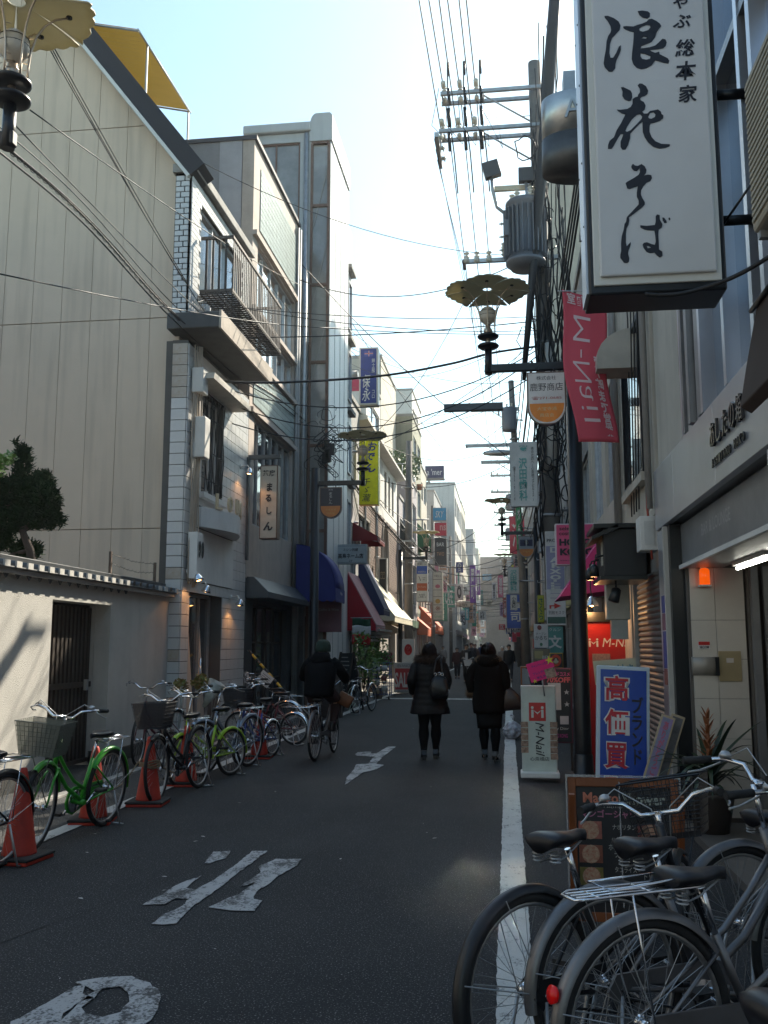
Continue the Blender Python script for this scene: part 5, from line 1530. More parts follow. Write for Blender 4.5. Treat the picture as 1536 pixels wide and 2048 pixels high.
def shield(label, x, y, zt, w, h, top, bot, lines, topink=(.02, .02, .03), s=1):
 """shield sign: square top, round coloured bottom"""
 t = thing('shield_sign', label, 'sign', (x, y, zt - h / 2), 0, 'round bottomed lamp post signs')
 n_ = 14
 def shape(g):
  w2 = w / 2 - g; H = h / 2 - g
  pts = [(-w2, H), (-w2, -h / 2 + w2 * 1.0)]
  pts += [(w2 * -cos(pi * k / n_), -h / 2 + w2 - (w2 - g * 0) * sin(pi * k / n_) + (0)) for k in range(1, n_)]
  pts += [(w2, -h / 2 + w2), (w2, H)]
  return [(p[0], max(p[1], -H)) for p in pts]
 MB().prism(shape(0), -.04, .04, FRONT((0, 0, 0))).build('frame', mat('bronze_frame', (.16, .11, .09), .4, .3), t)
 MB().prism(shape(.018), .0405, .043, FRONT((0, 0, 0))).build('panel', paint(top), t)
 w2 = w / 2 - .03
 pts = [(-w2, -h / 2 + w * .56), (-w2, -h / 2 + w / 2)] + [(-w2 * cos(pi * k / n_), -h / 2 + w / 2 - (w2) * sin(pi * k / n_)) for k in range(1, n_)] + [(w2, -h / 2 + w / 2), (w2, -h / 2 + w * .56)]
 MB().prism(pts, .0431, .045, FRONT((0, 0, 0))).build('coloured_bottom', paint(bot), t)
 for (body, v, wu, hv, col) in lines:
  b = MB(); fit(b, body, 0, (v - .5) * h, wu * w, hv * h, FRONT((0, 0, 0)), .0455, bold=.0); b.build('lettering', paint(col), t)
 MB().tube([(-.1, 0, h / 2), (-.1, 0, h / 2 + .07)], .01, 5).tube([(.1, 0, h / 2), (.1, 0, h / 2 + .07)], .01, 5).build('hanger', M_BLACK, t)
 return t
DK = (.02, .02, .03)
shield('white and orange round bottomed sign reading 鹿野商店 with telephone number', .525, 11.28, 4.86, .47, .66, (.78, .75, .72), (.95, .30, .05),
       [('株式会社', .88, .5, .075, DK), ('鹿野商店', .71, .84, .15, DK), ('☎271-0685', .50, .76, .065, (.5, .06, .05)), ('大宝寺通', .30, .5, .07, (.75, .55, .3)), ('商店会', .18, .36, .07, (.75, .55, .3))])
shield('black and orange round bottomed sign with thin white brush letters on the shaded lamp post', -3.62, 19.2, 4.86, .47, .66, (.03, .03, .045), (.6, .2, .05),
       [('茶房', .92, .2, .05, (.5, .5, .5)), ('ま', .80, .14, .08, (.5, .5, .5)), ('る', .70, .14, .08, (.5, .5, .5)), ('し', .60, .10, .08, (.5, .5, .5)), ('ん', .50, .16, .08, (.5, .5, .5)), ('大宝寺通', .28, .5, .06, (.6, .35, .1)), ('商店会', .17, .36, .06, (.6, .35, .1))])
shield('small grey and orange round bottomed sign with a white figure, under the dental clinic sign', .62, 28.6, 4.86, .47, .66, (.25, .27, .3), (.6, .2, .05),
       [('■■', .68, .8, .3, (.03, .03, .08)), ('●', .70, .3, .2, (.5, .5, .5)), ('大宝寺', .28, .5, .06, (.6, .35, .1))])
# ================================================================ SIGNS, NEAR AND MID
WHT = (.62, .62, .60); RED = (.5, .02, .02); NAVY = (.03, .05, .2); GRN = (.10, .36, .33)
spx('dental_clinic_sign', 'tall white vertical sign reading 沢田歯科 hung on the pole wires', 1021, 883, 1074, 1014, 17.2, face=(.56, .57, .55), edge=(.4, .4, .4), d=.1, border=.015,
 texts=[('沢田歯科', .47, .42, .30, .66, GRN, dict(vertical=True, bold=.02)), ('南の辻西へ(心斎橋コアビル2F)', .82, .5, .10, .84, DK, dict(vertical=True)), ('☎252-0118', .16, .36, .10, .52, DK, dict(vertical=True, bold=.01)), ('❦', .5, .90, .3, .09, GRN)], bracket=[((.30, 17.25, 4.9), (.9, 18.7, 4.9), .02)])
spx('company_sign', 'small cream sign half hidden by the red banner beside the lamp post', 1130, 768, 1166, 848, 11.6, face=(.55, .52, .44), edge=(.06, .05, .05), d=.1,
 texts=[('SHO', .25, .52, .4, .16, DK, dict(bold=.03)), ('(C)', .25, .22, .4, .16, DK)], blocks=[(.05, .66, .95, .68, DK), (.05, .36, .95, .38, DK)], bracket=[((.8, 11.7, 4.6), (.95, 11.5, 4.6), .015)])
t = thing('rounded_steel_sign', 'rounded stainless steel projecting sign lettered As above the shop row', 'sign', (1.0, 12.3, 8.5))
MB().lathe([(0, -.06), (.50, -.06), (.50, .50), (.49, .52), (0, .52)], (.10, 0, 0), 40, sy=.62).build('casing', mat('streaked_steel', (.50, .49, .48), .32, .85, var=.6, scale=2.5, streak=.8), t)  # steel colour with uneven darker vertical streaks
MB().lathe([(0, -.56), (.505, -.56), (.505, -.065), (0, -.065)], (.10, 0, 0), 40, sy=.62).build('lower_band', mat('steel_dark_streaked', (.13, .12, .115), .45, .6, var=.6, scale=3, streak=.6), t)  # separate darker band, streaked the same way
b = MB(); fit(b, 'As', .0, 0, .34, .30, FRONT((.06, -.315, .24)), .0, bold=.0, depth=.02); b.build('letter', M_STEEL, t)
MB().tube([(.3, 0, .0), (.9, 0, .0)], .06, 8).build('bracket', M_STEEL, t)
MB().bx(-.1, .06, -.2, .1, .55, .85).build('cap_box', M_SILD, t)
# banner seen from behind
t = thing('red_nail_salon_banner', 'red cloth banner with mirrored white M-Nail lettering hanging by the lamp post', 'banner', (1.0, 10.6, 4.7))
def bpt(u, v, off=0):
 # u 0..1 across, v 0..1 down
 tl, tr, br, bl = (1124, 578), (1212, 604), (1238, 884), (1156, 884)
 x = (tl[0] * (1 - u) + tr[0] * u) * (1 - v) + (bl[0] * (1 - u) + br[0] * u) * v
 yy = (tl[1] * (1 - u) + tr[1] * u * 1.0) * (1 - v) + (bl[1] * (1 - u) + br[1] * u) * v
 x += 10 * sin(v * pi) * -1 + 3 * sin(v * 9)
 Y = 10.6 + .018 * sin(u * 3 + v * 5) + .012 * sin(u * 7 + 1)
 p = at(x, yy, 10.6)
 return Vector((p.x - 1.0, Y - 10.6 - off, p.z - 4.7))
n_, m_ = 14, 30
vs = [bpt(i / n_, j / m_) for j in range(m_ + 1) for i in range(n_ + 1)]
fs = [(j * (n_ + 1) + i, j * (n_ + 1) + i + 1, (j + 1) * (n_ + 1) + i + 1, (j + 1) * (n_ + 1) + i) for j in range(m_) for i in range(n_)]
M_BAN = mat('banner_cloth', (.62, .085, .12), .8, bump=.2, bscale=200)
bn = MB().add(vs, fs, True).build('cloth', M_BAN, t)
mo = bn.modifiers.new('thickness', 'SOLIDIFY'); mo.thickness = .004
def onban(body, u, v, wu, hv, rot=0, vertical=False, bold=0, shear=0):
 tmp = MB(); fit(tmp, body, 0, 0, wu, hv, Matrix.Identity(4), 0, vertical, bold, shear, flip=False)
 out = MB()
 vs_ = []
 for p in tmp.v:
  x, y = p.x, p.y
  if rot: x, y = -y, x
  vs_.append(bpt(min(1, max(0, u - x)), min(1, max(0, v - y)), .014))
 out.v = vs_; out.f = tmp.f; out.sm = tmp.sm
 out.build('lettering', mat('banner_white', (.68, .52, .54), .8), t)
onban('完全個室', .5, .045, .80, .075, bold=.02)
for i, (ch, v, hh) in enumerate((('M', .235, .17), ('-', .405, .055), ('N', .53, .14), ('a', .675, .10), ('i', .775, .025), ('l', .855, .022))):
 tmp = MB(); fit(tmp, ch, 0, 0, hh * 1.0, .38 if ch in 'MNil' else (.28 if ch == 'a' else .03), Matrix.Identity(4), 0, False, -.012)
 out = MB(); out.v = [bpt(min(1, max(0, .42 - p.y)), min(1, max(0, v + p.x)), .014) for p in tmp.v]; out.f = tmp.f; out.sm = tmp.sm
 out.build('lettering', mat('banner_white'), t)
onban('夜7時まで営業', .80, .68, .20, .56, vertical=True, bold=.03)
MB().tube([(-.35, 0, .93), (.1, -.02, .90), (.45, 0, .95)], .006, 5).build('top_cord', M_STEEL, t)
MB().tube([(-.3, .0, .93), (-.15, .75, .9)], .006, 5).build('side_cord', M_STEEL, t)
# pole wrapped signs and shaded side signs
spx('building_name_sign', 'white vertical building sign with big black letters behind the concrete pole', 1076, 950, 1106, 1105, 24, face=(.52, .54, .58), edge=(.3, .3, .32), d=.2,
 texts=[('人江ビル', .5, .5, .75, .9, DK, dict(vertical=True, bold=.03, shear=.15))], bracket=[((.9, 24.2, 5), (1.6, 24.2, 5), .03)])
spx('parking_arrow_sign', 'tall narrow white sign with violet floral print and a red arrow on the pole', 1094, 1062, 1128, 1251, 18.3, face=(.55, .55, .56), edge=(.5, .5, .5), d=.03, border=.01,
 blocks=[(.05, .38, .95, .84, (.28, .28, .42)), (.04, .02, .96, .09, (.02, .09, .08))],
 texts=[('PROUD', .5, .90, .8, .035, DK), ('D', .5, .80, .5, .06, WHT, dict(bold=.03)), ('ARXO', .5, .60, .62, .24, WHT, dict(vertical=True, bold=.05)), ('ILLE', .5, .43, .5, .10, WHT, dict(vertical=True, bold=.03)), ('コ', .5, .31, .6, .06, (.3, .3, .4)), ('┏►', .45, .205, .6, .06, RED, dict(bold=.05)), ('別館モスク', .5, .135, .8, .04, DK)])
spx('pink_cosmetics_sign', 'pink square sign reading HONG KONG in hand drawn black letters', 1112, 1046, 1196, 1131, 15.5, face=(.62, .08, .2), edge=(.6, .55, .58), d=.18, border=.02,
 blocks=[(.35, .12, .65, .3, (.7, .3, .42))],
 texts=[('select', .28, .88, .36, .09, DK, dict(bold=.01)), ('cosmetic', .34, .76, .5, .09, DK, dict(bold=.01)), ('HONG', .45, .55, .72, .17, DK, dict(bold=.05)), ('KONG', .48, .32, .76, .17, DK, dict(bold=.05)), ('www.select-cosme', .4, .12, .6, .04, DK)], bracket=[((1.1, 15.6, 3.1), (1.6, 15.6, 3.1), .03)])
spx('green_pole_advert', 'green advert wrapped low round the concrete pole with a pale crossed figure', 1094, 1253, 1126, 1306, 18.25, face=(.08, .26, .24), edge=(.08, .2, .18), d=.03, border=.004, cat='poster',
 texts=[('クルン', .5, .88, .7, .12, WHT), ('文', .5, .42, .8, .5, WHT, dict(bold=.03))])
spx('menu_sign_board', 'leaning white advert with brown round pictures on the sunless side', 1068, 1248, 1096, 1296, 17.4, face=(.5, .5, .5), edge=(.3, .3, .3), d=.03, border=.006,
 texts=[('●', .4, .85, .3, .2, (.2, .05, .05)), ('かるち', .5, .42, .8, .18, DK), ('オープン', .5, .60, .7, .1, DK), ('●', .5, .15, .2, .14, (.05, .15, .1))])
spx('food_photo_board', 'dark board with food photograph below the leaning white advert', 1066, 1297, 1100, 1322, 17.4, face=(.16, .13, .09), edge=(.3, .3, .3), d=.03, border=.006,
 blocks=[(.1, .2, .6, .8, (.3, .25, .12))], texts=[('BIEN', .75, .3, .4, .25, WHT)])
spx('round_hand_sign', 'yellow edged black sign with a red ring low by the pole', 1100, 1306, 1126, 1336, 16.5, face=(.04, .035, .03), edge=(.55, .33, .03), d=.05, border=.01,
 texts=[('○', .45, .5, .8, .8, (.55, .06, .03), dict(bold=.06)), ('♣', .45, .45, .4, .4, (.5, .42, .3))])
Aw = thing('pink_salon_awning', 'pink sloping shop canopy behind the black lamp post', 'awning', (1.3, 14.4, 2.4))
a_, b_ = at(1150, 1195, 14), at(1240, 1130, 14)
MB().prism([(-.55, -.15), (.3, -.05), (.3, .75), (.1, .75)], -.8, .8, frame((0, 0, 0), (1, 0, 0), (0, 0, 1), (0, -1, 0))).build('canopy', mat('magenta_canvas', (.55, .04, .2), .7, var=.3), Aw)
b = MB(); fit(b, 'OKOKO', .0, .3, .34, .12, FRONT((.12, -.802, 0.1)), .002, bold=.04); fit(b, 'ns', .0, .0, .2, .12, FRONT((.12, -.802, 0.2)), .002, bold=.04); b.build('lettering', INK, Aw)
# floor signs ---------------------------------------------------------
def stand_sign(label, px0, px1, pyt, pyb, Y, name='standing_sign', d=.08, legs=.0, **k):
 a = at(px0, pyb, Y); b_ = at(px1, pyt, Y)
 h = b_.z - max(a.z, 0.02)
 c = Vector(((a.x + b_.x) / 2, Y + d / 2, max(a.z, .02) + h / 2))
 t = sign(name, label, c, b_.x - a.x, h, d=d, **k)
 return t
G_ = gp(1075, 1560)
t = stand_sign('white M-Nail stand with red logo square and rows of hand photographs', 1045, 1111, 1372, 1548, 11.4, 'nail_salon_stand', .16, face=(.55, .60, .54), edge=(.55, .56, .52), border=.012,
               blocks=[(.22, .60, .70, .81, (.55, .03, .03))],
               texts=[('心斎橋店', .5, .175, .55, .045, DK)])
w_ = at(1111, 1372, 11.4).x - at(1045, 1372, 11.4).x; h_ = at(1045, 1372, 11.4).z - max(.02, at(1045, 1548, 11.4).z)
tmp = MB(); fit(tmp, 'M-Nail', -.03 * w_, -.09 * h_, .38 * h_, .26 * w_, Matrix.Identity(4), 0, shear=.25, bold=-.0)
o2 = MB(); o2.add([(0.02 * w_ + (p.y + .09 * h_), -.105 * h_ - (p.x + .03 * w_), .092) for p in tmp.v], tmp.f, False, FRONT((0, 0, 0))); o2.build('lettering', INK, t)
mi_logo(t, FRONT((-.04 * w_, -.089, .205 * h_)), .42 * w_, paint((.62, .62, .56)))
pm = mat('hand_photo', (.42, .27, .2), .4, var=.9, scale=22, tint=(.12, .07, .05))
for j in range(6):
 for (u, jj) in ((.06, 0), (.94, 1)):
  if j == 5 and not jj: continue
  MB().box(((u - .5) * w_ , -.092, (.56 - j * .072 - .5) * h_), (w_ * .22, .003, h_ * .064)).build('photo_print', pm, t)
MB().bx(-w_ * .5 - .03, w_ * .5 + .03, -.2, .12, -h_ / 2 - .03, -h_ / 2 + .03).build('base', M_WHITE, t, .01)
t = thing('pink_star_card', 'shocking pink tilted card with yellow stars on top of the white nail stand', 'card', at(1083, 1340, 11.25))
Rm = Matrix.Rotation(-.28, 4, 'Y')
MB().box((0, 0, 0), (.31, .006, .22), Rm).build('card', mat('shocking_pink', (.80, .02, .18), .6), t)
b = MB()
for (body, v, c_) in (('キャンペーン価格', .065, .2), ('フレンチネイル', -.02, .22), ('¥3,900', -.075, .16)): fit(b, body, 0, v, c_, .032, Rm @ FRONT((0, -.0045, 0)), 0, bold=.02)
b.build('lettering', paint((.12, .02, .2)), t)
b = MB(); fit(b, '★', .12, .09, .10, .10, Rm @ FRONT((0, -.006, 0)), 0, bold=.03); fit(b, '★', -.11, -.10, .05, .05, Rm @ FRONT((0, -.006, 0)), 0, bold=.03); b.build('star', paint((.75, .7, .05)), t)
MB().box((.09, -.006, -.06), (.12, .004, .11), Rm).build('photo_print', pm, t)
MB().tube([(0, .01, -.05), (.03, .03, -.3)], .008, 5).build('stick', M_STEEL, t)
t = stand_sign('dark cosmetics poster board with pink writing and 70% OFF behind the nail stand', 1090, 1143, 1336, 1486, 12.4, 'cosmetics_board', .05, face=(.025, .025, .03), edge=(.12, .03, .05), border=.02,
               blocks=[(.15, .44, .60, .80, (.5, .5, .5)), (.55, .25, .85, .36, (.55, .5, .5))],
               texts=[('ブランドコスメ', .5, .92, .86, .06, (.65, .1, .3), dict(bold=.02)), ('70%OFF', .52, .84, .84, .075, (.6, .12, .14), dict(bold=.04)), ('★', .8, .68, .2, .07, (.5, .5, .5)), ('★', .8, .52, .2, .07, (.5, .5, .5)), ('by Dior', .6, .19, .5, .05, WHT), ('HONG KONG', .5, .10, .6, .05, (.65, .05, .3))])
MB().bx(-.17, -.14, -.02, .02, -.95, -.4).bx(.14, .17, -.02, .02, -.95, -.4).build('leg', M_WOOD, t)
t = thing('blue_buying_sign', 'blue standing sign with red 高価買取 characters outlined in white', 'sign', (1.02, 8.95, .68))
BMx = Matrix.Rotation(radians(-2), 4, 'Y')
t.rotation_euler = (radians(-4), radians(2.6), 0)
MB().bx(-.235, .235, -.05, .05, -.68, .69).build('frame', mat('pale_blue_frame', (.45, .55, .62), .4), t, .01)
MB().bx(-.205, .205, -.056, -.051, -.65, .655).build('panel', mat('sign_blue', (.015, .06, .34), .25), t)
bw, br = MB(), MB()
for i, ch in enumerate('高価買取'):
 for (mb_, bo, zz) in ((bw, .085, 0), (br, .028, .002)):
  g_ = (.205 + (bo - .028) * .5)
  fit(mb_, ch, -.06, .49 - i * .30, g_, .225 + (bo - .028) * .4, FRONT((0, -.0575, 0)), zz, bold=bo * .7)
bw.build('letter_outline', paint((.66, .66, .66)), t); br.build('lettering', paint((.52, .02, .04)), t)
b = MB(); fit(b, 'ブランド', .125, .12, .10, .60, FRONT((0, -.0575, 0)), .001, vertical=True, bold=.02); b.build('side_lettering', INK, t)
MB().bx(-.2, -.16, .05, .35, -.68, -.65).bx(.16, .2, .05, .35, -.68, -.65).build('foot', M_STEEL, t)
for k, (dx, lb, fc) in enumerate(((0, 'narrow framed poster with violet print leaning against the blue sign', (.30, .22, .4)), (.10, 'narrow wooden framed clear panel leaning beside the violet poster', (.16, .16, .17)))):
 t = thing('leaning_frame', lb, 'frame', (1.04 + dx, 8.45 + .1 * k, .02))
 t.rotation_euler = (radians(-8), radians(20), 0)
 MB().bx(-.06, .06, -.01, .01, 0, 1.0).build('frame', mat('gold_wood_frame', (.45, .36, .24), .5, var=.3), t, .003)
 MB().bx(-.045, .045, -.013, -.0105, .02, .98).build('panel', mat('leaning_panel%d' % k, fc, .25, var=.7, scale=14, tint=(.1, .3, .3) if k == 0 else None), t)
 if k == 0:
  b = MB(); fit(b, 'ありがとうございます', 0, .55, .05, .8, FRONT((0, -.0145, 0)), 0, vertical=True, bold=.03); b.build('lettering', paint((.5, .12, .2)), t)
# menu board wrapped in plastic
t = thing('menu_blackboard', 'orange framed blackboard menu reading Mango Shower wrapped in clear plastic', 'menu board', (.64, 5.66, 0))
t.rotation_euler = (radians(-5), 0, radians(-2))
M_OR = mat('orange_wood', (.21, .06, .016), .5, var=.5, scale=6, tint=(.10, .03, .01))
wv, hv = .31, .80
MB().bx(-wv, -wv + .045, -.02, .02, 0.02, hv).bx(wv - .045, wv, -.02, .02, .02, hv).bx(-wv + .045, wv - .045, -.02, .02, hv - .05, hv).bx(-wv + .045, wv - .045, -.02, .02, .02, .07).build('frame', M_OR, t, .004)
MB().bx(-wv + .045, wv - .045, -.008, .006, .07, hv - .05).build('board', mat('blackboard', (.012, .012, .014), .5), t)
F_ = FRONT((0, -.0095, 0))
b = MB(); fit(b, 'Mango', -.125, .68, .20, .075, F_, 0, bold=.025); b.build('lettering', paint((.50, .16, .10)), t)
b = MB(); fit(b, 'Shower', .115, .685, .24, .065, F_, 0, bold=.03); b.build('lettering', paint((.30, .34, .30)), t)
b = MB(); fit(b, 'マンゴーシャワー', -.06, .60, .36, .045, F_, 0, bold=.02); b.build('lettering', paint((.42, .14, .24)), t)
b = MB(); fit(b, 'ランチタイム(11:00〜', -.1, .64, .24, .02, F_, 0); fit(b, 'ナポリタン', .0, .53, .13, .03, F_, 0); fit(b, 'ハヤシ風\nホソポーク\nライス', -.02, .42, .14, .11, F_, 0); fit(b, 'タコライス', .0, .30, .12, .03, F_, 0); fit(b, 'ドリンク付\n¥750', .17, .25, .14, .08, F_, 0); b.build('lettering', paint((.45, .45, .42)), t)
for (x, z, cc) in ((-.19, .51, (.38, .12, .09)), (.14, .50, (.36, .10, .09)), (-.19, .38, (.25, .08, .05)), (-.19, .26, (.20, .16, .04))):
 MB().box((x, -.011, z), (.13, .003, .095)).build('food_photo', mat('food_%d' % int(cc[0] * 100), cc, .3, var=.8, scale=30), t)
 MB().lathe([(0, 0), (.045, 0), (.05, .003)], (0, 0, 0), 16, M=FRONT((x, -.0135, z)) ).build('plate_print', mat('plate_food', (.42, .30, .20), .4, var=.9, scale=60, tint=(.30, .06, .03)), t)
pb = MB()
for (x, z0_, z1_) in ((-.02, .1, .78),): pb.bx(x - .004, x + .004, -.0225, -.0205, z0_, z1_)
pb.bx(-wv - .012, -wv - .004, -.03, .03, 0.01, hv + .015).bx(wv + .004, wv + .012, -.03, .03, 0.01, hv + .015).bx(-wv - .012, wv + .012, -.03, .03, hv + .003, hv + .014)
pb.build('plastic_wrap', mat('clear_plastic', (.55, .55, .55), .15, alpha=.35), t)
MB().bx(-wv, -wv + .03, .03, .05, 0, hv * .95, Matrix.Rotation(radians(22), 4, 'X')).bx(wv - .03, wv, .03, .05, 0, hv * .95, Matrix.Rotation(radians(22), 4, 'X')).build('back_leg', M_OR, t)
# rubbish bag
t = thing('rubbish_bag', 'white translucent rubbish bag on the road line by the nail stand', 'bag', gp(1026, 1478))
vs = []; fs = []
NA, NZ = 22, 12
for j in range(NZ + 1):
 for i in range(NA):
  q = j / NZ; a = 2 * pi * i / NA
  r = .19 * (sin(pi * min(1, q * .93 + .07)) ** .55) * (1 - .25 * q)
  z = .30 * q
  v = Vector((cos(a) * r, sin(a) * r, z)); f_ = 1 + .22 * noise.noise(v * 14) + .12 * noise.noise(v * 31)
  vs.append((v.x * f_, v.y * f_, max(0.005, z * (1 + .1 * noise.noise(v * 9)))))
for j in range(NZ):
 for i in range(NA): fs.append((j * NA + i, j * NA + (i + 1) % NA, (j + 1) * NA + (i + 1) % NA, (j + 1) * NA + i))
vs += [(0, 0, .34)]; fs += [(NZ * NA + i, NZ * NA + (i + 1) % NA, len(vs) - 1) for i in range(NA)]
MB().add(vs, fs, False).build('bag', mat('bag_plastic', (.55, .54, .56), .3, var=.9, scale=16, tint=(.2, .15, .16)), t)
MB().tube([(0, 0, .32), (.02, 0, .38), (-.03, .01, .40)], [.02, .012, .03], 6).build('knot', mat('bag_plastic'), t)
# ---- left side signs
spx('tea_room_sign', 'narrow cream vertical sign with brush letters まるしん in a dark frame', 518, 930, 556, 1078, 17.75, face=(.56, .52, .44), edge=(.16, .08, .05), d=.24, border=.02,
 texts=[('茶房', .5, .89, .72, .085, DK, dict(bold=.02)), ('ま', .55, .70, .32, .115, DK, dict(bold=.035, shear=.1)), ('る', .5, .55, .34, .10, DK, dict(bold=.035)), ('し', .55, .38, .30, .10, DK, dict(bold=.03)), ('ん', .5, .17, .55, .12, DK, dict(bold=.035, shear=.1))])
t = thing('sign_bracket_frame', 'grey square metal frame holding the tea room sign', 'bracket', (-4.78, 18.0, 4.6))
p0_, p1_ = at(498, 915, 18.0), at(562, 915, 18.0)
MB().bx(p0_.x + 4.78, p1_.x + 4.78, -.05, .05, p0_.z - 4.6 - .04, p0_.z - 4.6 + .04).bx(p0_.x + 4.70, p0_.x + 4.80, -.05, .05, at(500, 1120, 18).z - 4.6, p0_.z - 4.6).build('frame', M_SHOPG, t)
spx('navy_tailor_sign', 'navy vertical sign with a Union Jack and white brush characters', 718, 694, 756, 810, 28.6, face=(.015, .035, .20), edge=(.5, .48, .44), d=.4, border=.05,
 texts=[('保永', .38, .29, .44, .46, WHT, dict(vertical=True, shear=.2, bold=.01)), ('紳士服', .76, .68, .17, .25, WHT, dict(vertical=True)), ('コロ', .76, .18, .14, .14, WHT, dict(vertical=True))],
 blocks=[(.28, .84, .74, .94, (.05, .07, .28)), (.28, .88, .74, .90, WHT), (.49, .84, .54, .94, WHT), (.28, .885, .74, .896, RED), (.50, .84, .525, .94, RED)],
 bracket=[((-5.2, 28.9, at(700, 750, 28.9).z), (-4.6, 28.9, at(700, 750, 28.9).z), .14)])
spx('oden_sign', 'bright yellow vertical sign with blue brush letters おでん', 718, 874, 757, 1010, 30.2, face=(.88, .80, .01), edge=(.45, .42, .05), d=.3, border=.02,
 texts=[('お', .68, .86, .5, .13, NAVY, dict(bold=.03, shear=.2)), ('で', .58, .71, .48, .11, NAVY, dict(bold=.03, shear=.2)), ('ん', .5, .54, .74, .13, NAVY, dict(bold=.03, shear=.2)), ('千ゞ瀧', .38, .22, .46, .34, DK, dict(vertical=True, shear=.2))],
 bracket=[((-5.2, 30.4, 8.0), (-4.8, 30.4, 8.0), .05), ((-5.2, 30.4, 5.6), (-4.8, 30.4, 5.6), .05)])
spx('name_shop_sign', 'pale rectangular sign reading 高島ネーム店 above the red sloping awning', 670, 1088, 733, 1128, 24.6, face=(.36, .40, .42), edge=(.3, .33, .35), d=.22, border=.02,
 texts=[('ミシン刺繍', .5, .72, .46, .15, DK, dict(bold=.01)), ('高島ネーム店', .5, .40, .80, .26, DK, dict(bold=.02)), ('2F', .5, .15, .12, .1, DK)],
 blocks=[(.05, .90, .95, .915, DK), (.05, .07, .95, .085, DK)], bracket=[((-4.55, 24.8, 3.9), (-5.1, 24.8, 3.9), .03)])
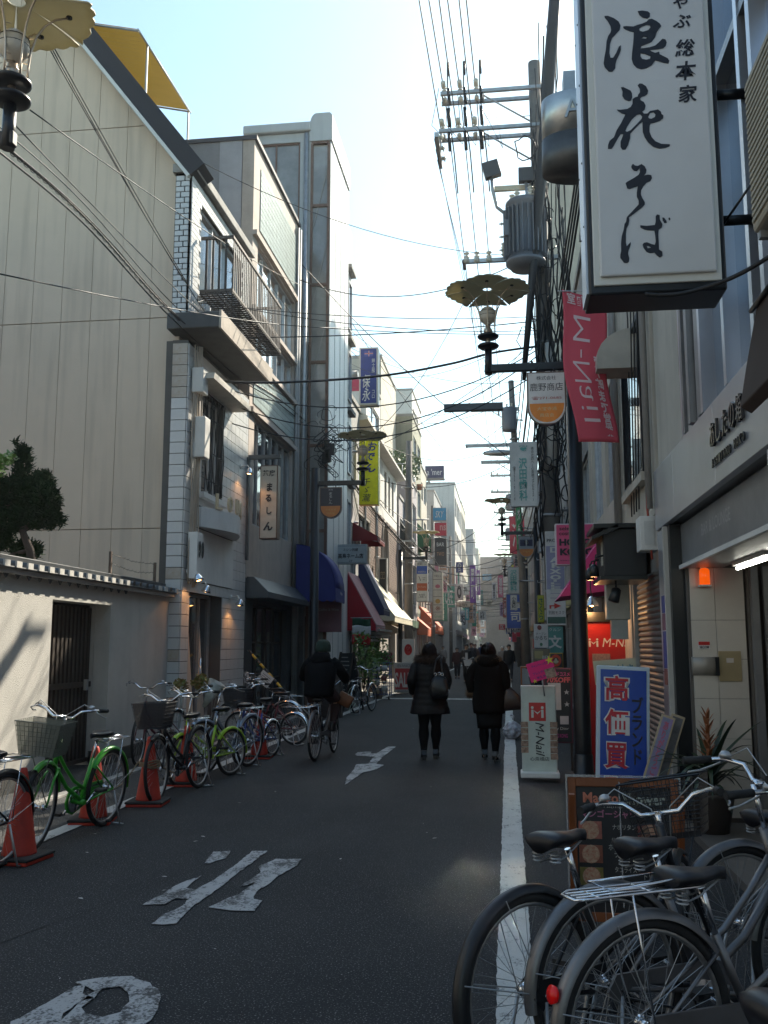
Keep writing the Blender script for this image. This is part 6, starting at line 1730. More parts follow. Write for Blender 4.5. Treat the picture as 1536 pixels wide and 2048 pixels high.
# ================================================================ BICYCLES
_bm = {}
def bike_mesh(key, fn):
 if key not in _bm:
  b = MB(); fn(b); _bm[key] = b.mesh(key)
 return _bm[key]
def bpart(name, key, fn, m, par, loc=None, mw=None):
 if (key, m.name) not in _bm:
  b = MB(); fn(b)
  me = b.mesh(name); me.materials.append(m)
  _bm[(key, m.name)] = me
 return put(name, _bm[(key, m.name)], None, par, loc=loc, mw=mw)
def circ(r, n, c=(0, 0, 0), a0=0, a1=2 * pi, closed=True):
 return [(c[0] + r * cos(a0 + (a1 - a0) * k / (n if closed else n - 1)), c[1], c[2] + r * sin(a0 + (a1 - a0) * k / (n if closed else n - 1))) for k in range(n)]
def bicycle(label, rear, rz, wr=.33, steer=0, frame_m=None, fender_m=None, basket=None, rack=True, lean=0, group='bicycles parked along the street', saddle_m=None, lowbar=True, full_guard=False, refl=False, tyre_m=None, sad_h=.80, bar_h=1.0, stand=True, fender=True, name='bicycle', bar_up=True, drop=.0):
 frame_m = frame_m or M_BLACK
 fender_m = fender_m or M_CHROME
 s_ = wr / .33
 t = thing(name, label, 'bicycle', rear, 0, group)
 t.rotation_euler = (lean, 0, rz)
 wb = 1.06 if wr > .3 else .98
 ax = (0, 0, wr)
 def wheel(par, loc, mw=None):
  w_ = bpart('wheel', 'hub%g' % wr, lambda b: (b.lathe([(.0, -.05), (.022, -.05), (.028, -.03), (.014, -.02), (.014, .02), (.028, .03), (.022, .05), (0, .05)], n=12, M=Matrix.Rotation(pi / 2, 4, 'X')), b.tube([(0, -.075, 0), (0, .075, 0)], .006, 6)), M_CHROME, par, loc=loc)
  bpart('tyre', 'tyre%g' % wr, lambda b: b.tube(circ(wr - .019, 44), .0195, 8, closed=True), tyre_m or M_RUBBER, w_)
  bpart('rim', 'rim%g' % wr, lambda b: (b.tube(circ(wr - .041, 44), .010, 6, closed=True)), mat('rim_alloy', (.40, .40, .40), .35, .8, var=.4, scale=14), w_)
  def spokes(b):
   for k in range(32):
    a = 2 * pi * k / 32; sg = 1 if k % 2 else -1; hub = a + sg * 1.2 * (1 if (k // 2) % 2 else -1)
    b.tube([(.026 * cos(hub), sg * .028, .026 * sin(hub)), ((wr - .045) * cos(a), 0, (wr - .045) * sin(a))], .0013, 3, cap=False)
  bpart('spokes', 'spk%g' % wr, spokes, M_STEEL, w_)
  return w_
 wheel(t, ax)
 bb_ = Vector((.43 * s_ ** .5, 0, .27 if wr > .3 else .26))
 st = Vector((.29, 0, sad_h - .19))
 hb, ht = Vector((wb - .20, 0, .62)), Vector((wb - .245, 0, .80))
 if wr < .3: hb, ht = Vector((wb - .16, 0, .56)), Vector((wb - .2, 0, .74))
 def fr(b):
  b.tube([bb_, st], .016, 10)
  if lowbar:
   b.tube([bb_ + Vector((0, 0, .02)), Vector((.52, 0, .34)), Vector((.66, 0, .42)), hb], .0175, 10)
   b.tube([bb_ * .65 + st * .35 + Vector((0, 0, -.02)), Vector((.56, 0, .46)), Vector((.70, 0, .58)), (hb + ht) / 2 + Vector((0, 0, .01))], .0145, 10)
  else:
   b.tube([bb_, hb], .016, 10); b.tube([st * .92 + bb_ * .08, ht - Vector((.0, 0, .04))], .014, 10)
  b.tube([hb - Vector((-.01, 0, .03)), ht + Vector((-.01, 0, .02))], .019, 10)
  for sy in (-1, 1):
   b.tube([(0, sy * .06, wr), (bb_.x - .04, sy * .035, bb_.z)], .009, 6)
   b.tube([(0, sy * .06, wr), (st.x - .02, sy * .025, st.z - .06)], .0075, 6)
  b.tube([(bb_.x, -.045, bb_.z), (bb_.x, .045, bb_.z)], .022, 10)
 bpart('frame', 'frame%g%d%g' % (wr, lowbar, sad_h), fr, frame_m, t)
 def post(b): b.tube([st - Vector((0, 0, .0)), Vector((.245, 0, sad_h - .04))], .0125, 8)
 bpart('seat_post', 'post%g' % sad_h, post, M_CHROME, t)
 def sad(b):
  secs = []
  vs = []; fs = []; n_ = 14
  prof = [(-.14, .06, .0), (-.13, .095, .012), (-.08, .108, .018), (-.02, .092, .010), (.05, .05, .004), (.10, .028, .008), (.135, .020, .004), (.145, .008, .0)]
  for (x, w_, dz) in prof:
   for k in range(n_):
    a = 2 * pi * k / n_
    zz = sin(a)
    vs.append((x, w_ * cos(a), dz + (.022 * zz if zz > 0 else .045 * zz * (.6 if x > 0 else 1))))
  for i in range(len(prof) - 1):
   for k in range(n_): fs.append((i * n_ + k, i * n_ + (k + 1) % n_, (i + 1) * n_ + (k + 1) % n_, (i + 1) * n_ + k))
  fs.append(tuple(range(n_ - 1, -1, -1))); fs.append(tuple((len(prof) - 1) * n_ + k for k in range(n_)))
  b.add(vs, fs, True)
 sd_ = bpart('saddle', 'saddle', sad, saddle_m or mat('saddle_vinyl', (.010, .010, .014), .42, var=.4, scale=30), t, loc=(.22, 0, sad_h)); sd_.scale = (.9, .86, .9)
 def spr(b):
  for sy in (-1, 1):
   b.tube([(-.10 + .022 * cos(k * .8), sy * .05 + .022 * sin(k * .8), -.04 - k * .0018) for k in range(26)], .0035, 4)
   b.tube([(-.10, sy * .045, -.085), (.0, sy * .02, -.07), (.12, 0, -.02)], .004, 4)
 bpart('spring', 'spring', spr, M_STEEL, sd_)
 if fender:
  def fd(b, a0, a1, r, w_=.027):
   n_ = 26; vs = []; fs = []
   for i in range(n_ + 1):
    a = a0 + (a1 - a0) * i / n_
    for k, (dy, dr) in enumerate(((-w_, -.022), (-w_ * .7, -.002), (0, .006), (w_ * .7, -.002), (w_, -.022))):
     vs.append(((r + dr) * cos(a), dy, (r + dr) * sin(a)))
   for i in range(n_):
    for k in range(4): fs.append((i * 5 + k, i * 5 + k + 1, i * 5 + k + 6, i * 5 + k + 5))
   b.add(vs, fs, True)
   m_ = len(vs)
   b.add([(v[0] * .994, v[1], v[2] * .994) for v in vs], [tuple(reversed(f)) for f in fs], True)
  mg = bpart('mudguard', 'mgr%g' % wr, lambda b: fd(b, radians(35), radians(188), wr + .022), fender_m, t, loc=ax)
  def stay(b):
   for sy in (-1, 1):
    for an in (radians(165), radians(110)):
     b.tube([(0, sy * .07, 0), ((wr + .01) * cos(an), sy * .03, (wr + .01) * sin(an))], .0025, 4)
  bpart('stay', 'stay%g' % wr, stay, M_STEEL, mg)
  if refl:
   MB().lathe([(0, 0), (.026, .0), (.028, .012), (.0, .018)], n=18, M=Matrix.Translation(((wr + .035) * cos(radians(158)), 0, (wr + .035) * sin(radians(158)))) @ Matrix.Rotation(-pi / 2 + .2, 4, 'Y')).build('reflector', mat('red_reflector', (.75, .01, .01), .15, emit=(.6, .0, .0), estr=.04), mg)
 if rack:
  def rk(b):
   z = wr * 2 + .09
   b.tube([(.22, -.05, z), (.18, -.06, z), (-.24, -.065, z), (-.28, -.04, z - .005), (-.28, .04, z - .005), (-.24, .065, z), (.18, .06, z), (.22, .05, z)], .005, 6)
   for sy in (-.03, 0, .03): b.tube([(.2, sy, z), (-.27, sy, z)], .0035, 5)
   for x in (-.2, 0, .15): b.tube([(x, -.065, z), (x, .065, z)], .0035, 5)
   for sy in (-1, 1): b.tube([(-.08, sy * .065, z), (-.02, sy * .075, wr)], .004, 5)
   b.tube([(-.16, -.07, z + .02), (-.16, .07, z + .02), (.1, .05, z + .03), (.1, -.05, z + .03)], .004, 5, closed=True)
  bpart('rear_rack', 'rack%g' % wr, rk, M_CHROME, t)
 # drive
 def cr(b):
  b.lathe([(.0, -.003), (.085, -.003), (.09, 0), (.085, .003), (0, .003)], n=28, M=Matrix.Translation((bb_.x, -.05, bb_.z)) @ Matrix.Rotation(pi / 2, 4, 'X'))
  for sg in (1, -1):
   b.tube([(bb_.x, -.065 * sg, bb_.z), (bb_.x + .15 * sg * .8, -.075 * sg, bb_.z - .09 * sg)], [.011, .008], 6)
 bpart('crank', 'crank%g' % wr, cr, M_CHROME, t)
 for sg in (1, -1): bpart('pedal', 'pedal', lambda b: b.box((0, 0, 0), (.085, .075, .022)), M_RUBBER, t, loc=(bb_.x + .12 * sg, -.115 * sg, bb_.z - .09 * sg))
 def ch(b): b.tube([(bb_.x, -.055, bb_.z + .088), (0, -.05, wr + .03), (-.03, -.05, wr), (0, -.05, wr - .03), (bb_.x, -.055, bb_.z - .088)], .0045, 4)
 bpart('chain', 'chain%g' % wr, ch, M_RUBBER, t)
 def cg(b):
  pts = [(bb_.x + .11, bb_.z + .0), (bb_.x + .07, bb_.z + .09), (bb_.x, bb_.z + .115), (-.02, wr + .055), (-.06, wr), (-.02, wr - .045)]
  if full_guard: pts += [(bb_.x, bb_.z - .11), (bb_.x + .08, bb_.z - .08)]
  else: pts += [(.05, wr + .01), (bb_.x - .05, bb_.z + .05)]
  b.prism(pts, .062, .074, frame((0, 0, 0), (1, 0, 0), (0, 0, 1), (0, -1, 0)))
 bpart('chain_guard', 'cg%g%d' % (wr, full_guard), cg, frame_m if full_guard else fender_m, t)
 if stand:
  def ks(b):
   for sy in (-1, 1): b.tube([(-.0, sy * .07, wr - .02), (-.06, sy * .12, .02), (-.12, sy * .12, .01)], .008, 6)
   b.tube([(-.12, -.12, .01), (-.12, .12, .01)], .008, 6)
  bpart('kickstand', 'ks%g' % wr, ks, M_STEEL, t)
 # steered front
 axis = (ht - hb).normalized()
 SMx = Matrix.Translation(hb) @ Matrix.Rotation(steer, 4, axis) @ Matrix.Translation(-hb)
 fa = Vector((wb, 0, wr))
 def fk(b):
  for sy in (-1, 1):
   b.tube([hb + Vector((0, sy * .035, -.03)), Vector((wb - .10, sy * .05, .50 * s_ + .02)), Vector((wb - .03, sy * .058, wr + .06)), fa + Vector((0, sy * .06, 0))], [.012, .011, .009, .007], 8)
  b.tube([hb + Vector((0, -.05, -.03)), hb + Vector((0, .05, -.03))], .014, 8)
 bpart('fork', 'fork%g' % wr, fk, frame_m, t, mw=SMx)
 def bar(b):
  top = ht + axis * (bar_h - ht.z)
  b.tube([ht, top], .0115, 8)
  b.tube([top, top + Vector((.05, 0, .0))], .013, 8)
  c_ = top + Vector((.05, 0, 0))
  u = .07 if bar_up else .0
  for sy in (-1, 1):
   b.tube([c_, c_ + Vector((.01, sy * .08, .0)), c_ + Vector((.02, sy * .15, u * .8)), c_ + Vector((-.02, sy * .23, u)), c_ + Vector((-.10, sy * .27, u * .95)), c_ + Vector((-.16, sy * .28, u * .9))], .011, 8)
 def grip(b):
  top = ht + axis * (bar_h - ht.z); c_ = top + Vector((.05, 0, 0)); u = .07 if bar_up else 0
  for sy in (-1, 1):
   b.tube([c_ + Vector((-.07, sy * .258, u * .96)), c_ + Vector((-.19, sy * .285, u * .88))], .0165, 10)
 def lev(b):
  top = ht + axis * (bar_h - ht.z); c_ = top + Vector((.05, 0, 0)); u = .07 if bar_up else 0
  for sy in (-1, 1):
   b.tube([c_ + Vector((-.04, sy * .24, u)), c_ + Vector((.0, sy * .28, u - .02)), c_ + Vector((-.10, sy * .30, u - .055)), c_ + Vector((-.16, sy * .30, u - .06))], .005, 6)
   b.tube([c_ + Vector((.0, sy * .25, u)), c_ + Vector((.06, sy * .18, u + .05)), c_ + Vector((.05, sy * .04, .02)), hb + Vector((.05, 0, .05))], .003, 5)
  b.lathe([(.0, .0), (.026, .0), (.026, .012), (.016, .024), (0, .028)], tuple(c_ + Vector((-.03, .21, u + .012))), 12)
 hbp = bpart('handlebar', 'bar%g%g%d' % (wr, bar_h, bar_up), bar, M_CHROME, t, mw=SMx)
 bpart('grip', 'grip%g%g%d' % (wr, bar_h, bar_up), grip, M_RUBBER, hbp)
 bpart('brake_lever', 'lev%g%g%d' % (wr, bar_h, bar_up), lev, M_STEEL, hbp)
 # front wheel as part of t
 wl = wheel(t, None)
 wl.matrix_local = SMx @ Matrix.Translation(fa)
 if fender:
  mg2 = bpart('mudguard', 'mgf%g' % wr, lambda b: fd(b, radians(60), radians(170), wr + .022), fender_m, t, mw=SMx @ Matrix.Translation(fa))
 if basket:
  def bk(b):
   x0, x1, z0, z1, w0_, w1_ = wb - .07, wb + .20, .74, .99, .13, .18
   def P_(u, v, z):   # u -1..1 across, v 0..1 fore-aft
    q = (z - z0) / (z1 - z0); w_ = w0_ + (w1_ - w0_) * q
    return (x0 - .02 * q + v * (x1 - x0 + .06 * q), u * w_, z)
   for k in range(8):
    z = z0 + (z1 - z0) * k / 7
    b.tube([P_(-1, 0, z), P_(1, 0, z), P_(1, 1, z), P_(-1, 1, z)], .0045 if k == 7 else .0022, 4, closed=True)
   for k in range(11):
    u = -1 + 2 * k / 10
    for v in (0, 1): b.tube([P_(u, v, z0), P_(u, v, z1)], .0022, 3, cap=False)
   for k in range(1, 9):
    for u in (-1, 1): b.tube([P_(u, k / 9, z0), P_(u, k / 9, z1)], .0022, 3, cap=False)
    b.tube([P_(-1, k / 9, z0), P_(1, k / 9, z0)], .0022, 3, cap=False)
   b.tube([P_(-.6, .6, z0), fa + Vector((0, .07, 0))], .005, 5); b.tube([P_(.6, .6, z0), fa + Vector((0, -.07, 0))], .005, 5)
  bpart('basket', 'basket%g' % wr, bk, basket, t, mw=SMx)
  if basket is not M_CHROME and basket is not M_STEEL and basket is not M_BLACK:
   def bkp(b):
    x0, x1 = wb - .065, wb + .20
    for (p, q) in (((x0, -.13), (x0, .13)), ((x0, .13), (x1, .13)), ((x1, .13), (x1, -.13)), ((x1, -.13), (x0, -.13))):
     g_ = 1.33
     b.add([(p[0], p[1], .745), (q[0], q[1], .745), (x0 + (q[0] - x0) * 1.2 - .02, q[1] * g_, .985), (x0 + (p[0] - x0) * 1.2 - .02, p[1] * g_, .985)], [(0, 1, 2, 3)])
   bpart('basket_liner', 'bkl%g' % wr, bkp, basket, t, mw=SMx)
 return t
M_GRN = mat('bike_green', (.03, .32, .03), .3, var=.15)
M_LIME = mat('bike_lime', (.28, .48, .03), .3, var=.15)
M_BLU = mat('bike_blue', (.02, .05, .25), .3)
M_MAR = mat('bike_maroon', (.12, .015, .02), .3)
M_SLV = mat('bike_silver', (.20, .20, .21), .38, .75, var=.5, scale=9, tint=(.14, .13, .12))
M_SLB = mat('bike_silver_blue', (.30, .36, .45), .3, .6)
M_BSK = mat('grey_basket', (.13, .14, .12), .6, alpha=.75)
M_BSKD = mat('dark_basket', (.02, .02, .025), .6, alpha=.75)
def hdg(a, b_):    # heading from rear contact to front contact
 return atan2(b_.y - a.y, b_.x - a.x)
g1_, g2_ = gp(207, 1652), gp(60, 1704)
bicycle('bright green city bicycle with a grey front basket and chrome headed saddle', (g1_.x, g1_.y, 0), hdg(g1_, g2_), .33, .18, M_GRN, M_GRN, M_BSK, True, -.06, full_guard=True)
g1_ = gp(-6, 1738)
bicycle('half seen bicycle whose rear wheel and rack overlap the nearest cone', (g1_.x, g1_.y, 0), radians(-98), .33, 0, M_BLACK, M_BLACK, None, True, -.04)
g1_, g2_ = gp(398, 1576), gp(335, 1606)
bicycle('black bicycle with a dark mesh basket just past the roped cone', (g1_.x, g1_.y, 0), hdg(g1_, g2_) - .1, .33, .1, M_BLACK, M_BLACK, M_BSKD, True, .05)
g1_ = gp(462, 1551)
bicycle('lime green bicycle with thin tubes between two dark ones', (g1_.x, g1_.y, 0), radians(-112), .28, .3, M_LIME, M_LIME, None, False, .03, bar_h=.98)
g1_ = gp(496, 1533)
bicycle('silver blue bicycle with a long side stand by the lime green one', (g1_.x, g1_.y, 0), radians(-106), .33, -.2, M_SLB, M_SLB, None, True, -.05)
g1_ = gp(545, 1512)
bicycle('small wheeled blue folding bicycle at the end of the cone line', (g1_.x, g1_.y, 0), radians(-104), .25, .2, M_BLU, M_CHROME, M_BSKD, False, .04, bar_h=.98)
g1_ = gp(600, 1490)
bicycle('small silver wheeled bicycle parked side on beyond the folding one', (g1_.x - .1, g1_.y, 0), radians(168), .25, .1, M_MAR, M_CHROME, None, True, .0, bar_h=.95)
g1_ = gp(592, 1478)
bicycle('maroon bicycle leaning behind the small silver wheeled one', (g1_.x - .3, g1_.y + .5, 0), radians(175), .30, .2, M_MAR, M_CHROME, None, True, .05)
g1_ = gp(430, 1520)
bicycle('dark red bicycle half hidden between the black basket bicycle and the shop door', (g1_.x - .65, g1_.y + .3, 0), radians(-100), .33, .3, M_MAR, M_CHROME, None, False, .05)
g1_ = gp(712, 1428)
bicycle('black bicycle waiting beside the sandwich boards', (g1_.x - .0, g1_.y, 0), radians(78), .33, 0, M_BLACK, M_CHROME, None, True, .0)
# foreground right cluster
fa_ = radians(90 - 44)
bicycle('black bicycle nearest the road line with a long black rear mudguard', (.08, 3.57, 0), radians(90 - 46), .335, radians(30), M_BLACK, M_BLACK, M_BLACK, False, -.08, group='bicycles parked in front of the steel building', sad_h=.83, bar_h=.86, stand=True)
bicycle('silver bicycle with plain metal rear mudguard behind the racked one', (.35, 3.69, 0), radians(90 - 58), .335, radians(-10), M_SLV, M_SLV, M_BLACK, False, -.03, group='bicycles parked in front of the steel building', sad_h=.80, bar_h=1.0)
bicycle('silver bicycle with a chrome rear rack and red rear reflector', (.43, 3.32, 0), radians(90 - 61), .335, radians(8), M_SLV, M_SLV, M_STEEL, True, -.02, group='bicycles parked in front of the steel building', refl=True, sad_h=.78, bar_h=.94, full_guard=True)
bicycle('grey bicycle lowest in the cluster, little more than its dark saddle showing', (.42, 2.13, 0), radians(90 - 66), .335, radians(20), M_SLV, M_SLV, None, False, .0, group='bicycles parked in front of the steel building', sad_h=.79, bar_h=.98)
bicycle('silver city bicycle standing deepest, by the potted bromeliad', (1.0, 4.55, 0), radians(90 - 60), .335, radians(-25), M_SLV, M_SLV, M_BLACK, False, .0, group='bicycles parked in front of the steel building', sad_h=.78, bar_h=1.0)
# ---- cones
M_CONE = mat('cone_red', (.48, .035, .018), .6, var=.7, scale=11, streak=.5, bump=.15, tint=(.30, .03, .02))
def cone(label, x, y, s_=1.0, rope=False, rz=0.1):
 t = thing('traffic_cone', label, 'traffic cone', (x, y, 0), rz, 'red cones along the bicycle row'); t.scale = (.93, .93, .93)
 MB().lathe([(.135, .05), (.130, .07), (.038, .66), (.030, .70), (.022, .71), (.02, .70)], n=28).build('cone', M_CONE, t)
 MB().bx(-.19, .19, -.19, .19, .0, .028).build('rubber_foot', M_CONE, t, .008)
 MB().bx(-.20, .20, -.20, .20, .0285, .055).build('base_weight', M_RUBBER, t, .012)
 if rope:
  rb = MB()
  for k in range(4):
   rb.tube([(.105 * cos(a * pi / 9), .105 * sin(a * pi / 9), .40 + k * .017 + .012 * sin(a * .7 + k)) for a in range(18)], .009, 5, closed=True)
  rb.build('rope', mat('old_rope', (.28, .2, .12), .9, var=.5, scale=30, bump=.5), t)
 return t
c_ = [cone('red traffic cone with brown rope knotted round it beside the green bicycle', -3.56, 9.25, rope=True)]
g1_ = gp(207, 1652); cone('red traffic cone seen through the rear wheel of the green bicycle', g1_.x - .17, g1_.y + .16, rz=.2)
g1_ = gp(5, 1738); cone('nearest red traffic cone behind a half seen bicycle wheel', g1_.x - .02, g1_.y + .26, rz=-.1)
g1_ = gp(398, 1576); cone('red traffic cone behind the wheels of the black basket bicycle', g1_.x - .22, g1_.y + .2)
g1_ = gp(506, 1520); cone('slim red traffic cone standing by the folding bicycle', g1_.x + .02, g1_.y + .25)
# rope between cones
t = thing('rope', 'thin brown rope sagging between the cones along the wall', 'rope', (-3.6, 8.7, .2))
def sagline(p, q, sag, n=16):
 p, q = Vector(p), Vector(q)
 return [p.lerp(q, k / n) + Vector((0, 0, -sag * 4 * (k / n) * (1 - k / n))) for k in range(n + 1)]
MB().tube([v - Vector((-3.6, 8.7, .2)) for v in sagline((-3.66, 9.2, .42), (-3.72, 8.1, .38), .18)], .007, 5).tube([v - Vector((-3.6, 8.7, .2)) for v in sagline((-3.5, 9.3, .42), (-3.6, 11.0, .38), .2)], .007, 5).build('rope', mat('old_rope'), t)
# flower pots, broom, papers by the tiled shop
t = thing('wrapped_bouquet', 'bouquet wrapped in clear film standing by the tiled shop door', 'bouquet', (-4.95, 14.0, 0))
MB().lathe([(.10, 0), (.13, .3), (.12, .32), (0, .3)], n=16).build('bucket', M_STEEL, t)
MB().tube([(0, 0, .3), (.05, 0, 1.0)], .02, 6).lathe([(.03, 0), (.14, .42), (.13, .42), (.02, .0)], (.03, 0, .75), 12, M=Matrix.Rotation(.5, 4, 'Y')).build('wrapping', mat('film_wrap', (.45, .47, .42), .25, var=.6, scale=14), t)
b = MB(); leafcloud(b, [(.35, 0, 1.0, .16, .12, .12), (.0, 0, .95, .1, .1, .1)], 260, .06, random.Random(3), thin=.45); b.build('flowers', mat('bouquet_flowers', (.30, .16, .05), .7, var=.9, scale=18, tint=(.08, .2, .05)), t)
t = thing('striped_pole', 'yellow and black barrier pole leaning in the bicycle cluster', 'pole', (-4.35, 17.2, 0))
A_, B_ = at(497, 1300, 17.5) - Vector((-4.35, 17.2, 0)), at(563, 1376, 17.0) - Vector((-4.35, 17.2, 0))
D_ = (B_ - A_)
for k in range(8):
 MB().tube([A_ + D_ * k / 8, A_ + D_ * (k + 1) / 8], .022, 8).build('stripe', paint((.5, .33, .02)) if k % 2 else M_BLACK, t)
MB().tube([B_, B_ + D_ * 1.2 + Vector((0, 0, .1))], .02, 6).build('foot', M_BLACK, t)
t = thing('paper_sheet', 'tilted white paper notice stuck among the bicycles by the striped pole', 'notice', at(530, 1358, 16.9))
MB().box((0, 0, 0), (.26, .004, .22), Matrix.Rotation(.65, 4, 'Y')).build('sheet', paint((.62, .62, .62)), t)
b = MB()
for k in range(4): b.box((.0, -.003, .06 - k * .035), (.18, .001, .008), Matrix.Rotation(.65, 4, 'Y'))
b.build('print', INK, t)
# ================================================================ PEOPLE
def skinned(pts, edges, name, m, par, sub=1):
 """pts: name -> (x,y,z,r) ; one continuous surface"""
 keys = list(pts)
 me = bpy.data.meshes.new(name)
 me.from_pydata([pts[k][:3] for k in keys], [(keys.index(a), keys.index(b_)) for a, b_ in edges], [])
 o = bpy.data.objects.new(name, me); COL.objects.link(o)
 s_ = o.modifiers.new('s', 'SKIN'); s_.use_smooth_shade = True; s_.branch_smoothing = .6
 for i, k in enumerate(keys):
  q = pts[k][3]
  me.skin_vertices[0].data[i].radius = q if isinstance(q, tuple) else (q, q)
 me.skin_vertices[0].data[keys.index('pelvis')].use_root = True
 q = o.modifiers.new('u', 'SUBSURF'); q.levels = sub; q.render_levels = sub
 dg = bpy.context.evaluated_depsgraph_get()
 me2 = bpy.data.meshes.new_from_object(o.evaluated_get(dg))
 bpy.data.objects.remove(o); bpy.data.meshes.remove(me)
 me2.polygons.foreach_set('use_smooth', [True] * len(me2.polygons))
 me2.materials.clear()
 return put(name, me2, m, par)
M_SKIN = mat('skin', (.42, .26, .19), .55, var=.15)
def body(par, J, H=1.6, fingers=True, m=None, face=True, detail=1):
 """J gives joints; local frame: facing +Y"""
 p = dict(J); e = []
 e += [('pelvis', 'spine'), ('spine', 'chest'), ('chest', 'neck'), ('neck', 'jaw'), ('jaw', 'skull'), ('skull', 'crown')]
 for s_ in 'LR':
  e += [('chest', 'sh' + s_), ('sh' + s_, 'el' + s_), ('el' + s_, 'wr' + s_), ('pelvis', 'hip' + s_), ('hip' + s_, 'kn' + s_), ('kn' + s_, 'cf' + s_), ('cf' + s_, 'an' + s_), ('an' + s_, 'to' + s_), ('an' + s_, 'he' + s_)]
  kn, an = Vector(p['kn' + s_][:3]), Vector(p['an' + s_][:3])
  c_ = kn.lerp(an, .32) + Vector((0, -.015, 0)); p['cf' + s_] = (c_.x, c_.y, c_.z, p['kn' + s_][3] * 1.02)
  wr, el = Vector(p['wr' + s_][:3]), Vector(p['el' + s_][:3])
  d_ = (wr - el).normalized()
  pa = wr + d_ * .07
  p['pa' + s_] = (pa.x, pa.y, pa.z, (.032, .018)); e.append(('wr' + s_, 'pa' + s_))
  if fingers:
   sd = 1 if s_ == 'R' else -1
   lat = Vector((0, 1, 0)) if abs(d_.z) > .5 else Vector((1, 0, 0))
   for k, l_ in enumerate((.065, .078, .072, .058)):
    q = pa + lat * (.03 - .02 * k) + d_ * .03
    r1 = q + d_ * l_ * .5 + Vector((-sd * .006, 0, 0)); r2 = q + d_ * l_ * .95 + Vector((-sd * .02, 0, 0))
    nm = 'f%s%d' % (s_, k)
    p[nm + 'a'] = (*q, .010); p[nm + 'b'] = (*r1, .0088); p[nm + 'c'] = (*r2, .0075)
    e += [('pa' + s_, nm + 'a'), (nm + 'a', nm + 'b'), (nm + 'b', nm + 'c')]
   q = wr + d_ * .04 + lat * .035; q2 = q + lat * .02 + d_ * .035
   p['t%sa' % s_] = (*q, .012); p['t%sb' % s_] = (*q2, .009)
   e += [('wr' + s_, 't%sa' % s_), ('t%sa' % s_, 't%sb' % s_)]
 o = skinned(p, e, 'body', m or M_SKIN, par, detail)
 if face:
  sk = Vector(p['skull'][:3]); fr = Vector(J.get('facing', (0, 1, 0)))
  sdv = fr.cross(Vector((0, 0, 1))).normalized()
  b = MB()
  nose = sk + fr * .098 + Vector((0, 0, -.025))
  b.lathe([(.016, -.02), (.013, 0), (.006, .025), (0, .03)], tuple(nose), 8)
  for s_ in (-1, 1): b.lathe([(0, -.03), (.012, -.02), (.014, .01), (0, .03)], tuple(sk + sdv * s_ * .082 + Vector((0, 0, -.02))), 8)
  b.build('ear_and_nose', M_SKIN, par)
  b = MB()
  for s_ in (-1, 1): b.lathe([(0, -.008), (.010, 0), (0, .008)], tuple(sk + fr * .088 + sdv * s_ * .032 + Vector((0, 0, .005))), 8)
  b.lathe([(0, -.004), (.02, 0), (0, .004)], tuple(sk + fr * .088 + Vector((0, 0, -.055))), 8)
  b.build('eyes_and_mouth', mat('eye_dark', (.05, .02, .02), .4), par)
 return o
def stdjoints(H=1.6, sp=.09, arm=.0, stepL=0.0, stepR=0.0, kL=0.0, kR=0.0, wid=1.0):
 k = H / 1.6
 J = dict(pelvis=(0, 0, .88 * k, .105), spine=(0, 0, 1.05 * k, .098), chest=(0, .0, 1.24 * k, .115), neck=(0, .01, 1.37 * k, .048), jaw=(0, .03, 1.445 * k, .06), skull=(0, .02, 1.51 * k, .082), crown=(0, .015, 1.555 * k, .06))
 for s_, sg, st, kk in (('L', -1, stepL, kL), ('R', 1, stepR, kR)):
  J['sh' + s_] = (sg * .165 * wid, 0, 1.30 * k, .052); J['el' + s_] = (sg * (.215 * wid), -.02, 1.06 * k, .040); J['wr' + s_] = (sg * .23 * wid, .06 + arm * sg, .86 * k, .026)
  J['hip' + s_] = (sg * sp * .85, 0, .80 * k, .085); J['kn' + s_] = (sg * sp, st * .45 + kk, .45 * k, .052); J['an' + s_] = (sg * sp * .95, st, .085 * k, .033); J['to' + s_] = (sg * sp * 1.1, st + .13, .028, .026); J['he' + s_] = (sg * sp * .95, st - .035, .03, .026)
 return J
def hairmass(par, c, rx, ry, rz, m, seed=1, n=900, length=.07, name='hair', down=.4):
 rr_ = random.Random(seed); b = MB()
 vs = []; fs = []; NA, NZ = 18, 10
 for j in range(NZ + 1):
  for i in range(NA):
   th = pi * j / NZ; a = 2 * pi * i / NA
   v = Vector((sin(th) * cos(a), sin(th) * sin(a), cos(th)))
   f_ = 1 + .10 * noise.noise(v * 3 + Vector((seed, 0, 0)))
   vs.append((c[0] + v.x * rx * f_, c[1] + v.y * ry * f_, c[2] + v.z * rz * f_))
 for j in range(NZ):
  for i in range(NA): fs.append((j * NA + i, (j + 1) * NA + i, (j + 1) * NA + (i + 1) % NA, j * NA + (i + 1) % NA))
 b.add(vs, fs, True)
 for _ in range(n):
  th = math.acos(rr_.uniform(-.9, 1)); a = rr_.uniform(0, 2 * pi)
  v = Vector((sin(th) * cos(a), sin(th) * sin(a), cos(th)))
  p = Vector((c[0] + v.x * rx, c[1] + v.y * ry, c[2] + v.z * rz)) * 1.0
  d_ = (v + Vector((rr_.uniform(-.5, .5), rr_.uniform(-.5, .5), -down))).normalized() * length * rr_.uniform(.6, 1.2)
  q = d_.orthogonal().normalized() * length * .07
  b.add([p - q, p + q, p + d_], [(0, 1, 2)])
 return b.build(name, m, par)
M_COATB = mat('black_down_coat', (.007, .006, .007), .5, spec=.2, var=.4, scale=6, bump=.3, bscale=20)
M_COATN = mat('brown_black_coat', (.009, .007, .006), .9, spec=.1, var=.4, scale=6, bump=.3, bscale=90)
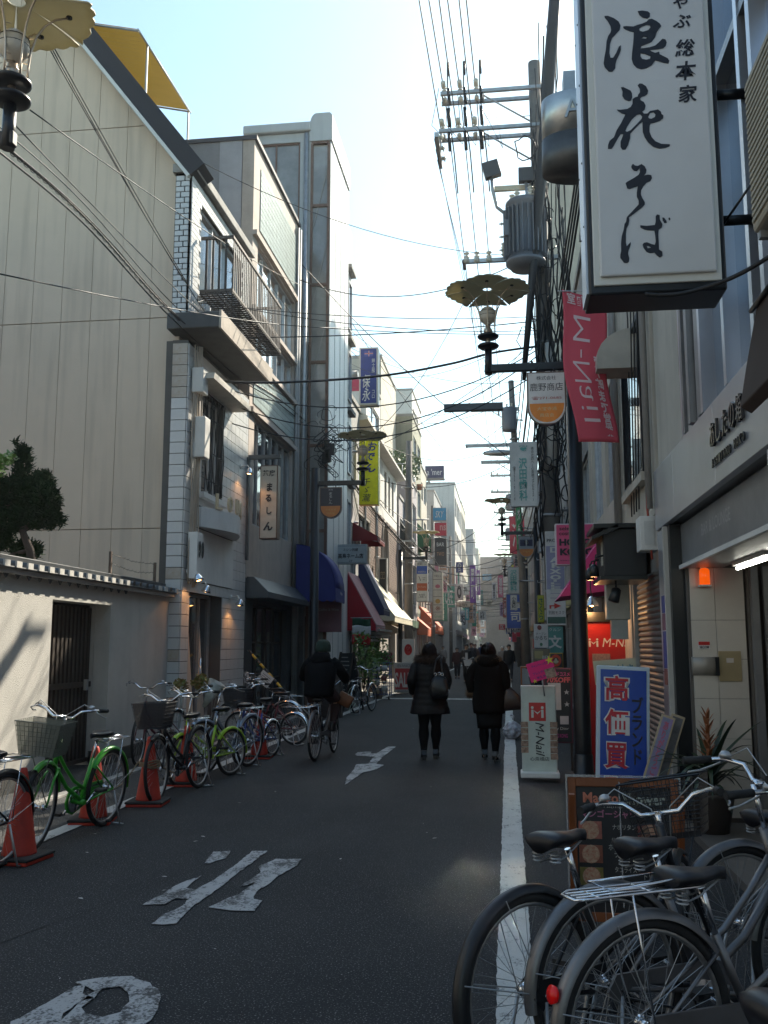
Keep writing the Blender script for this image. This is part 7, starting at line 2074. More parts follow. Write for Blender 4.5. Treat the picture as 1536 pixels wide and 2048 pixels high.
M_FUR = mat('brown_fur', (.055, .03, .018), .9, var=.6, scale=20)
M_FURT = mat('tan_fur', (.14, .08, .04), .9, var=.6, scale=20)
M_HAIR = mat('dark_brown_hair', (.012, .006, .005), .45, var=.4, scale=30)
M_TIGHT = mat('black_tights', (.006, .006, .007), .9, spec=.1)
M_SHOE = mat('black_shoe', (.01, .01, .012), .3)
def leggings(par, J, m=None, k=1.12, name='tights', top=True):
 b = MB()
 for s_ in 'LR':
  hp, kn, an = [Vector(J[q + s_][:3]) for q in ('hip', 'kn', 'an')]
  cf = kn.lerp(an, .32) + Vector((0, -.018, 0))
  b.tube([hp + Vector((0, 0, .04)), hp.lerp(kn, .5), kn, cf, cf.lerp(an, .5), an, an - Vector((0, 0, .055))], [.088 * k, .075 * k, .052 * k, .060 * k, .043 * k, .031 * k, .036 * k], 14)
 return b.build(name, m or M_TIGHT, par)
def shoe(par, J, s_, heel=.05, high=False):
 an = Vector(J['an' + s_][:3]); to = Vector(J['to' + s_][:3])
 d_ = (to - an); d_.z = 0; d_.normalize()
 M_ = frame((an.x, an.y, 0), (d_.y, -d_.x, 0), (d_.x, d_.y, 0), (0, 0, 1)) @ Matrix.Rotation(-.0, 4, 'X')
 zb = max(0, an.z - .10)
 b = MB()
 h_ = heel
 b.prism([(-.065, h_), (.04, h_ * .8), (.12, .012), (.17, .008), (.185, .03), (.15, .055), (.07, .075), (.02, .11 + h_ * .4), (-.05, .11 + h_ * .5), (-.075, .06 + h_ * .3)], -.036, .036, M_ @ frame((0, 0, zb), (0, 1, 0), (0, 0, 1), (1, 0, 0)))
 b.prism([(-.07, 0), (-.045 if high else -.02, 0), (-.02, h_ + .01), (-.068, h_ + .01)], -.012 if high else -.03, .012 if high else .03, M_ @ frame((0, 0, zb), (0, 1, 0), (0, 0, 1), (1, 0, 0)))
 o = b.build('shoe', M_SHOE, par, .006)
 return o
# --- woman in the black down coat
p0 = gp(860, 1518)
w1 = thing('person', 'woman from behind in a shiny black down coat with fur collar and black bag', 'person', (p0.x, p0.y, 0), radians(3))
J = stdjoints(1.6, .085, 0, -.06, .10, .06, .02)
J['wrL'] = (-.235, .08, .90, .026); J['wrR'] = (.22, .12, .92, .026); J['elL'] = (-.25, -.04, 1.08, .04); J['elR'] = (.25, -.04, 1.08, .04)
body(w1, J)
leggings(w1, J, k=1.28); shoe(w1, J, 'L', .035); shoe(w1, J, 'R', .035)
b = MB()
secs = []
prof = [(.62, .275, .20), (.68, .272, .195), (.74, .255, .18), (.82, .235, .168), (.90, .215, .155), (.98, .205, .150), (1.06, .205, .15), (1.14, .21, .152), (1.22, .215, .15), (1.29, .205, .135), (1.34, .17, .115), (1.38, .10, .085)]
for i in range(len(prof) - 1):
 z0, a0, c0 = prof[i]; z1, a1, c1 = prof[i + 1]
 for q in range(4):
  u = q / 4
  puff = .005 * abs(sin(pi * (u + (i % 1)))) * (1 if z0 > .7 else .3)
  secs.append((0, 0, z0 + (z1 - z0) * u, a0 + (a1 - a0) * u + puff, c0 + (c1 - c0) * u + puff))
secs.append((0, 0, 1.39, .09, .08))
b.loft(secs, 28)
# folds in the skirt
for v in b.v:
 if v.z < .80:
  a = atan2(v.y, v.x); k_ = (.80 - v.z) / .18
  f_ = 1 + .05 * k_ * sin(a * 7 + 1) + .03 * k_ * sin(a * 11)
  v.x *= f_; v.y *= f_
for s_, sg in (('L', -1), ('R', 1)):
 sh, el, wr = [Vector(J[q + s_][:3]) for q in ('sh', 'el', 'wr')]
 pts = [sh + Vector((-sg * .03, 0, .02)), sh + Vector((sg * .02, 0, -.04))]; rs = [.075, .084]
 for q in range(1, 9):
  u = q / 8; pts.append((sh + Vector((sg * .02, 0, -.04))).lerp(el, u)); rs.append(.083 - .012 * u + .003 * (q % 2))
 for q in range(1, 9):
  u = q / 8; pts.append(el.lerp(wr, u)); rs.append(.071 - .014 * u + .003 * (q % 2))
 b.tube(pts, rs, 14)
b.build('coat', M_COATB, w1)
hairmass(w1, (0, -.02, 1.365), .19, .14, .075, M_FUR, 3, 1500, .06, 'fur_collar', .1)
hairmass(w1, (0, .0, 1.495), .092, .102, .118, M_HAIR, 5, 1500, .05, 'hair', 2.5)
hd = thing('shoulder_bag', 'black leather bag with rings on the back of the woman in the down coat', 'bag', (p0.x + .16, p0.y - .22, 1.0))
b = MB(); b.loft([(0, 0, -.17, .10, .05), (0, 0, -.12, .14, .075), (0, 0, 0, .145, .08), (0, 0, .10, .11, .06), (0, 0, .14, .07, .04)], 20, ex=2.6)
for v in b.v: v.x += .04 * noise.noise(v * 9); v.y += .03 * noise.noise(v * 14); v.z += .03 * noise.noise(v * 7)
b.build('bag_body', mat('bag_leather', (.006, .006, .007), .4, bump=.4, bscale=40), hd)
MB().tube([(-.05, 0, .12), (-.08, .0, .2), (-.05, .04, .36), (0, .12, .42)], .012, 6).tube([(.05, 0, .12), (.03, .0, .22), (.02, .04, .36), (0.03, .12, .42)], .012, 6).build('strap', M_SHOE, hd)
b = MB()
for (x, z) in ((-.055, .17), (.0, .18), (.04, .17), (.12, -.06)): b.tube([(x + .018 * cos(q), -.06, z + .018 * sin(q)) for q in [k * pi / 6 for k in range(12)]], .004, 5, closed=True)
b.build('ring', M_CHROME, hd)
# --- woman in the brown-black hooded coat
p0 = gp(980, 1522)
w2 = thing('person', 'woman from behind in a hooded dark coat with fur cuffs, skirt and high heels', 'person', (p0.x, p0.y, 0), radians(-3))
J = stdjoints(1.60, .085, 0, .14, -.10, .05, .02)
J['elL'] = (-.27, -.03, 1.10, .04); J['wrL'] = (-.235, .05, .90, .026); J['elR'] = (.24, -.03, 1.06, .04); J['wrR'] = (.235, .08, .86, .026)
body(w2, J)
leggings(w2, J, k=1.2); shoe(w2, J, 'L', .07, True); shoe(w2, J, 'R', .07, True)
b = MB(); secs = [(0, 0, .64, .215, .15), (0, 0, .70, .225, .16), (0, 0, .80, .232, .17), (0, 0, .90, .22, .16), (0, 0, 1.0, .205, .15), (0, 0, 1.08, .205, .15), (0, 0, 1.18, .21, .15), (0, 0, 1.27, .205, .14), (0, 0, 1.33, .175, .12), (0, 0, 1.37, .10, .09)]
b.loft(secs, 28)
for v in b.v: v.x *= 1 + .02 * noise.noise(v * 8); v.y *= 1 + .04 * noise.noise(v * 7 + Vector((3, 0, 0)))
for s_, sg in (('L', -1), ('R', 1)):
 sh, el, wr = [Vector(J[q + s_][:3]) for q in ('sh', 'el', 'wr')]
 b.tube([sh + Vector((-sg * .03, 0, .02)), sh + Vector((sg * .02, 0, -.04)), sh.lerp(el, .5) + Vector((sg * .02, 0, 0)), el, el.lerp(wr, .5), wr], [.072, .078, .068, .064, .062, .06], 14)
b.build('coat', M_COATN, w2)
MB().loft([(0, 0, .44, .165, .125), (0, 0, .5, .17, .13), (0, 0, .66, .185, .14)], 24).build('skirt', mat('black_skirt', (.007, .007, .007), .9, spec=.1), w2)
MB().loft([(0, -.07, 1.26, .10, .06), (0, -.08, 1.32, .15, .10), (0, -.06, 1.38, .16, .12), (0, -.03, 1.43, .12, .10), (0, -.02, 1.45, .08, .07)], 20).build('hood', M_COATN, w2)
hairmass(w2, (0, -.02, 1.375), .165, .13, .05, M_FURT, 8, 1300, .045, 'fur_collar', .3)
hairmass(w2, (J['wrL'][0], J['wrL'][1] - .0, J['wrL'][2] + .01), .075, .07, .06, M_FURT, 9, 500, .045, 'fur_cuff', .4)
hairmass(w2, (J['wrR'][0], J['wrR'][1], J['wrR'][2] + .01), .07, .07, .055, M_FURT, 10, 400, .045, 'fur_cuff', .4)
hairmass(w2, (0, .0, 1.50), .094, .104, .112, M_HAIR, 12, 1500, .05, 'hair', 2.5)
b = MB();
fr_ = random.Random(77)
for k in range(400):
 z = fr_.uniform(.62, .95); b.add([(-.215, .03, z), (-.215, .05, z), (-.215 - fr_.uniform(.03, .06), .02 + fr_.uniform(-.03, .05), z - .03)], [(0, 1, 2)])
b.build('fur_trim', M_FURT, w2)
hd = thing('tote_bag', 'dark brown slouchy tote bag carried beside the woman in the hooded coat', 'bag', (p0.x + .31, p0.y - .02, .86))
b = MB(); b.loft([(.02, 0, -.17, .17, .05), (.01, 0, -.12, .165, .075), (0, 0, .0, .125, .075), (-.03, 0, .09, .075, .05), (-.06, 0, .15, .04, .03)], 20, ex=2.8)
for v in b.v: v.x += .015 * noise.noise(v * 10); v.y += .02 * noise.noise(v * 12); v.z += .015 * sin(v.x * 14)
b.build('bag_body', mat('brown_leather', (.03, .016, .012), .4, var=.4, scale=8), hd)
MB().tube([(-.03, -.02, .13), (-.07, -.02, .28), (-.09, 0, .44)], .011, 6).tube([(-.05, .03, .13), (-.09, .03, .28), (-.10, .02, .44)], .011, 6).build('strap', M_SHOE, hd)
# --- cyclist
pc = gp(625, 1523)
cb = bicycle('dark bicycle being ridden away by the cyclist in the green cap', (pc.x + .02, pc.y + .05, 0), radians(90 - 4), .33, .06, M_BLACK, M_SLV, None, True, 0, group=None, stand=False, sad_h=.82, bar_h=1.0)
cy = thing('person', 'cyclist from behind in a black hooded jacket and dark green knit cap', 'person', (pc.x + .02, pc.y + .05, 0), radians(-4))
J = dict(pelvis=(0, .22, .94, .115), spine=(0, .25, 1.08, .12), chest=(0, .31, 1.27, .13), neck=(0, .36, 1.40, .055), jaw=(0, .40, 1.46, .065), skull=(0, .39, 1.53, .088), crown=(0, .38, 1.575, .062),
         shL=(-.18, .32, 1.32, .056), elL=(-.30, .44, 1.12, .043), wrL=(-.27, .68, 1.06, .028), shR=(.18, .32, 1.32, .056), elR=(.31, .45, 1.10, .043), wrR=(.27, .68, 1.06, .028),
         hipL=(-.10, .24, .90, .09), knL=(-.15, .60, .66, .06), anL=(-.13, .42, .27, .036), toL=(-.13, .55, .22, .028), heL=(-.13, .37, .21, .028),
         hipR=(.10, .24, .90, .09), knR=(.16, .62, .80, .06), anR=(.13, .46, .45, .036), toR=(.13, .60, .42, .028), heR=(.13, .41, .40, .028))
body(cy, J)
leggings(cy, J, mat('dark_maroon_trousers', (.028, .012, .012), .85), 1.3, 'trousers')
for s_ in 'LR':
 an = Vector(J['an' + s_][:3])
 b = MB(); b.loft([(an.x, an.y + .04, an.z - .085, .045, .12), (an.x, an.y + .04, an.z - .05, .048, .125), (an.x, an.y + .0, an.z - .01, .045, .08), (an.x, an.y - .01, an.z + .05, .046, .05)], 14); b.build('shoe', M_SHOE, cy)
b = MB(); b.loft([(0, .18, .86, .20, .15), (0, .19, .93, .215, .165), (0, .22, 1.05, .215, .165), (0, .25, 1.15, .225, .165), (0, .29, 1.26, .23, .16), (0, .32, 1.33, .205, .14), (0, .35, 1.39, .12, .11), (0, .36, 1.42, .08, .08)], 26)
for v in b.v:
 v.x *= 1 + .04 * noise.noise(v * 6); v.y += .02 * noise.noise(v * 7)
for s_, sg in (('L', -1), ('R', 1)):
 sh, el, wr = [Vector(J[q + s_][:3]) for q in ('sh', 'el', 'wr')]
 b.tube([sh + Vector((-sg * .04, 0, .02)), sh + Vector((sg * .01, 0, -.02)), sh.lerp(el, .5) + Vector((sg * .015, 0, 0)), el, el.lerp(wr, .5), wr], [.08, .085, .075, .070, .058, .05], 14)
b.build('jacket', mat('black_jacket', (.006, .006, .007), .9, spec=.1, var=.4, scale=7, bump=.4, bscale=25), cy)
MB().loft([(0, .24, 1.30, .11, .05), (0, .24, 1.37, .15, .10), (0, .29, 1.43, .13, .11), (0, .33, 1.47, .10, .09)], 20).build('hood', mat('black_jacket'), cy)
b = MB(); b.lathe([(.108, -.06), (.112, -.02), (.110, .03), (.095, .075), (.06, .105), (0, .118)], (0, .385, 1.535), 24)
b.build('knit_cap', mat('green_knit', (.012, .030, .022), .9, bump=1, bscale=90), cy)
hd = thing('orange_paper_bag', 'small orange brown bag hanging from the handlebar of the cyclist', 'bag', (pc.x + .34, pc.y + .62, .80))
MB().loft([(0, 0, -.09, .10, .06), (0, 0, .08, .11, .06)], 12, ex=5, M=Matrix.Rotation(.5, 4, 'Y')).build('bag_body', mat('orange_bag', (.20, .075, .03), .7, var=.4, scale=14), hd)
MB().tube([(-.05, 0, .07), (-.06, 0, .22)], .006, 5).tube([(.04, 0, .09), (-.03, 0, .24)], .006, 5).build('strap', M_BLACK, hd)
b = MB()
for k in range(2): b.tube([(.10 + .05 * cos(q * .7) + .02 * k, -.06, .12 - k * .22 + .06 * sin(q * .9)) for q in range(9)], .004, 5)
b.build('cable_lock', mat('pale_cable', (.35, .45, .4), .4), hd)
def pedestrian(label, px, pyfoot, pyhead, Y, coat, hair, facing=-1, legs=(.02, .02, .025), bag=None, skin=True, light=None):
 q = at(px, 1293, Y)
 H = at(px, pyhead, Y).z
 t = thing('person', label, 'person', (q.x, Y, 0), pi if facing < 0 else 0)
 J = stdjoints(1.6, .085, 0, .10, -.10)
 sc = H / 1.61
 t.scale = (sc, sc, sc)
 body(t, J, fingers=False, detail=1)
 leggings(t, J, paint(legs, .8), 1.3, 'trousers')
 shoe(t, J, 'L', .03); shoe(t, J, 'R', .03)
 b = MB(); b.loft([(0, 0, .72, .185, .13), (0, 0, .9, .19, .14), (0, 0, 1.1, .19, .14), (0, 0, 1.25, .20, .135), (0, 0, 1.33, .16, .11), (0, 0, 1.38, .08, .08)], 16)
 for s_, sg in (('L', -1), ('R', 1)):
  sh, el, wr = [Vector(J[k + s_][:3]) for k in ('sh', 'el', 'wr')]
  b.tube([sh + Vector((-sg * .03, 0, .02)), sh, el, wr], [.065, .068, .058, .045], 10)
 b.build('coat', paint(coat, .8), t)
 hairmass(t, (0, -.015, 1.53), .092, .095, .085, paint(hair, .5), len(label), 120, .05, 'hair', .5)
 if light: MB().box((0, .14, 1.1), (.10, .01, .3)).build('shirt_front', paint(light), t)
 return t
pedestrian('woman in a dark brown coat walking towards the camera past the orange awning', 914, 1342, 1295, 47, (.05, .02, .02), (.02, .01, .01))
pc2 = at(932, 1293, 40)
pedestrian('man in a black suit and white shirt riding a white basket bicycle', 933, 1340, 1288, 41, (.015, .015, .018), (.01, .01, .01), light=(.5, .5, .52))
bicycle('distant bicycle with a white front basket ridden by the man in a suit', (pc2.x + .05, 41.6, 0), radians(-90), .33, 0, M_BLACK, M_CHROME, mat('white_basket', (.6, .6, .62), .5), False, 0, group=None, stand=False)
pedestrian('pedestrian in dark clothes just behind the suited cyclist', 943, 1330, 1286, 52, (.03, .025, .03), (.05, .02, .02))
pedestrian('pedestrian with light brown hair behind the suited cyclist', 950, 1328, 1288, 57, (.10, .06, .05), (.10, .06, .04))
pedestrian('white haired pedestrian far down the street beside the hooded woman', 1005, 1335, 1292, 44, (.16, .15, .15), (.6, .58, .55))
pedestrian('pedestrian in black with head lowered beside the white haired one', 1018, 1336, 1289, 43, (.012, .012, .014), (.01, .01, .01))
pedestrian('pedestrian in a grey jacket at the shop doors near the orange awning', 886, 1330, 1292, 60, (.3, .29, .28), (.02, .02, .02))
pedestrian('small far pedestrian in a blue coat in the middle of the street', 962, 1318, 1288, 80, (.04, .06, .14), (.02, .02, .02))
pedestrian('small far pedestrian in a beige coat by the line of far shops', 968, 1314, 1289, 95, (.3, .25, .2), (.02, .02, .02))
# ================================================================ LEFT SIDE BEYOND THE TOWER
LF_ = -5.1
def awning(label, y0, y1, z0, z1, depth, m, x=LF_, valance=.18, scallop=False, name='shop_awning', sides=None, letters=None, lcol=(.6, .6, .6), thick=.02, drop=0):
 """sloping cloth awning on the left facade"""
 t = thing(name, label, 'awning', (x, (y0 + y1) / 2, z0))
 h = z1 - z0; w = y1 - y0
 b = MB()
 # sloping sheet
 b.prism([(0, h), (depth, 0), (depth + thick, thick), (thick, h + thick)], 0, w, frame((0, w / 2, 0), (1, 0, 0), (0, 0, 1), (0, -1, 0)))
 b.build('canopy', m, t)
 b = MB()
 n_ = max(4, int(w / .18))
 for k in range(n_):
  ya, yb = -w / 2 + w * k / n_, -w / 2 + w * (k + 1) / n_
  if scallop:
   pts = [(ya, 0), (yb, 0)] + [(yb - (yb - ya) * q / 6, -valance * (.7 + .3 * sin(pi * q / 6))) for q in range(7)]
  else: pts = [(ya, 0), (yb, 0), (yb, -valance), (ya, -valance)]
  b.prism(pts, 0, .01, LEFTF((depth, 0, 0)))
 b.build('valance', m, t)
 for y in (-w / 2, w / 2 - .01): MB().add([(0, y, h), (depth, y, 0), (depth, y, -valance * .8), (0, y, -valance * .8)], [(0, 1, 2, 3)]).build('side_cloth', sides or m, t)
 b = MB()
 for y in (-w / 2 + .05, w / 2 - .05): b.tube([(0, y, h * .4), (depth, y, -.02)], .015, 6)
 b.tube([(depth, -w / 2, -.02), (depth, w / 2, -.02)], .015, 6)
 b.build('awning_frame', M_STEEL, t)
 if letters:
  b = MB(); fit(b, letters, 0, 0, w * .6, .12, frame((depth * .55, 0, h * .45), (0, 1, 0), Vector((-depth, 0, h)).normalized(), Vector((h, 0, depth)).normalized()), thick + .004, bold=.01); b.build('lettering', paint(lcol), t)
 return t
# ground floor strip of the tower
M_BLUEAW = mat('blue_canvas', (.035, .045, .22), .75, var=.3, scale=2, bump=.15, bscale=120)
t = thing('round_blue_awning', 'rounded violet blue awning with a scalloped edge under the stair tower', 'awning', (-4.95, 22.85, 2.70))
n_ = 10; vs = []; fs = []
yl, yh = -1.0, .26
for i in range(n_ + 1):
 a = pi / 2 * i / n_
 for y in (yl, yh): vs.append((.95 * sin(a), y, .22 + 1.05 * cos(a)))
for i in range(n_): fs.append((2 * i, 2 * i + 2, 2 * i + 3, 2 * i + 1))
o = MB().add(vs, fs, True).build('canopy', M_BLUEAW, t); md = o.modifiers.new('thickness', 'SOLIDIFY'); md.thickness = .015
b = MB(); vs = [(.95 * sin(pi / 2 * i / n_), yl, .22 + 1.05 * cos(pi / 2 * i / n_)) for i in range(n_ + 1)] + [(0, yl, .22)]
b.add(vs, [tuple(range(len(vs)))]); b.build('side_cloth', M_BLUEAW, t)
b = MB()
for k in range(7):
 ya = yl + (yh - yl) * k / 7; w_ = (yh - yl) / 7
 b.prism([(ya, 0), (ya + w_, 0)] + [(ya + w_ - w_ * q / 5, -.28 - .05 * sin(pi * q / 5)) for q in range(6)], 0, .01, LEFTF((.95, 0, .22)))
for k in range(5):
 xa = .19 * k
 b.prism([(xa, 0), (xa + .19, 0)] + [(xa + .19 - .19 * q / 5, -.28 - .05 * sin(pi * q / 5)) for q in range(6)], 0, .01, FRONT((0, yl, .22)))
b.build('valance', M_BLUEAW, t)
b = MB(); fit(b, 'Wine', -.3, 0, .3, .08, LEFTF((.96, 0, .12)), .012, bold=.02); b.build('lettering', paint((.4, .4, .5)), t)
awning('red sided pink topped awning below the name shop sign', 27.0, 29.0, 2.15, 3.7, .85, mat('pink_red_canvas', (.45, .20, .22), .7, var=.3), x=-4.6, sides=mat('deep_red_canvas', (.42, .01, .02), .7), letters='Kitchen', lcol=(.6, .4, .4))
awning('steep navy awning behind the red sided one', 29.1, 30.6, 2.7, 4.4, .8, mat('navy_canvas', (.025, .03, .09), .7), x=-4.6)
awning('large sunlit cream awning over the shop with the plants', 31.6, 37.6, 2.55, 4.2, 1.35, mat('cream_canvas', (.66, .60, .46), .7, var=.2, scale=2))
awning('smaller beige brown awning after the cream one', 38.0, 40.6, 2.35, 3.9, .9, mat('tan_canvas', (.48, .36, .28), .7, var=.2), sides=mat('brown_canvas2', (.10, .06, .04), .7))
awning('low cream box awning under the beige brown awning', 36.9, 38.4, 2.25, 2.6, .8, mat('cream_canvas2', (.55, .48, .40), .7, var=.2), valance=.22)
awning('small dark red awning over an upper window with bright red frills', 29.8, 31.6, 5.05, 5.5, .8, mat('maroon_canvas', (.22, .02, .02), .7), valance=.16, scallop=True, x=-4.9)
awning('orange red awning in the sun far along the street', 55, 60, 2.7, 3.9, 1.1, mat('orange_canvas', (.58, .11, .03), .7, var=.2), valance=.45)
awning('small orange awning box before the large orange red one', 50.2, 52.5, 2.5, 3.3, .9, mat('orange_canvas'), valance=.4)
awning('dark green awning high on the facade under the blue sign', 52, 55, 7.2, 8.6, 1.3, mat('green_canvas', (.01, .11, .05), .7, var=.2), valance=.2)
awning('dark scalloped awning on an upper floor before the green one', 44.5, 46.2, 6.6, 7.6, .7, mat('blackgreen_canvas', (.015, .02, .02), .7), valance=.2)
# stepped tin eave
t = thing('layered_tin_eave', 'layered corrugated eave lit by the sun above the tricolour cloth', 'eave', (-4.6, 28.9, 2.0))
for k in range(4): MB().bx(0, .75 + .06 * k, -1.5, 1.4, -.30 + k * .10, -.235 + k * .10).build('layer', mat('tin_eave', (.42, .40, .36), .6, .2, var=.4), t)
t = thing('tricolour_cloth', 'hanging white and red cloth with a green top by the black sandwich board', 'flag', (-4.0, 25.9, 2.0))
n_ = 10
for (v0, v1, cc) in ((0, .28, (.01, .06, .03)), (.28, .62, (.55, .55, .56)), (.62, 1, (.5, .02, .02))):
 vs = []; fs = []
 for j in range(5):
  for i in range(n_ + 1):
   u = i / n_; v = v0 + (v1 - v0) * j / 4
   vs.append(((u - .5) * .52, .10 * sin(u * pi) + .02 * sin(u * 12 + v * 5), .32 - v * .72 + .02 * sin(u * 6)))
 for j in range(4):
  for i in range(n_): q = j * (n_ + 1) + i; fs.append((q, q + 1, q + n_ + 2, q + n_ + 1))
 o = MB().add(vs, fs, True).build('band', paint(cc, .8), t); md = o.modifiers.new('thickness', 'SOLIDIFY'); md.thickness = .004
MB().tube([(-.3, 0, .34), (.3, 0, .34)], .012, 6).build('rod', M_STEEL, t)
t = thing('pink_notice_board', 'dull pink board with white print under the round blue awning', 'board', (-4.33, 22.9, 2.45))
MB().bx(-.35, .3, -.03, .03, -.55, .35).build('board', mat('dull_pink', (.22, .10, .12), .7, var=.3), t)
b = MB(); fit(b, 'Coffee & Wine', 0, .0, .5, .07, FRONT((-.02, -.031, 0)), .002); b.build('lettering', paint((.4, .35, .35)), t)
# ground floor shops: glass, posts between y 23.2 and 31
t = thing('glass_shop_front', 'glazed shop front with pale posts behind the sandwich boards', 'shop front', (-4.95, 28.5, 0))
for i in range(5):
 y = -2.2 + i * .95
 window(t, y, y + .9, .15, 2.25, LEFTF((.2, 0, 0)), 0, (1, 2), .05, M_WHITE if i % 2 else M_STEEL, M_GLASS, .05)
MB().bx(.0, .1, -5.2, 2.8, 2.26, 2.5).build('lintel', M_SHOPG, t)
for y in (-5.1, -4.0, -3.0): MB().bx(.05, .22, y, y + .12, 0, 2.3).build('post', M_WOOD, t)
MB().bx(-.2, .04, -5.3, -2.2, 0, 2.3).build('back_wall', M_B6, t)
MB().bx(-.3, 1.0, -2.4, 3.2, .005, .10).build('doorstep', mat('step_pale', (.42, .40, .37), .8, var=.3), t)
# buildings of the sunny side
t = blockbuilding('grey building with potted plants on its roof by the navy sign', -9, -4.95, 29.3, 31.4, 9.6, M_B5, 'L', 2, winw=1.2)
# brick building with arch
Bk = thing('brick_building', 'brown brick building with an arched window under a white upper storey', 'building', (-7, 37.5, 0))
KM = Matrix.Translation((7, -37.5, 0))
KF = KM @ LEFTF((LF_, 0, 0))
M_BRK = mat('brown_brick', (.21, .145, .115), .8, var=.5, scale=7, bump=.2)
M_BRKJ = mat('brick_joint', (.30, .27, .24), .9)
arch = [(38.3, 3.9)] + [(39.3 + 1.0 * -cos(pi * k / 10), 5.6 + 1.2 * sin(pi * k / 10)) for k in range(0, 11)] + [(40.3, 3.9)]
hol = [arch, [(32.2, 3.8), (35.0, 3.8), (35.0, 6.2), (32.2, 6.2)], [(31.8, .1), (43.2, .1), (43.2, 2.4), (31.8, 2.4)]]
MB().prism([(31.45, 0), (43.8, 0), (43.8, 6.9), (31.45, 6.9)], -.25, 0, KF, holes=hol).build('lower_wall', M_BRKJ, Bk)
bm_ = MB(); z = 2.52; row = 0
while z < 6.85:
 y = 31.5 - (row % 2) * .15
 while y < 43.7:
  my = y + .14
  inside = (32.1 < my < 35.1 and 3.7 < z < 6.2) or (38.25 < my < 40.35 and 3.85 < z < 5.6) or ((my - 39.3) ** 2 + ((z + .04 - 5.6) * .85) ** 2 < 1.1 and z >= 5.6)
  if not inside: bm_.bx(LF_, LF_ + .012 + R.uniform(0, .006), max(y, 31.46), min(y + .28, 43.79), z, z + .085, KM)
  y += .30
 z += .105; row += 1
bm_.build('brick_field', M_BRK, Bk, kind='stuff')
MB().add([(p[0], p[1], -.18) for p in arch], [tuple(range(len(arch) - 1, -1, -1))], False, KF).build('arched_pane', M_GLASS, Bk)
MB().tube([(LF_ + .03, p[0], p[1]) for p in arch], .06, 6, M=KM).build('arch_trim', M_BRKJ, Bk)
window(Bk, 32.2, 35.0, 3.8, 6.2, KF, 0, (3, 1), .07, M_BLACK, M_GLASS, .1)
MB().bx(-9, LF_ - .26, 31.45, 43.8, 0, 9.3, KM).build('body', M_BRKJ, Bk)
hol2 = [[(y, 7.4), (y + .7, 7.4), (y + .7, 9.0), (y, 9.0)] for y in (39.2, 40.5, 41.8)] + [[(32, 7.4), (34.4, 7.4), (34.4, 8.8), (32, 8.8)], [(35.4, 7.4), (37.8, 7.4), (37.8, 8.8), (35.4, 8.8)]]
MB().prism([(31.45, 6.9), (43.8, 6.9), (43.8, 9.6), (31.45, 9.6)], -.25, .02, KF, holes=hol2).build('upper_wall', M_B4, Bk)
for h_ in hol2: window(Bk, h_[0][0], h_[1][0], h_[0][1], h_[2][1], KF, .02, (1, 1), .05, M_BLACK, M_GLASS, .1)
MB().prism([(0, 0), (.42, .05), (.42, .16), (0, .5)], -6.2, 6.2, KM @ frame((LF_ + .02, 37.62, 9.3), (1, 0, 0), (0, 0, 1), (0, -1, 0))).build('cornice', M_B4, Bk)
for y in (33.5, 36.5): MB().tube([(LF_ + .06, y, 2.6), (LF_ + .06, y, 9.2)], .04, 7, M=KM).build('downpipe', M_STEEL, Bk)
spx('dotted_black_sign', 'tall black framed window sign with tiny coloured dots below the arch', 757, 1116, 774, 1186, 36.0, face=(.015, .016, .02), edge=(.5, .5, .5), d=.3, border=.04, texts=[('⁘⁘', .5, .5, .5, .2, (.4, .3, .2))], bracket=[((-4.9, 36.2, 5.0), (-5.1, 36.2, 5.0), .03)])
# lattice white windows
t = blockbuilding('narrow pale building with a large white lattice window after the brick one', -9, -5.0, 43.9, 46.2, 8.6, M_B2, 'L', 1, wm=mat('milky_glass', (.5, .52, .55), .2), z00=3.0, winw=1.8, gap=.3)
t = blockbuilding('mauve grey building with an orange corner pillar and balcony plants', -9.5, -4.75, 46.3, 50.5, 9.9, M_B2, 'L', 2)
MB().bx(.0, .12, -2.1, -1.7, 2.9, 9.9).build('corner_pillar', mat('salmon_render', (.45, .26, .16), .8, var=.2), t).location = (2.38, 0, 0)
r_ = MB()
for k in range(16): r_.tube([(2.3, -2.0 + k * .26, 9.9), (2.3, -2.0 + k * .26, 10.7)], .02, 5)
r_.tube([(2.3, -2.0, 10.7), (2.3, 2.0, 10.7)], .025, 5).tube([(2.3, -2, 10.7), (0, -2, 10.7)], .025, 5)
for k in range(9): r_.tube([(2.3 - k * .28, -2, 9.9), (2.3 - k * .28, -2, 10.7)], .02, 5)
r_.build('balcony_rail', M_STEEL, t)
t = thing('roof_garden', 'leafy shrubs and pots crowding the balcony roof of the mauve grey building', 'plants', (-5.5, 48.2, 10.0))
b = MB(); rr = random.Random(31); leafcloud(b, [(0, -1.2, .9, .9, .7, .6), (.5, .4, 1.0, .7, .9, .7), (.3, 1.8, .6, .6, .6, .5), (-1, .2, .8, .8, .8, .6), (.8, -1.5, .4, .3, .4, .5)], 1400, .16, rr, thin=.45)
b.build('foliage', mat('roof_foliage', (.10, .15, .05), .6, var=.7, scale=4, tint=(.03, .06, .02)), t)
b = MB()
for k in range(6): b.lathe([(.12, -.1), (.17, .2), (.15, .2), (0, .18)], (-.8 + .35 * k, -1.4 + .6 * k, 0), 10)
b.build('pot', mat('terracotta', (.3, .12, .06), .8), t)
t = blockbuilding('olive grey tall building carrying the green awning', -10, -5.0, 50.6, 56, 14.2, M_B7, 'L', 4)
t = blockbuilding('cream narrow building with white balcony strips past the green awning', -10, -5.1, 56.1, 61, 12.6, M_B1, 'L', 4)
t = blockbuilding('low shop building behind the big orange awning', -10, -5.2, 61.1, 66, 9.0, M_B3, 'L', 2)
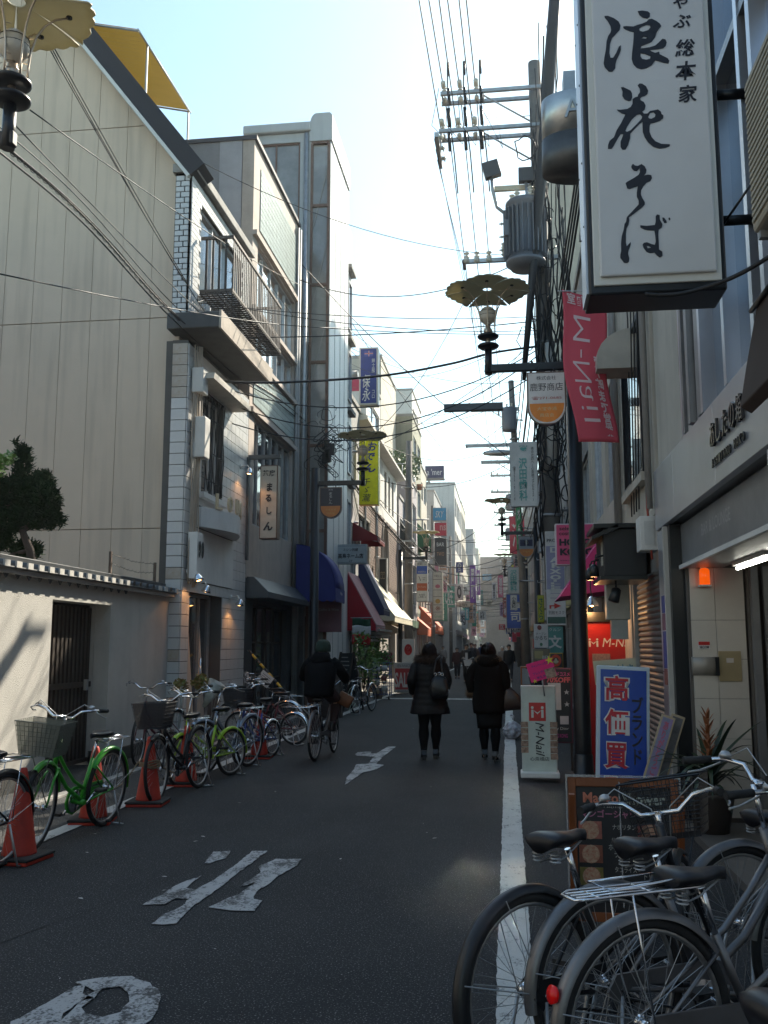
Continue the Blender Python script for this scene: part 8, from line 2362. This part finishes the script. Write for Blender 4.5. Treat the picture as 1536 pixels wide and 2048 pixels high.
t = blockbuilding('tall beige tower block with rounded corner and a sunlit side strip', -14, -5.9, 44.2, 50.4, 15.6, M_B1, 'L', 5, z00=9, winw=.9, gap=3)
t = blockbuilding('white tower block stepped behind the beige one', -13, -5.6, 56.5, 62.5, 17.3, M_B4, 'L', 5, z00=9, winw=.9, gap=3)
t = blockbuilding('white rooftop house with a red band between navy and yellow signs', -8, -5.7, 38.0, 42.5, 13.0, M_B4, 'L', 1, z00=9.8, winw=1.6, gap=.5)
MB().bx(-1.2, 1.2, -2.27, -2.255, 12.2, 12.7).build('red_band', paint((.45, .02, .06)), t)
cols = [M_B5, M_B4, M_B2, M_B1, M_B3, M_B7, M_B5, M_B4, M_B2, M_B1]
words_c = ['slate grey', 'off white', 'mauve', 'cream', 'brown', 'olive', 'dull grey', 'chalk white', 'lilac grey', 'sand coloured']
y = 66.2; k = 0
ht_ = [12.5, 14.6, 13.4, 16.0, 15.0, 13.0, 17.0, 15.5, 14.5, 18, 16, 17.5]
dp_ = [9, 11, 8, 10, 12, 9, 11, 10, 14, 12, 16, 16]
setb = [.2, 1.3, 0, .9, .1, .2, 1.0, .4, .2, .6, 0, .3]
for k in range(10):
 blockbuilding('%s building in the far sunny row, %s the %s metre high ones' % (words_c[k], ('first of', 'second of', 'third of', 'fourth of', 'fifth of', 'sixth of', 'seventh of', 'eighth of', 'ninth of', 'last of')[k], 'dozen'), -12, -5.2 + setb[k] * .9, y, y + dp_[k] - .1, ht_[k], cols[k], 'L', 4)
 y += dp_[k]
y = 37.7
hr = [8.6, 8.2, 9.4, 10.5, 12, 13, 14.5, 13, 15, 16, 15, 16]
dr = [6.5, 5.5, 7, 6, 8, 9, 9, 10, 12, 12, 14, 16]
for k in range(10):
 blockbuilding('%s building in the far shaded row, %s ten beyond the tallest grey one' % (words_c[(k * 3 + 1) % 10], ('first of', 'second of', 'third of', 'fourth of', 'fifth of', 'sixth of', 'seventh of', 'eighth of', 'ninth of', 'last of')[k]), 1.6 + .15 * (k % 3), 11, y, y + dr[k] - .1, hr[k], cols[(k * 3 + 1) % 10], 'R', 3)
 y += dr[k]
# end of the street
blockbuilding('pale office building closing the street in the far distance', -14, 12, 176, 190, 18, M_B3, 'L', 5)
# ---- projecting signs of the middle distance
def ps(name, label, px0, py0, px1, py1, Y, face, **k):
 return spx(name, label, px0, py0, px1, py1, Y, face=face, **k)
spx('tenant_stack_sign', 'striped tenant sign white, blue and orange headed 武蔵ビル on the sunny side', 833, 1124, 855, 1203, 38.5, face=WHT, edge=(.4, .4, .4), d=.25,
 blocks=[(.04, .70, .96, .90, (.03, .10, .45)), (.04, .27, .96, .46, (.45, .10, .04))],
 texts=[('武蔵ビル', .5, .95, .75, .06, DK), ('御堂筋商店', .5, .75, .7, .05, WHT), ('〵', .3, .58, .2, .12, DK, dict(bold=.03)), ('Creative\ngood', .68, .58, .3, .09, DK), ('Art France', .5, .37, .7, .05, (.6, .4, .3)), ('株式会社\n心斎橋ビル', .5, .14, .7, .11, DK)], bracket=[((-4.0, 38.7, 5), (-3.9, 38.9, 5), .03)])
spx('long_tenant_sign', 'long cream tenant sign with round logos down the striped one', 866, 1144, 885, 1240, 43, face=(.58, .55, .48), edge=(.4, .38, .33), d=.4,
 texts=[('大阪ビル', .5, .92, .7, .05, DK), ('●', .5, .70, .5, .08, (.5, .15, .2)), ('●', .5, .39, .5, .10, (.5, .3, .08)), ('※', .5, .24, .5, .10, (.35, .15, .1)), ('Green', .5, .08, .7, .06, (.15, .4, .2))] ,
 blocks=[(.05, .84, .95, .848, DK), (.05, .62, .95, .628, DK), (.05, .48, .95, .488, DK), (.05, .31, .95, .318, DK), (.05, .16, .95, .168, DK)], bracket=[((-4.0, 43.2, 4), (-5.2, 43.2, 4), .03)])
spx('blue_roof_sign', 'sky blue sign with white curls on the olive building', 865, 1015, 893, 1042, 49, face=(.04, .28, .5), edge=(.3, .3, .3), d=.3, texts=[('SKY', .5, .5, .6, .5, WHT, dict(shear=.3))], bracket=[((-4.0, 49.2, 8.2), (-5.0, 49.2, 8.2), .04)])
spx('red_hanging_sign', 'red square sign with a pale s below the sky blue one', 869, 1045, 893, 1072, 49, face=(.5, .02, .05), edge=(.3, .1, .1), d=.3, texts=[('ns', .7, .6, .5, .4, (.6, .3, .3), dict(bold=.02))], bracket=[((-4.0, 49.2, 7.6), (-5.0, 49.2, 7.6), .04)])
spx('dark_stack_sign', 'black stacked sign under the red square one', 869, 1075, 893, 1130, 49, face=(.03, .025, .03), edge=(.1, .1, .1), d=.3, texts=[('BAR', .5, .75, .6, .14, WHT), ('TWO', .5, .4, .6, .14, (.4, .2, .1))], bracket=[((-4.0, 49.2, 6.0), (-5.0, 49.2, 6.0), .04)])
spx('amer_roof_sign', 'navy billboard lettered a mer on a roof in the sunny row', 850, 931, 888, 957, 62, face=(.03, .03, .10), edge=(.3, .3, .33), d=1.0, texts=[("a 'mer", .5, .5, .8, .5, (.5, .5, .55), dict(bold=.01))], bracket=[((-5.0, 62.5, 12.6), (-5.6, 62.5, 12.2), .08)])
farsigns = [
 ('purple_banner_sign', 'tall purple and magenta vertical sign in the distance', 940, 1130, 951, 1206, 66, (.18, .05, .35), '岡町', WHT),
 ('white_name_sign', 'white horizontal sign with green base reading La marie', 913, 1203, 940, 1214, 60, (.5, .55, .5), 'La marie', (.1, .12, .1)),
 ('orange_ring_sign', 'white and orange sign with a black ring on the far sunny side', 911, 1168, 926, 1200, 58, (.55, .55, .55), '◎', DK),
 ('oval_blue_sign', 'oval pale blue sign over the middle of the far street', 965, 1148, 983, 1161, 92, (.25, .42, .55), 'ANT', WHT),
 ('second_dental_sign', 'smaller white sign repeating 沢田歯科 below the orange bottomed one', 1016, 1134, 1038, 1188, 33, (.54, .55, .54), '沢田歯科', GRN),
 ('small_white_sign', 'very small white vertical sign right under the second dental sign', 1021, 1190, 1034, 1220, 38, (.54, .55, .54), '小児科', DK),
 ('pink_far_sign', 'pink vertical sign far off between the two rows', 996, 1150, 1006, 1195, 70, (.5, .12, .2), '珈琲', WHT),
 ('pale_far_sign', 'pale grey vertical sign beside the far pink one', 984, 1165, 992, 1200, 88, (.5, .5, .52), '美容', DK),
 ('red_far_box', 'little red box sign in the far distance under the pink sign', 998, 1248, 1010, 1260, 75, (.5, .03, .05), 'OK', WHT),
 ('blue_far_box', 'navy box sign low in the far shaded row', 1012, 1256, 1024, 1268, 60, (.03, .04, .15), 'M', WHT),
 ('green_far_sign', 'slim green vertical sign hidden behind the dental clinic pole', 1034, 1010, 1042, 1100, 36, (.02, .28, .10), '薬局', WHT),
 ('yellow_cloth_sign', 'yellow green banner by the concrete pole', 1076, 1190, 1088, 1245, 24, (.42, .42, .03), 'さくら', (.02, .12, .1)),
 ('white_square_sign', 'white square sign hanging over the far street', 957, 1220, 972, 1240, 84, (.55, .55, .55), '内科', DK),
 ('violet_far_sign', 'violet vertical sign just past the purple banner one', 953, 1140, 960, 1190, 86, (.25, .08, .3), '夢', WHT),
 ('cyan_far_sign', 'turquoise vertical sign in the far sunny row', 930, 1215, 938, 1240, 70, (.05, .35, .4), '鮨', WHT),
 ('mustard_far_sign', 'mustard square sign in the far shaded row', 1020, 1222, 1032, 1234, 56, (.45, .3, .03), '麺', DK),
 ('navy_upper_sign', 'navy and maroon stacked sign below the roof corner of the far row', 912, 1124, 926, 1145, 58, (.03, .04, .2), 'ANEX', WHT),
 ('white_long_sign', 'long white vertical sign in the far middle of the street', 946, 1210, 951, 1240, 76, (.55, .55, .55), '時計', DK),
 ('brick_red_sign', 'brick red vertical sign far along the shaded row', 1006, 1195, 1013, 1235, 80, (.35, .06, .04), '酒場', WHT),
 ('lilac_far_sign', 'lilac rounded sign far along the shaded row', 1000, 1205, 1006, 1232, 100, (.4, .25, .42), '花', DK),
 ('cream_far_sign', 'cream square sign very far above the walkers', 972, 1200, 984, 1212, 105, (.55, .5, .4), 'HAIR', DK),
 ('teal_far_sign', 'teal narrow sign very far above the walkers', 962, 1180, 966, 1210, 110, (.05, .25, .25), '本', WHT),
]
for nm, lb, a0, b0, a1, b1, Y, fc, tx, tc in farsigns:
 vert = (b1 - b0) > (a1 - a0) * 1.3
 pz = at((a0 + a1) / 2, (b0 + b1) / 2, Y)
 side = -5.1 if pz.x < -1.6 else 1.5
 br = [((pz.x, Y + .2, pz.z), (side, Y + .2, pz.z), .03)] if abs(pz.x - side) < 3.0 else [((pz.x, Y + .2, pz.z), (pz.x, Y + .2, pz.z + 1), .02), ((-5.1, Y + .2, pz.z + 1), (1.5, Y + .2, pz.z + 1), .02)]
 spx(nm, lb, a0, b0, a1, b1, Y, face=fc, edge=tuple(c * .6 for c in fc), d=.25, border=.02, texts=[(tx, .5, .5, .6, .8, tc, dict(vertical=vert, bold=.02))], bracket=br)
# more small clutter: many projecting signs of both rows
rr = random.Random(5)
clr = [('crimson', (.45, .03, .06)), ('snow white', (.58, .58, .58)), ('royal blue', (.04, .10, .4)), ('rose', (.5, .2, .28)), ('lemon', (.5, .45, .05)), ('jade', (.03, .28, .2)), ('charcoal', (.05, .05, .06)), ('peach', (.5, .3, .2))]
kj = ['酒', '茶', '寿司', '薬', '花', '喫茶', '時計', '洋服', '鞄', '靴', '麺', '本', '肉', 'BAR', 'CAFE', 'HAIR']
cnt = 0
for k in range(120):
 Y = 48 + k * 1.5
 s_ = 'L' if k % 2 else 'R'
 w_, h_ = rr.uniform(.45, 1.0), rr.uniform(.8, 2.4)
 x = (-4.9 + w_ / 2 + .2 + rr.uniform(0, .5)) if s_ == 'L' else (1.3 - w_ / 2 - rr.uniform(0, .4))
 z = rr.uniform(2.9, 7.4)
 cn, cc = clr[k % 8]
 wd = kj[(k + k // 8) % 16]
 en = ('sake bar', 'tea', 'sushi', 'medicine', 'flower', 'coffee', 'clock', 'clothing', 'handbag', 'shoe', 'noodle', 'book', 'meat', 'bar', 'cafe', 'hair')[(k + k // 8) % 16]
 sign('projecting_sign', '%s %s shop sign reading %s, hung %s over the %s row' % (cn, en, wd, 'high' if z > 5 else 'low', 'sunny' if s_ == 'L' else 'shaded'), Vector((x, Y, z)), w_, h_, d=.25, face=cc, edge=(.3, .3, .3),
         texts=[(wd, .5, .5, .6, .6, DK if sum(cc) > .8 else WHT, dict(vertical=len(wd) < 3, bold=.02))], bracket=[((x, Y, z), (-5.15 if s_ == 'L' else 1.6, Y, z), .03)], group='small projecting signs down the far street')
# sandwich boards and street goods on the sunny side
t = thing('sandwich_board', 'black chalk sandwich board standing open beside the road line', 'sandwich board', (-3.95, 23.3, 0))
t.rotation_euler = (0, 0, radians(-38))
for s_ in (-1, 1):
 Mx = Matrix.Translation((0, 0, 0)) @ Matrix.Rotation(s_ * radians(13), 4, 'X')
 b = MB(); b.bx(-.24, .24, -.012, .012, .25, 1.42, Matrix.Translation((0, s_ * .33, 0)) @ Matrix.Rotation(s_ * radians(13), 4, 'X')); b.build('panel', mat('chalk_black', (.018, .02, .02), .7), t)
 b = MB()
 for x in (-.25, .22): b.bx(x, x + .03, -.02, .02, 0, 1.45, Matrix.Translation((0, s_ * .33, 0)) @ Matrix.Rotation(s_ * radians(13), 4, 'X'))
 b.build('leg', M_WOOD, t)
b = MB()
for k in range(10): b.box((rr.uniform(-.03, .03), -.33 - .018, 1.3 - k * .1), (rr.uniform(.2, .38), .002, .022), Matrix.Translation((0, -.33 + .33, 0)))
bl_ = MB()
for k in range(10): bl_.bx(-.18 + rr.uniform(0, .05), .18 - rr.uniform(0, .1), -.015, -.0125, 1.30 - k * .1, 1.325 - k * .1, Matrix.Translation((0, -.33, 0)) @ Matrix.Rotation(-radians(13), 4, 'X'))
bl_.build('chalk_line', paint((.3, .3, .3)), t)
t = stand_sign('red and white standing sign reading SALE with grey capitals above', 788, 826, 1325, 1385, 31.5, 'sale_board', .1, face=(.45, .43, .42), edge=(.4, .38, .38), border=.01,
               blocks=[(.06, .10, .96, .80, (.42, .03, .03))], texts=[('EVANCE', .55, .89, .7, .09, (.1, .1, .12)), ('SALE', .48, .42, .86, .50, (.6, .55, .53), dict(bold=.03)), ('CLOSING', .5, .05, .6, .05, DK)])
t = stand_sign('white standing sign with a red round mark next to the SALE board', 804, 829, 1278, 1372, 33, 'round_mark_board', .1, face=(.58, .56, .52), edge=(.4, .3, .3), border=.01,
               blocks=[(.02, .0, .98, .50, (.5, .04, .05)), (.2, .05, .8, .42, (.6, .57, .55))], texts=[('●', .5, .77, .62, .24, RED), ('ひろ', .5, .77, .3, .14, WHT, dict(vertical=True))])
t = stand_sign('small dark red board above the wire rack of goods', 760, 785, 1305, 1330, 29, 'red_board', .05, face=(.25, .02, .025), edge=(.2, .02, .02), border=.01, texts=[('Grand\nCafe', .5, .55, .7, .7, (.55, .4, .4), dict(shear=.2))])
t = thing('wire_display_rack', 'blue wire trolley rack hung with bags and frames beside the SALE board', 'rack', (-3.72, 28.2, 0))
b = MB()
for x in (-.25, .25):
 for y in (-.2, .2): b.tube([(x, y, .1), (x, y, 1.1)], .012, 6)
for k in range(9):
 b.tube([(-.25, -.2, .15 + k * .115), (.25, -.2, .15 + k * .115), (.25, .2, .15 + k * .115), (-.25, .2, .15 + k * .115)], .006, 4, closed=True)
for k in range(9):
 b.tube([(-.25 + k * .0625, -.2, .12), (-.25 + k * .0625, -.2, 1.1)], .004, 4)
b.build('wire_frame', paint((.05, .10, .3)), t)
for k, (x, z, cc) in enumerate(((-.12, .9, (.35, .38, .4)), (.1, .92, (.5, .5, .5)), (-.12, .5, (.5, .45, .4)), (.08, .62, (.3, .08, .06)), (.1, .32, (.5, .48, .42)), (-.14, .25, (.4, .3, .2)))):
 b = MB(); b.loft([(x, -.23, z - .08, .08, .03), (x, -.24, z, .09, .04), (x, -.23, z + .08, .06, .02)], 10); b.build('goods', paint(cc), t)
for x in (-.22, .22): MB().lathe([(0, -.02), (.05, -.02), (.05, .02), (0, .02)], n=12, M=Matrix.Translation((x, -.18, .05)) @ Matrix.Rotation(pi / 2, 4, 'Y')).build('caster', M_RUBBER, t)
for k, (px_, Y, lb) in enumerate(((728, 25.6, 'tall bamboo like potted plant before the glazed shop front'), (756, 28.3, 'second tall potted plant nearer the wire rack'), (742, 30.5, 'bushy potted plant behind the wire rack'))):
 q = at(px_, 1293, Y)
 t = thing('potted_plant', lb, 'plant', (q.x, Y, 0))
 MB().lathe([(.12, 0), (.17, .34), (.15, .34), (0, .3)], n=16).build('pot', mat('pot_brown', (.2, .12, .08), .8), t)
 b = MB(); rp = random.Random(k + 50); leafcloud(b, [(0, 0, 1.3, .32, .32, .6), (.1, .1, 1.0, .35, .3, .6), (-.1, 0, 1.6, .22, .2, .35)], 420, .12, rp, thin=.28); b.build('foliage', mat('plant_leaf', (.12, .22, .04), .45, var=.6, scale=6, tint=(.04, .10, .02)), t)
 b = MB()
 for j in range(5): b.tube([(0, 0, .3), (rp.uniform(-.1, .1), rp.uniform(-.1, .1), 1.0), (rp.uniform(-.25, .25), rp.uniform(-.2, .2), 1.6)], .010, 5)
 b.build('stem', M_BARK, t)
t = thing('menu_cabinet', 'dark framed menu cabinet standing under the tea room lamp post', 'menu board', (-3.95, 20.9, 0))
MB().bx(-.30, .30, -.12, .12, .0, 1.15).build('cabinet', mat('cabinet_dark', (.03, .022, .02), .5), t, .01)
MB().bx(-.25, .25, -.128, -.121, .5, 1.08).build('menu_panel', mat('menu_panel', (.10, .08, .08), .3, var=.8, scale=14, tint=(.02, .02, .02)), t)
t = thing('roof_plants', 'spiky potted plant on the grey roof near the navy sign', 'plants', (-5.2, 29.6, 9.75))
b = MB()
for k in range(30): strap(b, k * 2.4, rr.uniform(.25, .5), .03, rr.uniform(.3, .7), rr.uniform(0, .4), (0, .2, .1), 5)
b.build('foliage', mat('roof_foliage'), t)
MB().lathe([(.15, -.1), (.2, .2), (0, .18)], (0, .2, 0), 12).build('pot', mat('terracotta'), t)
t = thing('vending_machine', 'pale vending machine in the shade beyond the rubbish bag', 'vending machine', (.95, 24.6, 0))
MB().bx(-.3, .3, -.35, .35, 0, 1.75).build('casing', paint((.42, .05, .04)), t, .02)
MB().bx(-.25, .25, -.36, -.351, .9, 1.6).build('display', M_GLASS, t); MB().bx(-.2, .2, -.36, -.351, .3, .5).build('tray', M_BLACK, t)
# right side parked bikes and pots beyond the pole
bicycle('bicycle parked tight against the shaded row behind the nail stand', (.55, 17.0, 0), radians(85), .33, .3, M_BLACK, M_CHROME, M_BSKD, True, .05)
bicycle('second bicycle against the shaded row, beyond the concrete pole', (.55, 20.5, 0), radians(80), .33, -.2, M_MAR, M_CHROME, None, True, .03)
t = thing('sign_plinth', 'small orange stand carrying leaflets in the shaded row', 'stand', (.55, 27, 0))
MB().bx(-.2, .2, -.15, .15, 0, 1.0).build('stand', paint((.5, .14, .04)), t, .01); MB().bx(-.16, .16, -.16, -.151, .5, .95).build('leaflet_rack', paint((.4, .4, .4)), t)
# ================================================================ WIRES
def wire(label, pts, sag=.3, r=.009, n=18, name='overhead_wire', group='overhead wires', seg=5, helix=0):
 t = thing(name, label, 'wire', pts[0], 0, group)
 o = Vector(pts[0]); L = []
 if len(pts) > 4:
  q = [Vector(p) for p in pts]; q = [q[0] * 2 - q[1]] + q + [q[-1] * 2 - q[-2]]
  for i in range(1, len(q) - 2):
   for k in range(n):
    u = k / n
    L.append((q[i] * 2 + (q[i + 1] - q[i - 1]) * u + (q[i - 1] * 2 - q[i] * 5 + q[i + 1] * 4 - q[i + 2]) * u * u + (q[i] * 3 - q[i - 1] - q[i + 1] * 3 + q[i + 2]) * u ** 3) / 2 - o)
  pts = []
 for a, b_ in zip(pts, pts[1:]):
  L += [p - o for p in sagline(a, b_, sag, n)][(1 if L else 0):]
 b = MB(); b.tube(L, r, seg)
 b.build('strand', M_WIRE, t)
 if helix:
  h = MB()
  m_ = len(L) * helix
  pts2 = []
  for k in range(m_):
   u = k / (m_ - 1) * (len(L) - 1); i = min(int(u), len(L) - 2); f_ = u - i
   p = L[i].lerp(L[i + 1], f_); a = k * .9
   pts2.append(p + Vector((.02 * cos(a) * (r / .01), .0, .02 * sin(a) * (r / .01))))
  h.tube(pts2, r * .35, 4); h.build('lashing', M_WIRE, t)
 return t
Y1 = PY1
# primary lines from pole arms onwards and towards the camera
q = 0
top = [(PX1 - .18 - 1.92, PY1, 13.35), (PX1 - .18 - 1.58, PY1, 13.35), (PX1 - .18 - 1.24, PY1, 13.35)]
for k, p in enumerate(top):
 wire('high power line %s of the three on the upper crossarm, running down the street' % ('outermost', 'middle', 'innermost')[k], [p, (.95 - .2 - 1.5 + k * .34, 38, 11.4), (.75 - 1.4 + k * .34, 56, 11.9), (.7 - 1.4 + k * .34, 95, 12.3)], .35, .012)
 wire('high power line %s of the three on the upper crossarm, passing overhead' % ('outermost', 'middle', 'innermost')[k], [p, (p[0] - .8, -8, 14.6)], .3, .013)
 b = MB()
low = [(PX1 - .18 - 2.0, PY1, 12.5), (PX1 - .18 - 1.66, PY1, 12.5), (PX1 - .18 - 1.32, PY1, 12.5)]
for k, p in enumerate(low):
 wire('power line %s of the three on the second crossarm, passing overhead' % ('outermost', 'middle', 'innermost')[k], [p, (p[0] - .6, -8, 13.8)], .3, .012)
for k in range(3):
 wire('thin line %s of three from the outrigger insulators down to the low bracket' % ('outer', 'middle', 'inner')[k], [(PX1 - 2.25, PY1 - 1.1 + .42 * k, 11.7), (PX1 - 1.66 + .1 * k, PY1 + 9, 10.4), (.2, 38, 9.4)], .1, .006)
# droppers with connectors at the crossarm
t = thing('line_connectors', 'black line connectors and fuse tubes strung between the two upper crossarms', 'connector', (PX1 - 1.9, PY1, 12.8))
b = MB()
for k, x in enumerate((0, .34, .68)):
 for (z0_, z1_) in ((.5, .15), (.05, -.35), (-.5, -.9)):
  b.tube([(x - .1, -.25, z0_), (x - .08, -.22, z1_)], .035, 8)
 b.tube([(x - .1, -.4, .9), (x - .12, -.3, .5), (x - .07, -.2, -.3), (x + .0, -.1, -.9), (x + .05, .3, -1.6)], .014, 5)
 b.tube([(x - .1, -.25, 1.1), (x - .1, -.25, .8)], .03, 8)
b.build('fuse_tube', M_WIRE, t)
b = MB()
for k in range(5):
 b.tube([(-.3 + .2 * k, -.3 - .02 * k, .5 - .1 * k), (-.45 + .3 * k, -.4, -.4), (-.1 + .28 * k, -.2, -.7 - .05 * k), (.1 + .2 * k, -.1, -.1)], .007, 5)
b.build('jumper_loop', M_WIRE, t)
# communication bundle along the left facade
bund = [at(-60, 235, 7.6), at(160, 425, 10.2), at(330, 612, 13.6), at(470, 740, 17.0), at(560, 800, 20.5), at(652, 880, 27)]
t = wire('twisted communication cable bundle climbing past the beige building to the tiled shop', bund, .05, .013, 14, helix=8)
wire('thin companion wire just above the twisted cable bundle', [p + Vector((0, 0, .16)) for p in bund], .10, .008)
wire('lower companion cable below the twisted cable bundle', [p + Vector((.05, 0, -.14)) for p in bund], .13, .012)
wire('second lower cable below the twisted cable bundle', [p + Vector((.1, 0, -.07)) for p in bund], .17, .009)
b_ = [at(652, 880, 27), at(740, 1010, 32), at(820, 1100, 37.5), at(860, 1130, 45), at(905, 1180, 60)]
wire('thick cable bundle sweeping down the sunny side to the concrete pole', b_, .12, .035, 12, helix=8)
wire('looser cable under the thick sunny side bundle', [p + Vector((.1, 0, -.3)) for p in b_], .3, .014, 12)
wire('second loose cable under the thick sunny side bundle', [p + Vector((.2, 0, .25)) for p in b_], .25, .012, 12)
t = thing('cable_tangle', 'messy black knot of cables and splice boxes on the stair tower corner', 'cable', at(652, 890, 22.9))
rr = random.Random(77)
for k in range(24):
 c_ = Vector((rr.gauss(0, .16), rr.gauss(0, .15), rr.gauss(0, .45)))
 pts = [c_ + Vector((.2 * cos(a * .3 + k) * (1 + .3 * sin(a * .5)), .06 * sin(a * .4 + k), rr.uniform(.19, .21) * sin(a * .3 + k * 2))) for a in range(20)]
 MB().tube(pts, rr.uniform(.006, .014), 5).build('loop', M_WIRE, t)
for k in range(5): MB().box((rr.uniform(-.25, .2), -.1, rr.uniform(-.5, .4)), (.14, .12, .3)).build('splice_box', M_BLACK, t, .02)
# thick bundle crossing the street to the lamp/pole
cross = [at(415, 762, 15.5), at(560, 765, 16.2), at(760, 752, 17), at(900, 728, 17.6), at(985, 706, 18.2), at(1095, 690, 18.7)]
t = wire('thick black cable bundle crossing the street from the tiled shop to the transformer pole', cross, .02, .024, 8, helix=0)
for k, (ya, yb, sg) in enumerate(((612, 632, .18), (604, 660, .25), (645, 668, .12), (770, 690, .9), (800, 700, 1.1), (850, 735, .9), (690, 640, .1))):
 wire('%s single wire crossing the street between the shop roofs and the transformer pole' % ('first', 'second', 'third', 'fourth', 'fifth', 'sixth', 'seventh')[k], [at(330 + 20 * k, ya - 15, 14.8 + .4 * k), at(1090, yb, 18.7)], sg, .008 if k < 3 else .012)
specs = [((0, 548), 7.0, (700, 655), 24, .15), ((60, 220), 7.5, (600, 570), 22, .12), ((100, 90), 8.5, (385, 590), 15, .05), ((108, 95), 8.5, (400, 610), 15.2, .03), ((96, 92), 8.6, (420, 640), 15.5, .08),
         ((30, 250), 7.5, (480, 700), 18, .05), ((400, 370), 15, (700, 780), 30, .1), ((380, 312), 15, (1090, 512), 19, .5), ((600, 560), 22, (1085, 500), 19, .7), ((590, 560), 23, (860, 760), 45, .4), ((560, 480), 22, (1140, 1000), 26, .5), ((690, 690), 30, (1050, 760), 38, .6),
         ((700, 820), 31, (1045, 780), 38, .9), ((720, 860), 33, (1045, 860), 38, 1.2), ((740, 900), 36, (1050, 700), 38, .3), ((760, 960), 38, (1060, 900), 38, .8), ((700, 640), 28, (985, 1000), 60, .6), ((830, 1110), 38, (1040, 980), 38, .6),
         ((850, 1125), 40, (1050, 1090), 38, .5), ((870, 1140), 45, (1045, 1140), 40, .3), ((760, 1000), 36, (1035, 1060), 38, 1.0), ((905, 1170), 55, (1035, 1120), 40, .5), ((880, 1190), 60, (1040, 1190), 56, .5), ((900, 1205), 60, (1030, 1210), 56, .4), ((820, 1080), 40, (960, 1130), 80, .8),
         ((930, 600), 19, (640, 900), 24, 1.0), ((1000, 700), 19, (690, 720), 30, .6), ((920, 900), 60, (1040, 820), 38, .3), ((850, 830), 55, (1045, 700), 38, .9), ((700, 700), 30, (870, 830), 55, .2)]
ordn = ['pale beige building', 'roof railing', 'black roof edge', 'gable wall', 'slanted gable', 'panel joints', 'upper brick strip', 'roof corner', 'mosaic parapet', 'tower corner', 'tower post', 'roof plants', 'white cornice', 'lamp petals', 'navy sign', 'yellow sign', 'slab building', 'concrete pole top', 'striped sign', 'long tenant sign', 'arched window', 'orange awning', 'far slim pole', 'green grey pole', 'balcony rail', 'low bracket', 'dangling board', 'far roofs', 'white tower', 'rooftop house']
for k, (a_, Ya, c2, Yb, sg) in enumerate(specs):
 wire('thin wire running from near the %s towards %s' % (ordn[k], 'the transformer pole' if Yb < 20 else ('the dark second pole' if c2[0] > 1000 else 'the sunny row')), [at(a_[0], a_[1], Ya), at(c2[0], c2[1], Yb)], sg, .007 if Ya < 20 else (.011 if Ya < 35 else .014))
# street long cables on the shaded side
for k in range(9):
 z = 4.6 + .45 * k + .1 * (k % 2)
 wire('cable %s from the bottom strung pole to pole along the shaded row' % ('lowest', 'second', 'third', 'fourth', 'fifth', 'sixth', 'seventh', 'eighth', 'ninth')[k], [(.9 - .05 * k, PY1, z), (.7 - .06 * k, 38, z + .3), (.85, 56, z + .4), (.8, 95, z + .6)], .5, .015 if k % 3 else .028)
for k in range(4):
 z = 7.2 + .5 * k
 wire('%s cable from the transformer pole passing over the big signboard' % ('first', 'second', 'third', 'topmost')[k], [(1.05 + .04 * k, PY1, z), (1.15 + .05 * k, 0, z + 1.6)], .3, .018)
wire('thick cable looping under the big white signboard and out to the steel building', [at(1290, 588, 5.22), at(1400, 578, 5.15), at(1536, 515, 4.9), at(1640, 480, 4.6)], .02, .013)
# fine fog of wires in the distance
for k in range(26):
 Y = 60 + k * 4.5
 z = R.uniform(5.5, 8.5)
 wire('one of the many thin wires spanning the far end of the street', [(-5.1, Y, z + R.uniform(-.5, .5)), (1.5, Y + R.uniform(-6, 6), z + R.uniform(-.6, .6))], R.uniform(.2, .7), .02, 8, group='far wires spanning the street')
# thin winter haze down the street
b = MB(); b.bx(-440, 440, -80, 920, -1.3, 26)
hm = bpy.data.materials.new('haze_air'); hm.use_nodes = True; hn = hm.node_tree
hn.nodes.remove(hn.nodes['Principled BSDF'])
pv = hn.nodes.new('ShaderNodeVolumePrincipled'); pv.inputs['Color'].default_value = (.9, .95, 1, 1); pv.inputs['Density'].default_value = .0008; pv.inputs['Anisotropy'].default_value = .45
hn.links.new(pv.outputs[0], hn.nodes['Material Output'].inputs['Volume'])
b.build('haze', hm, kind='stuff')
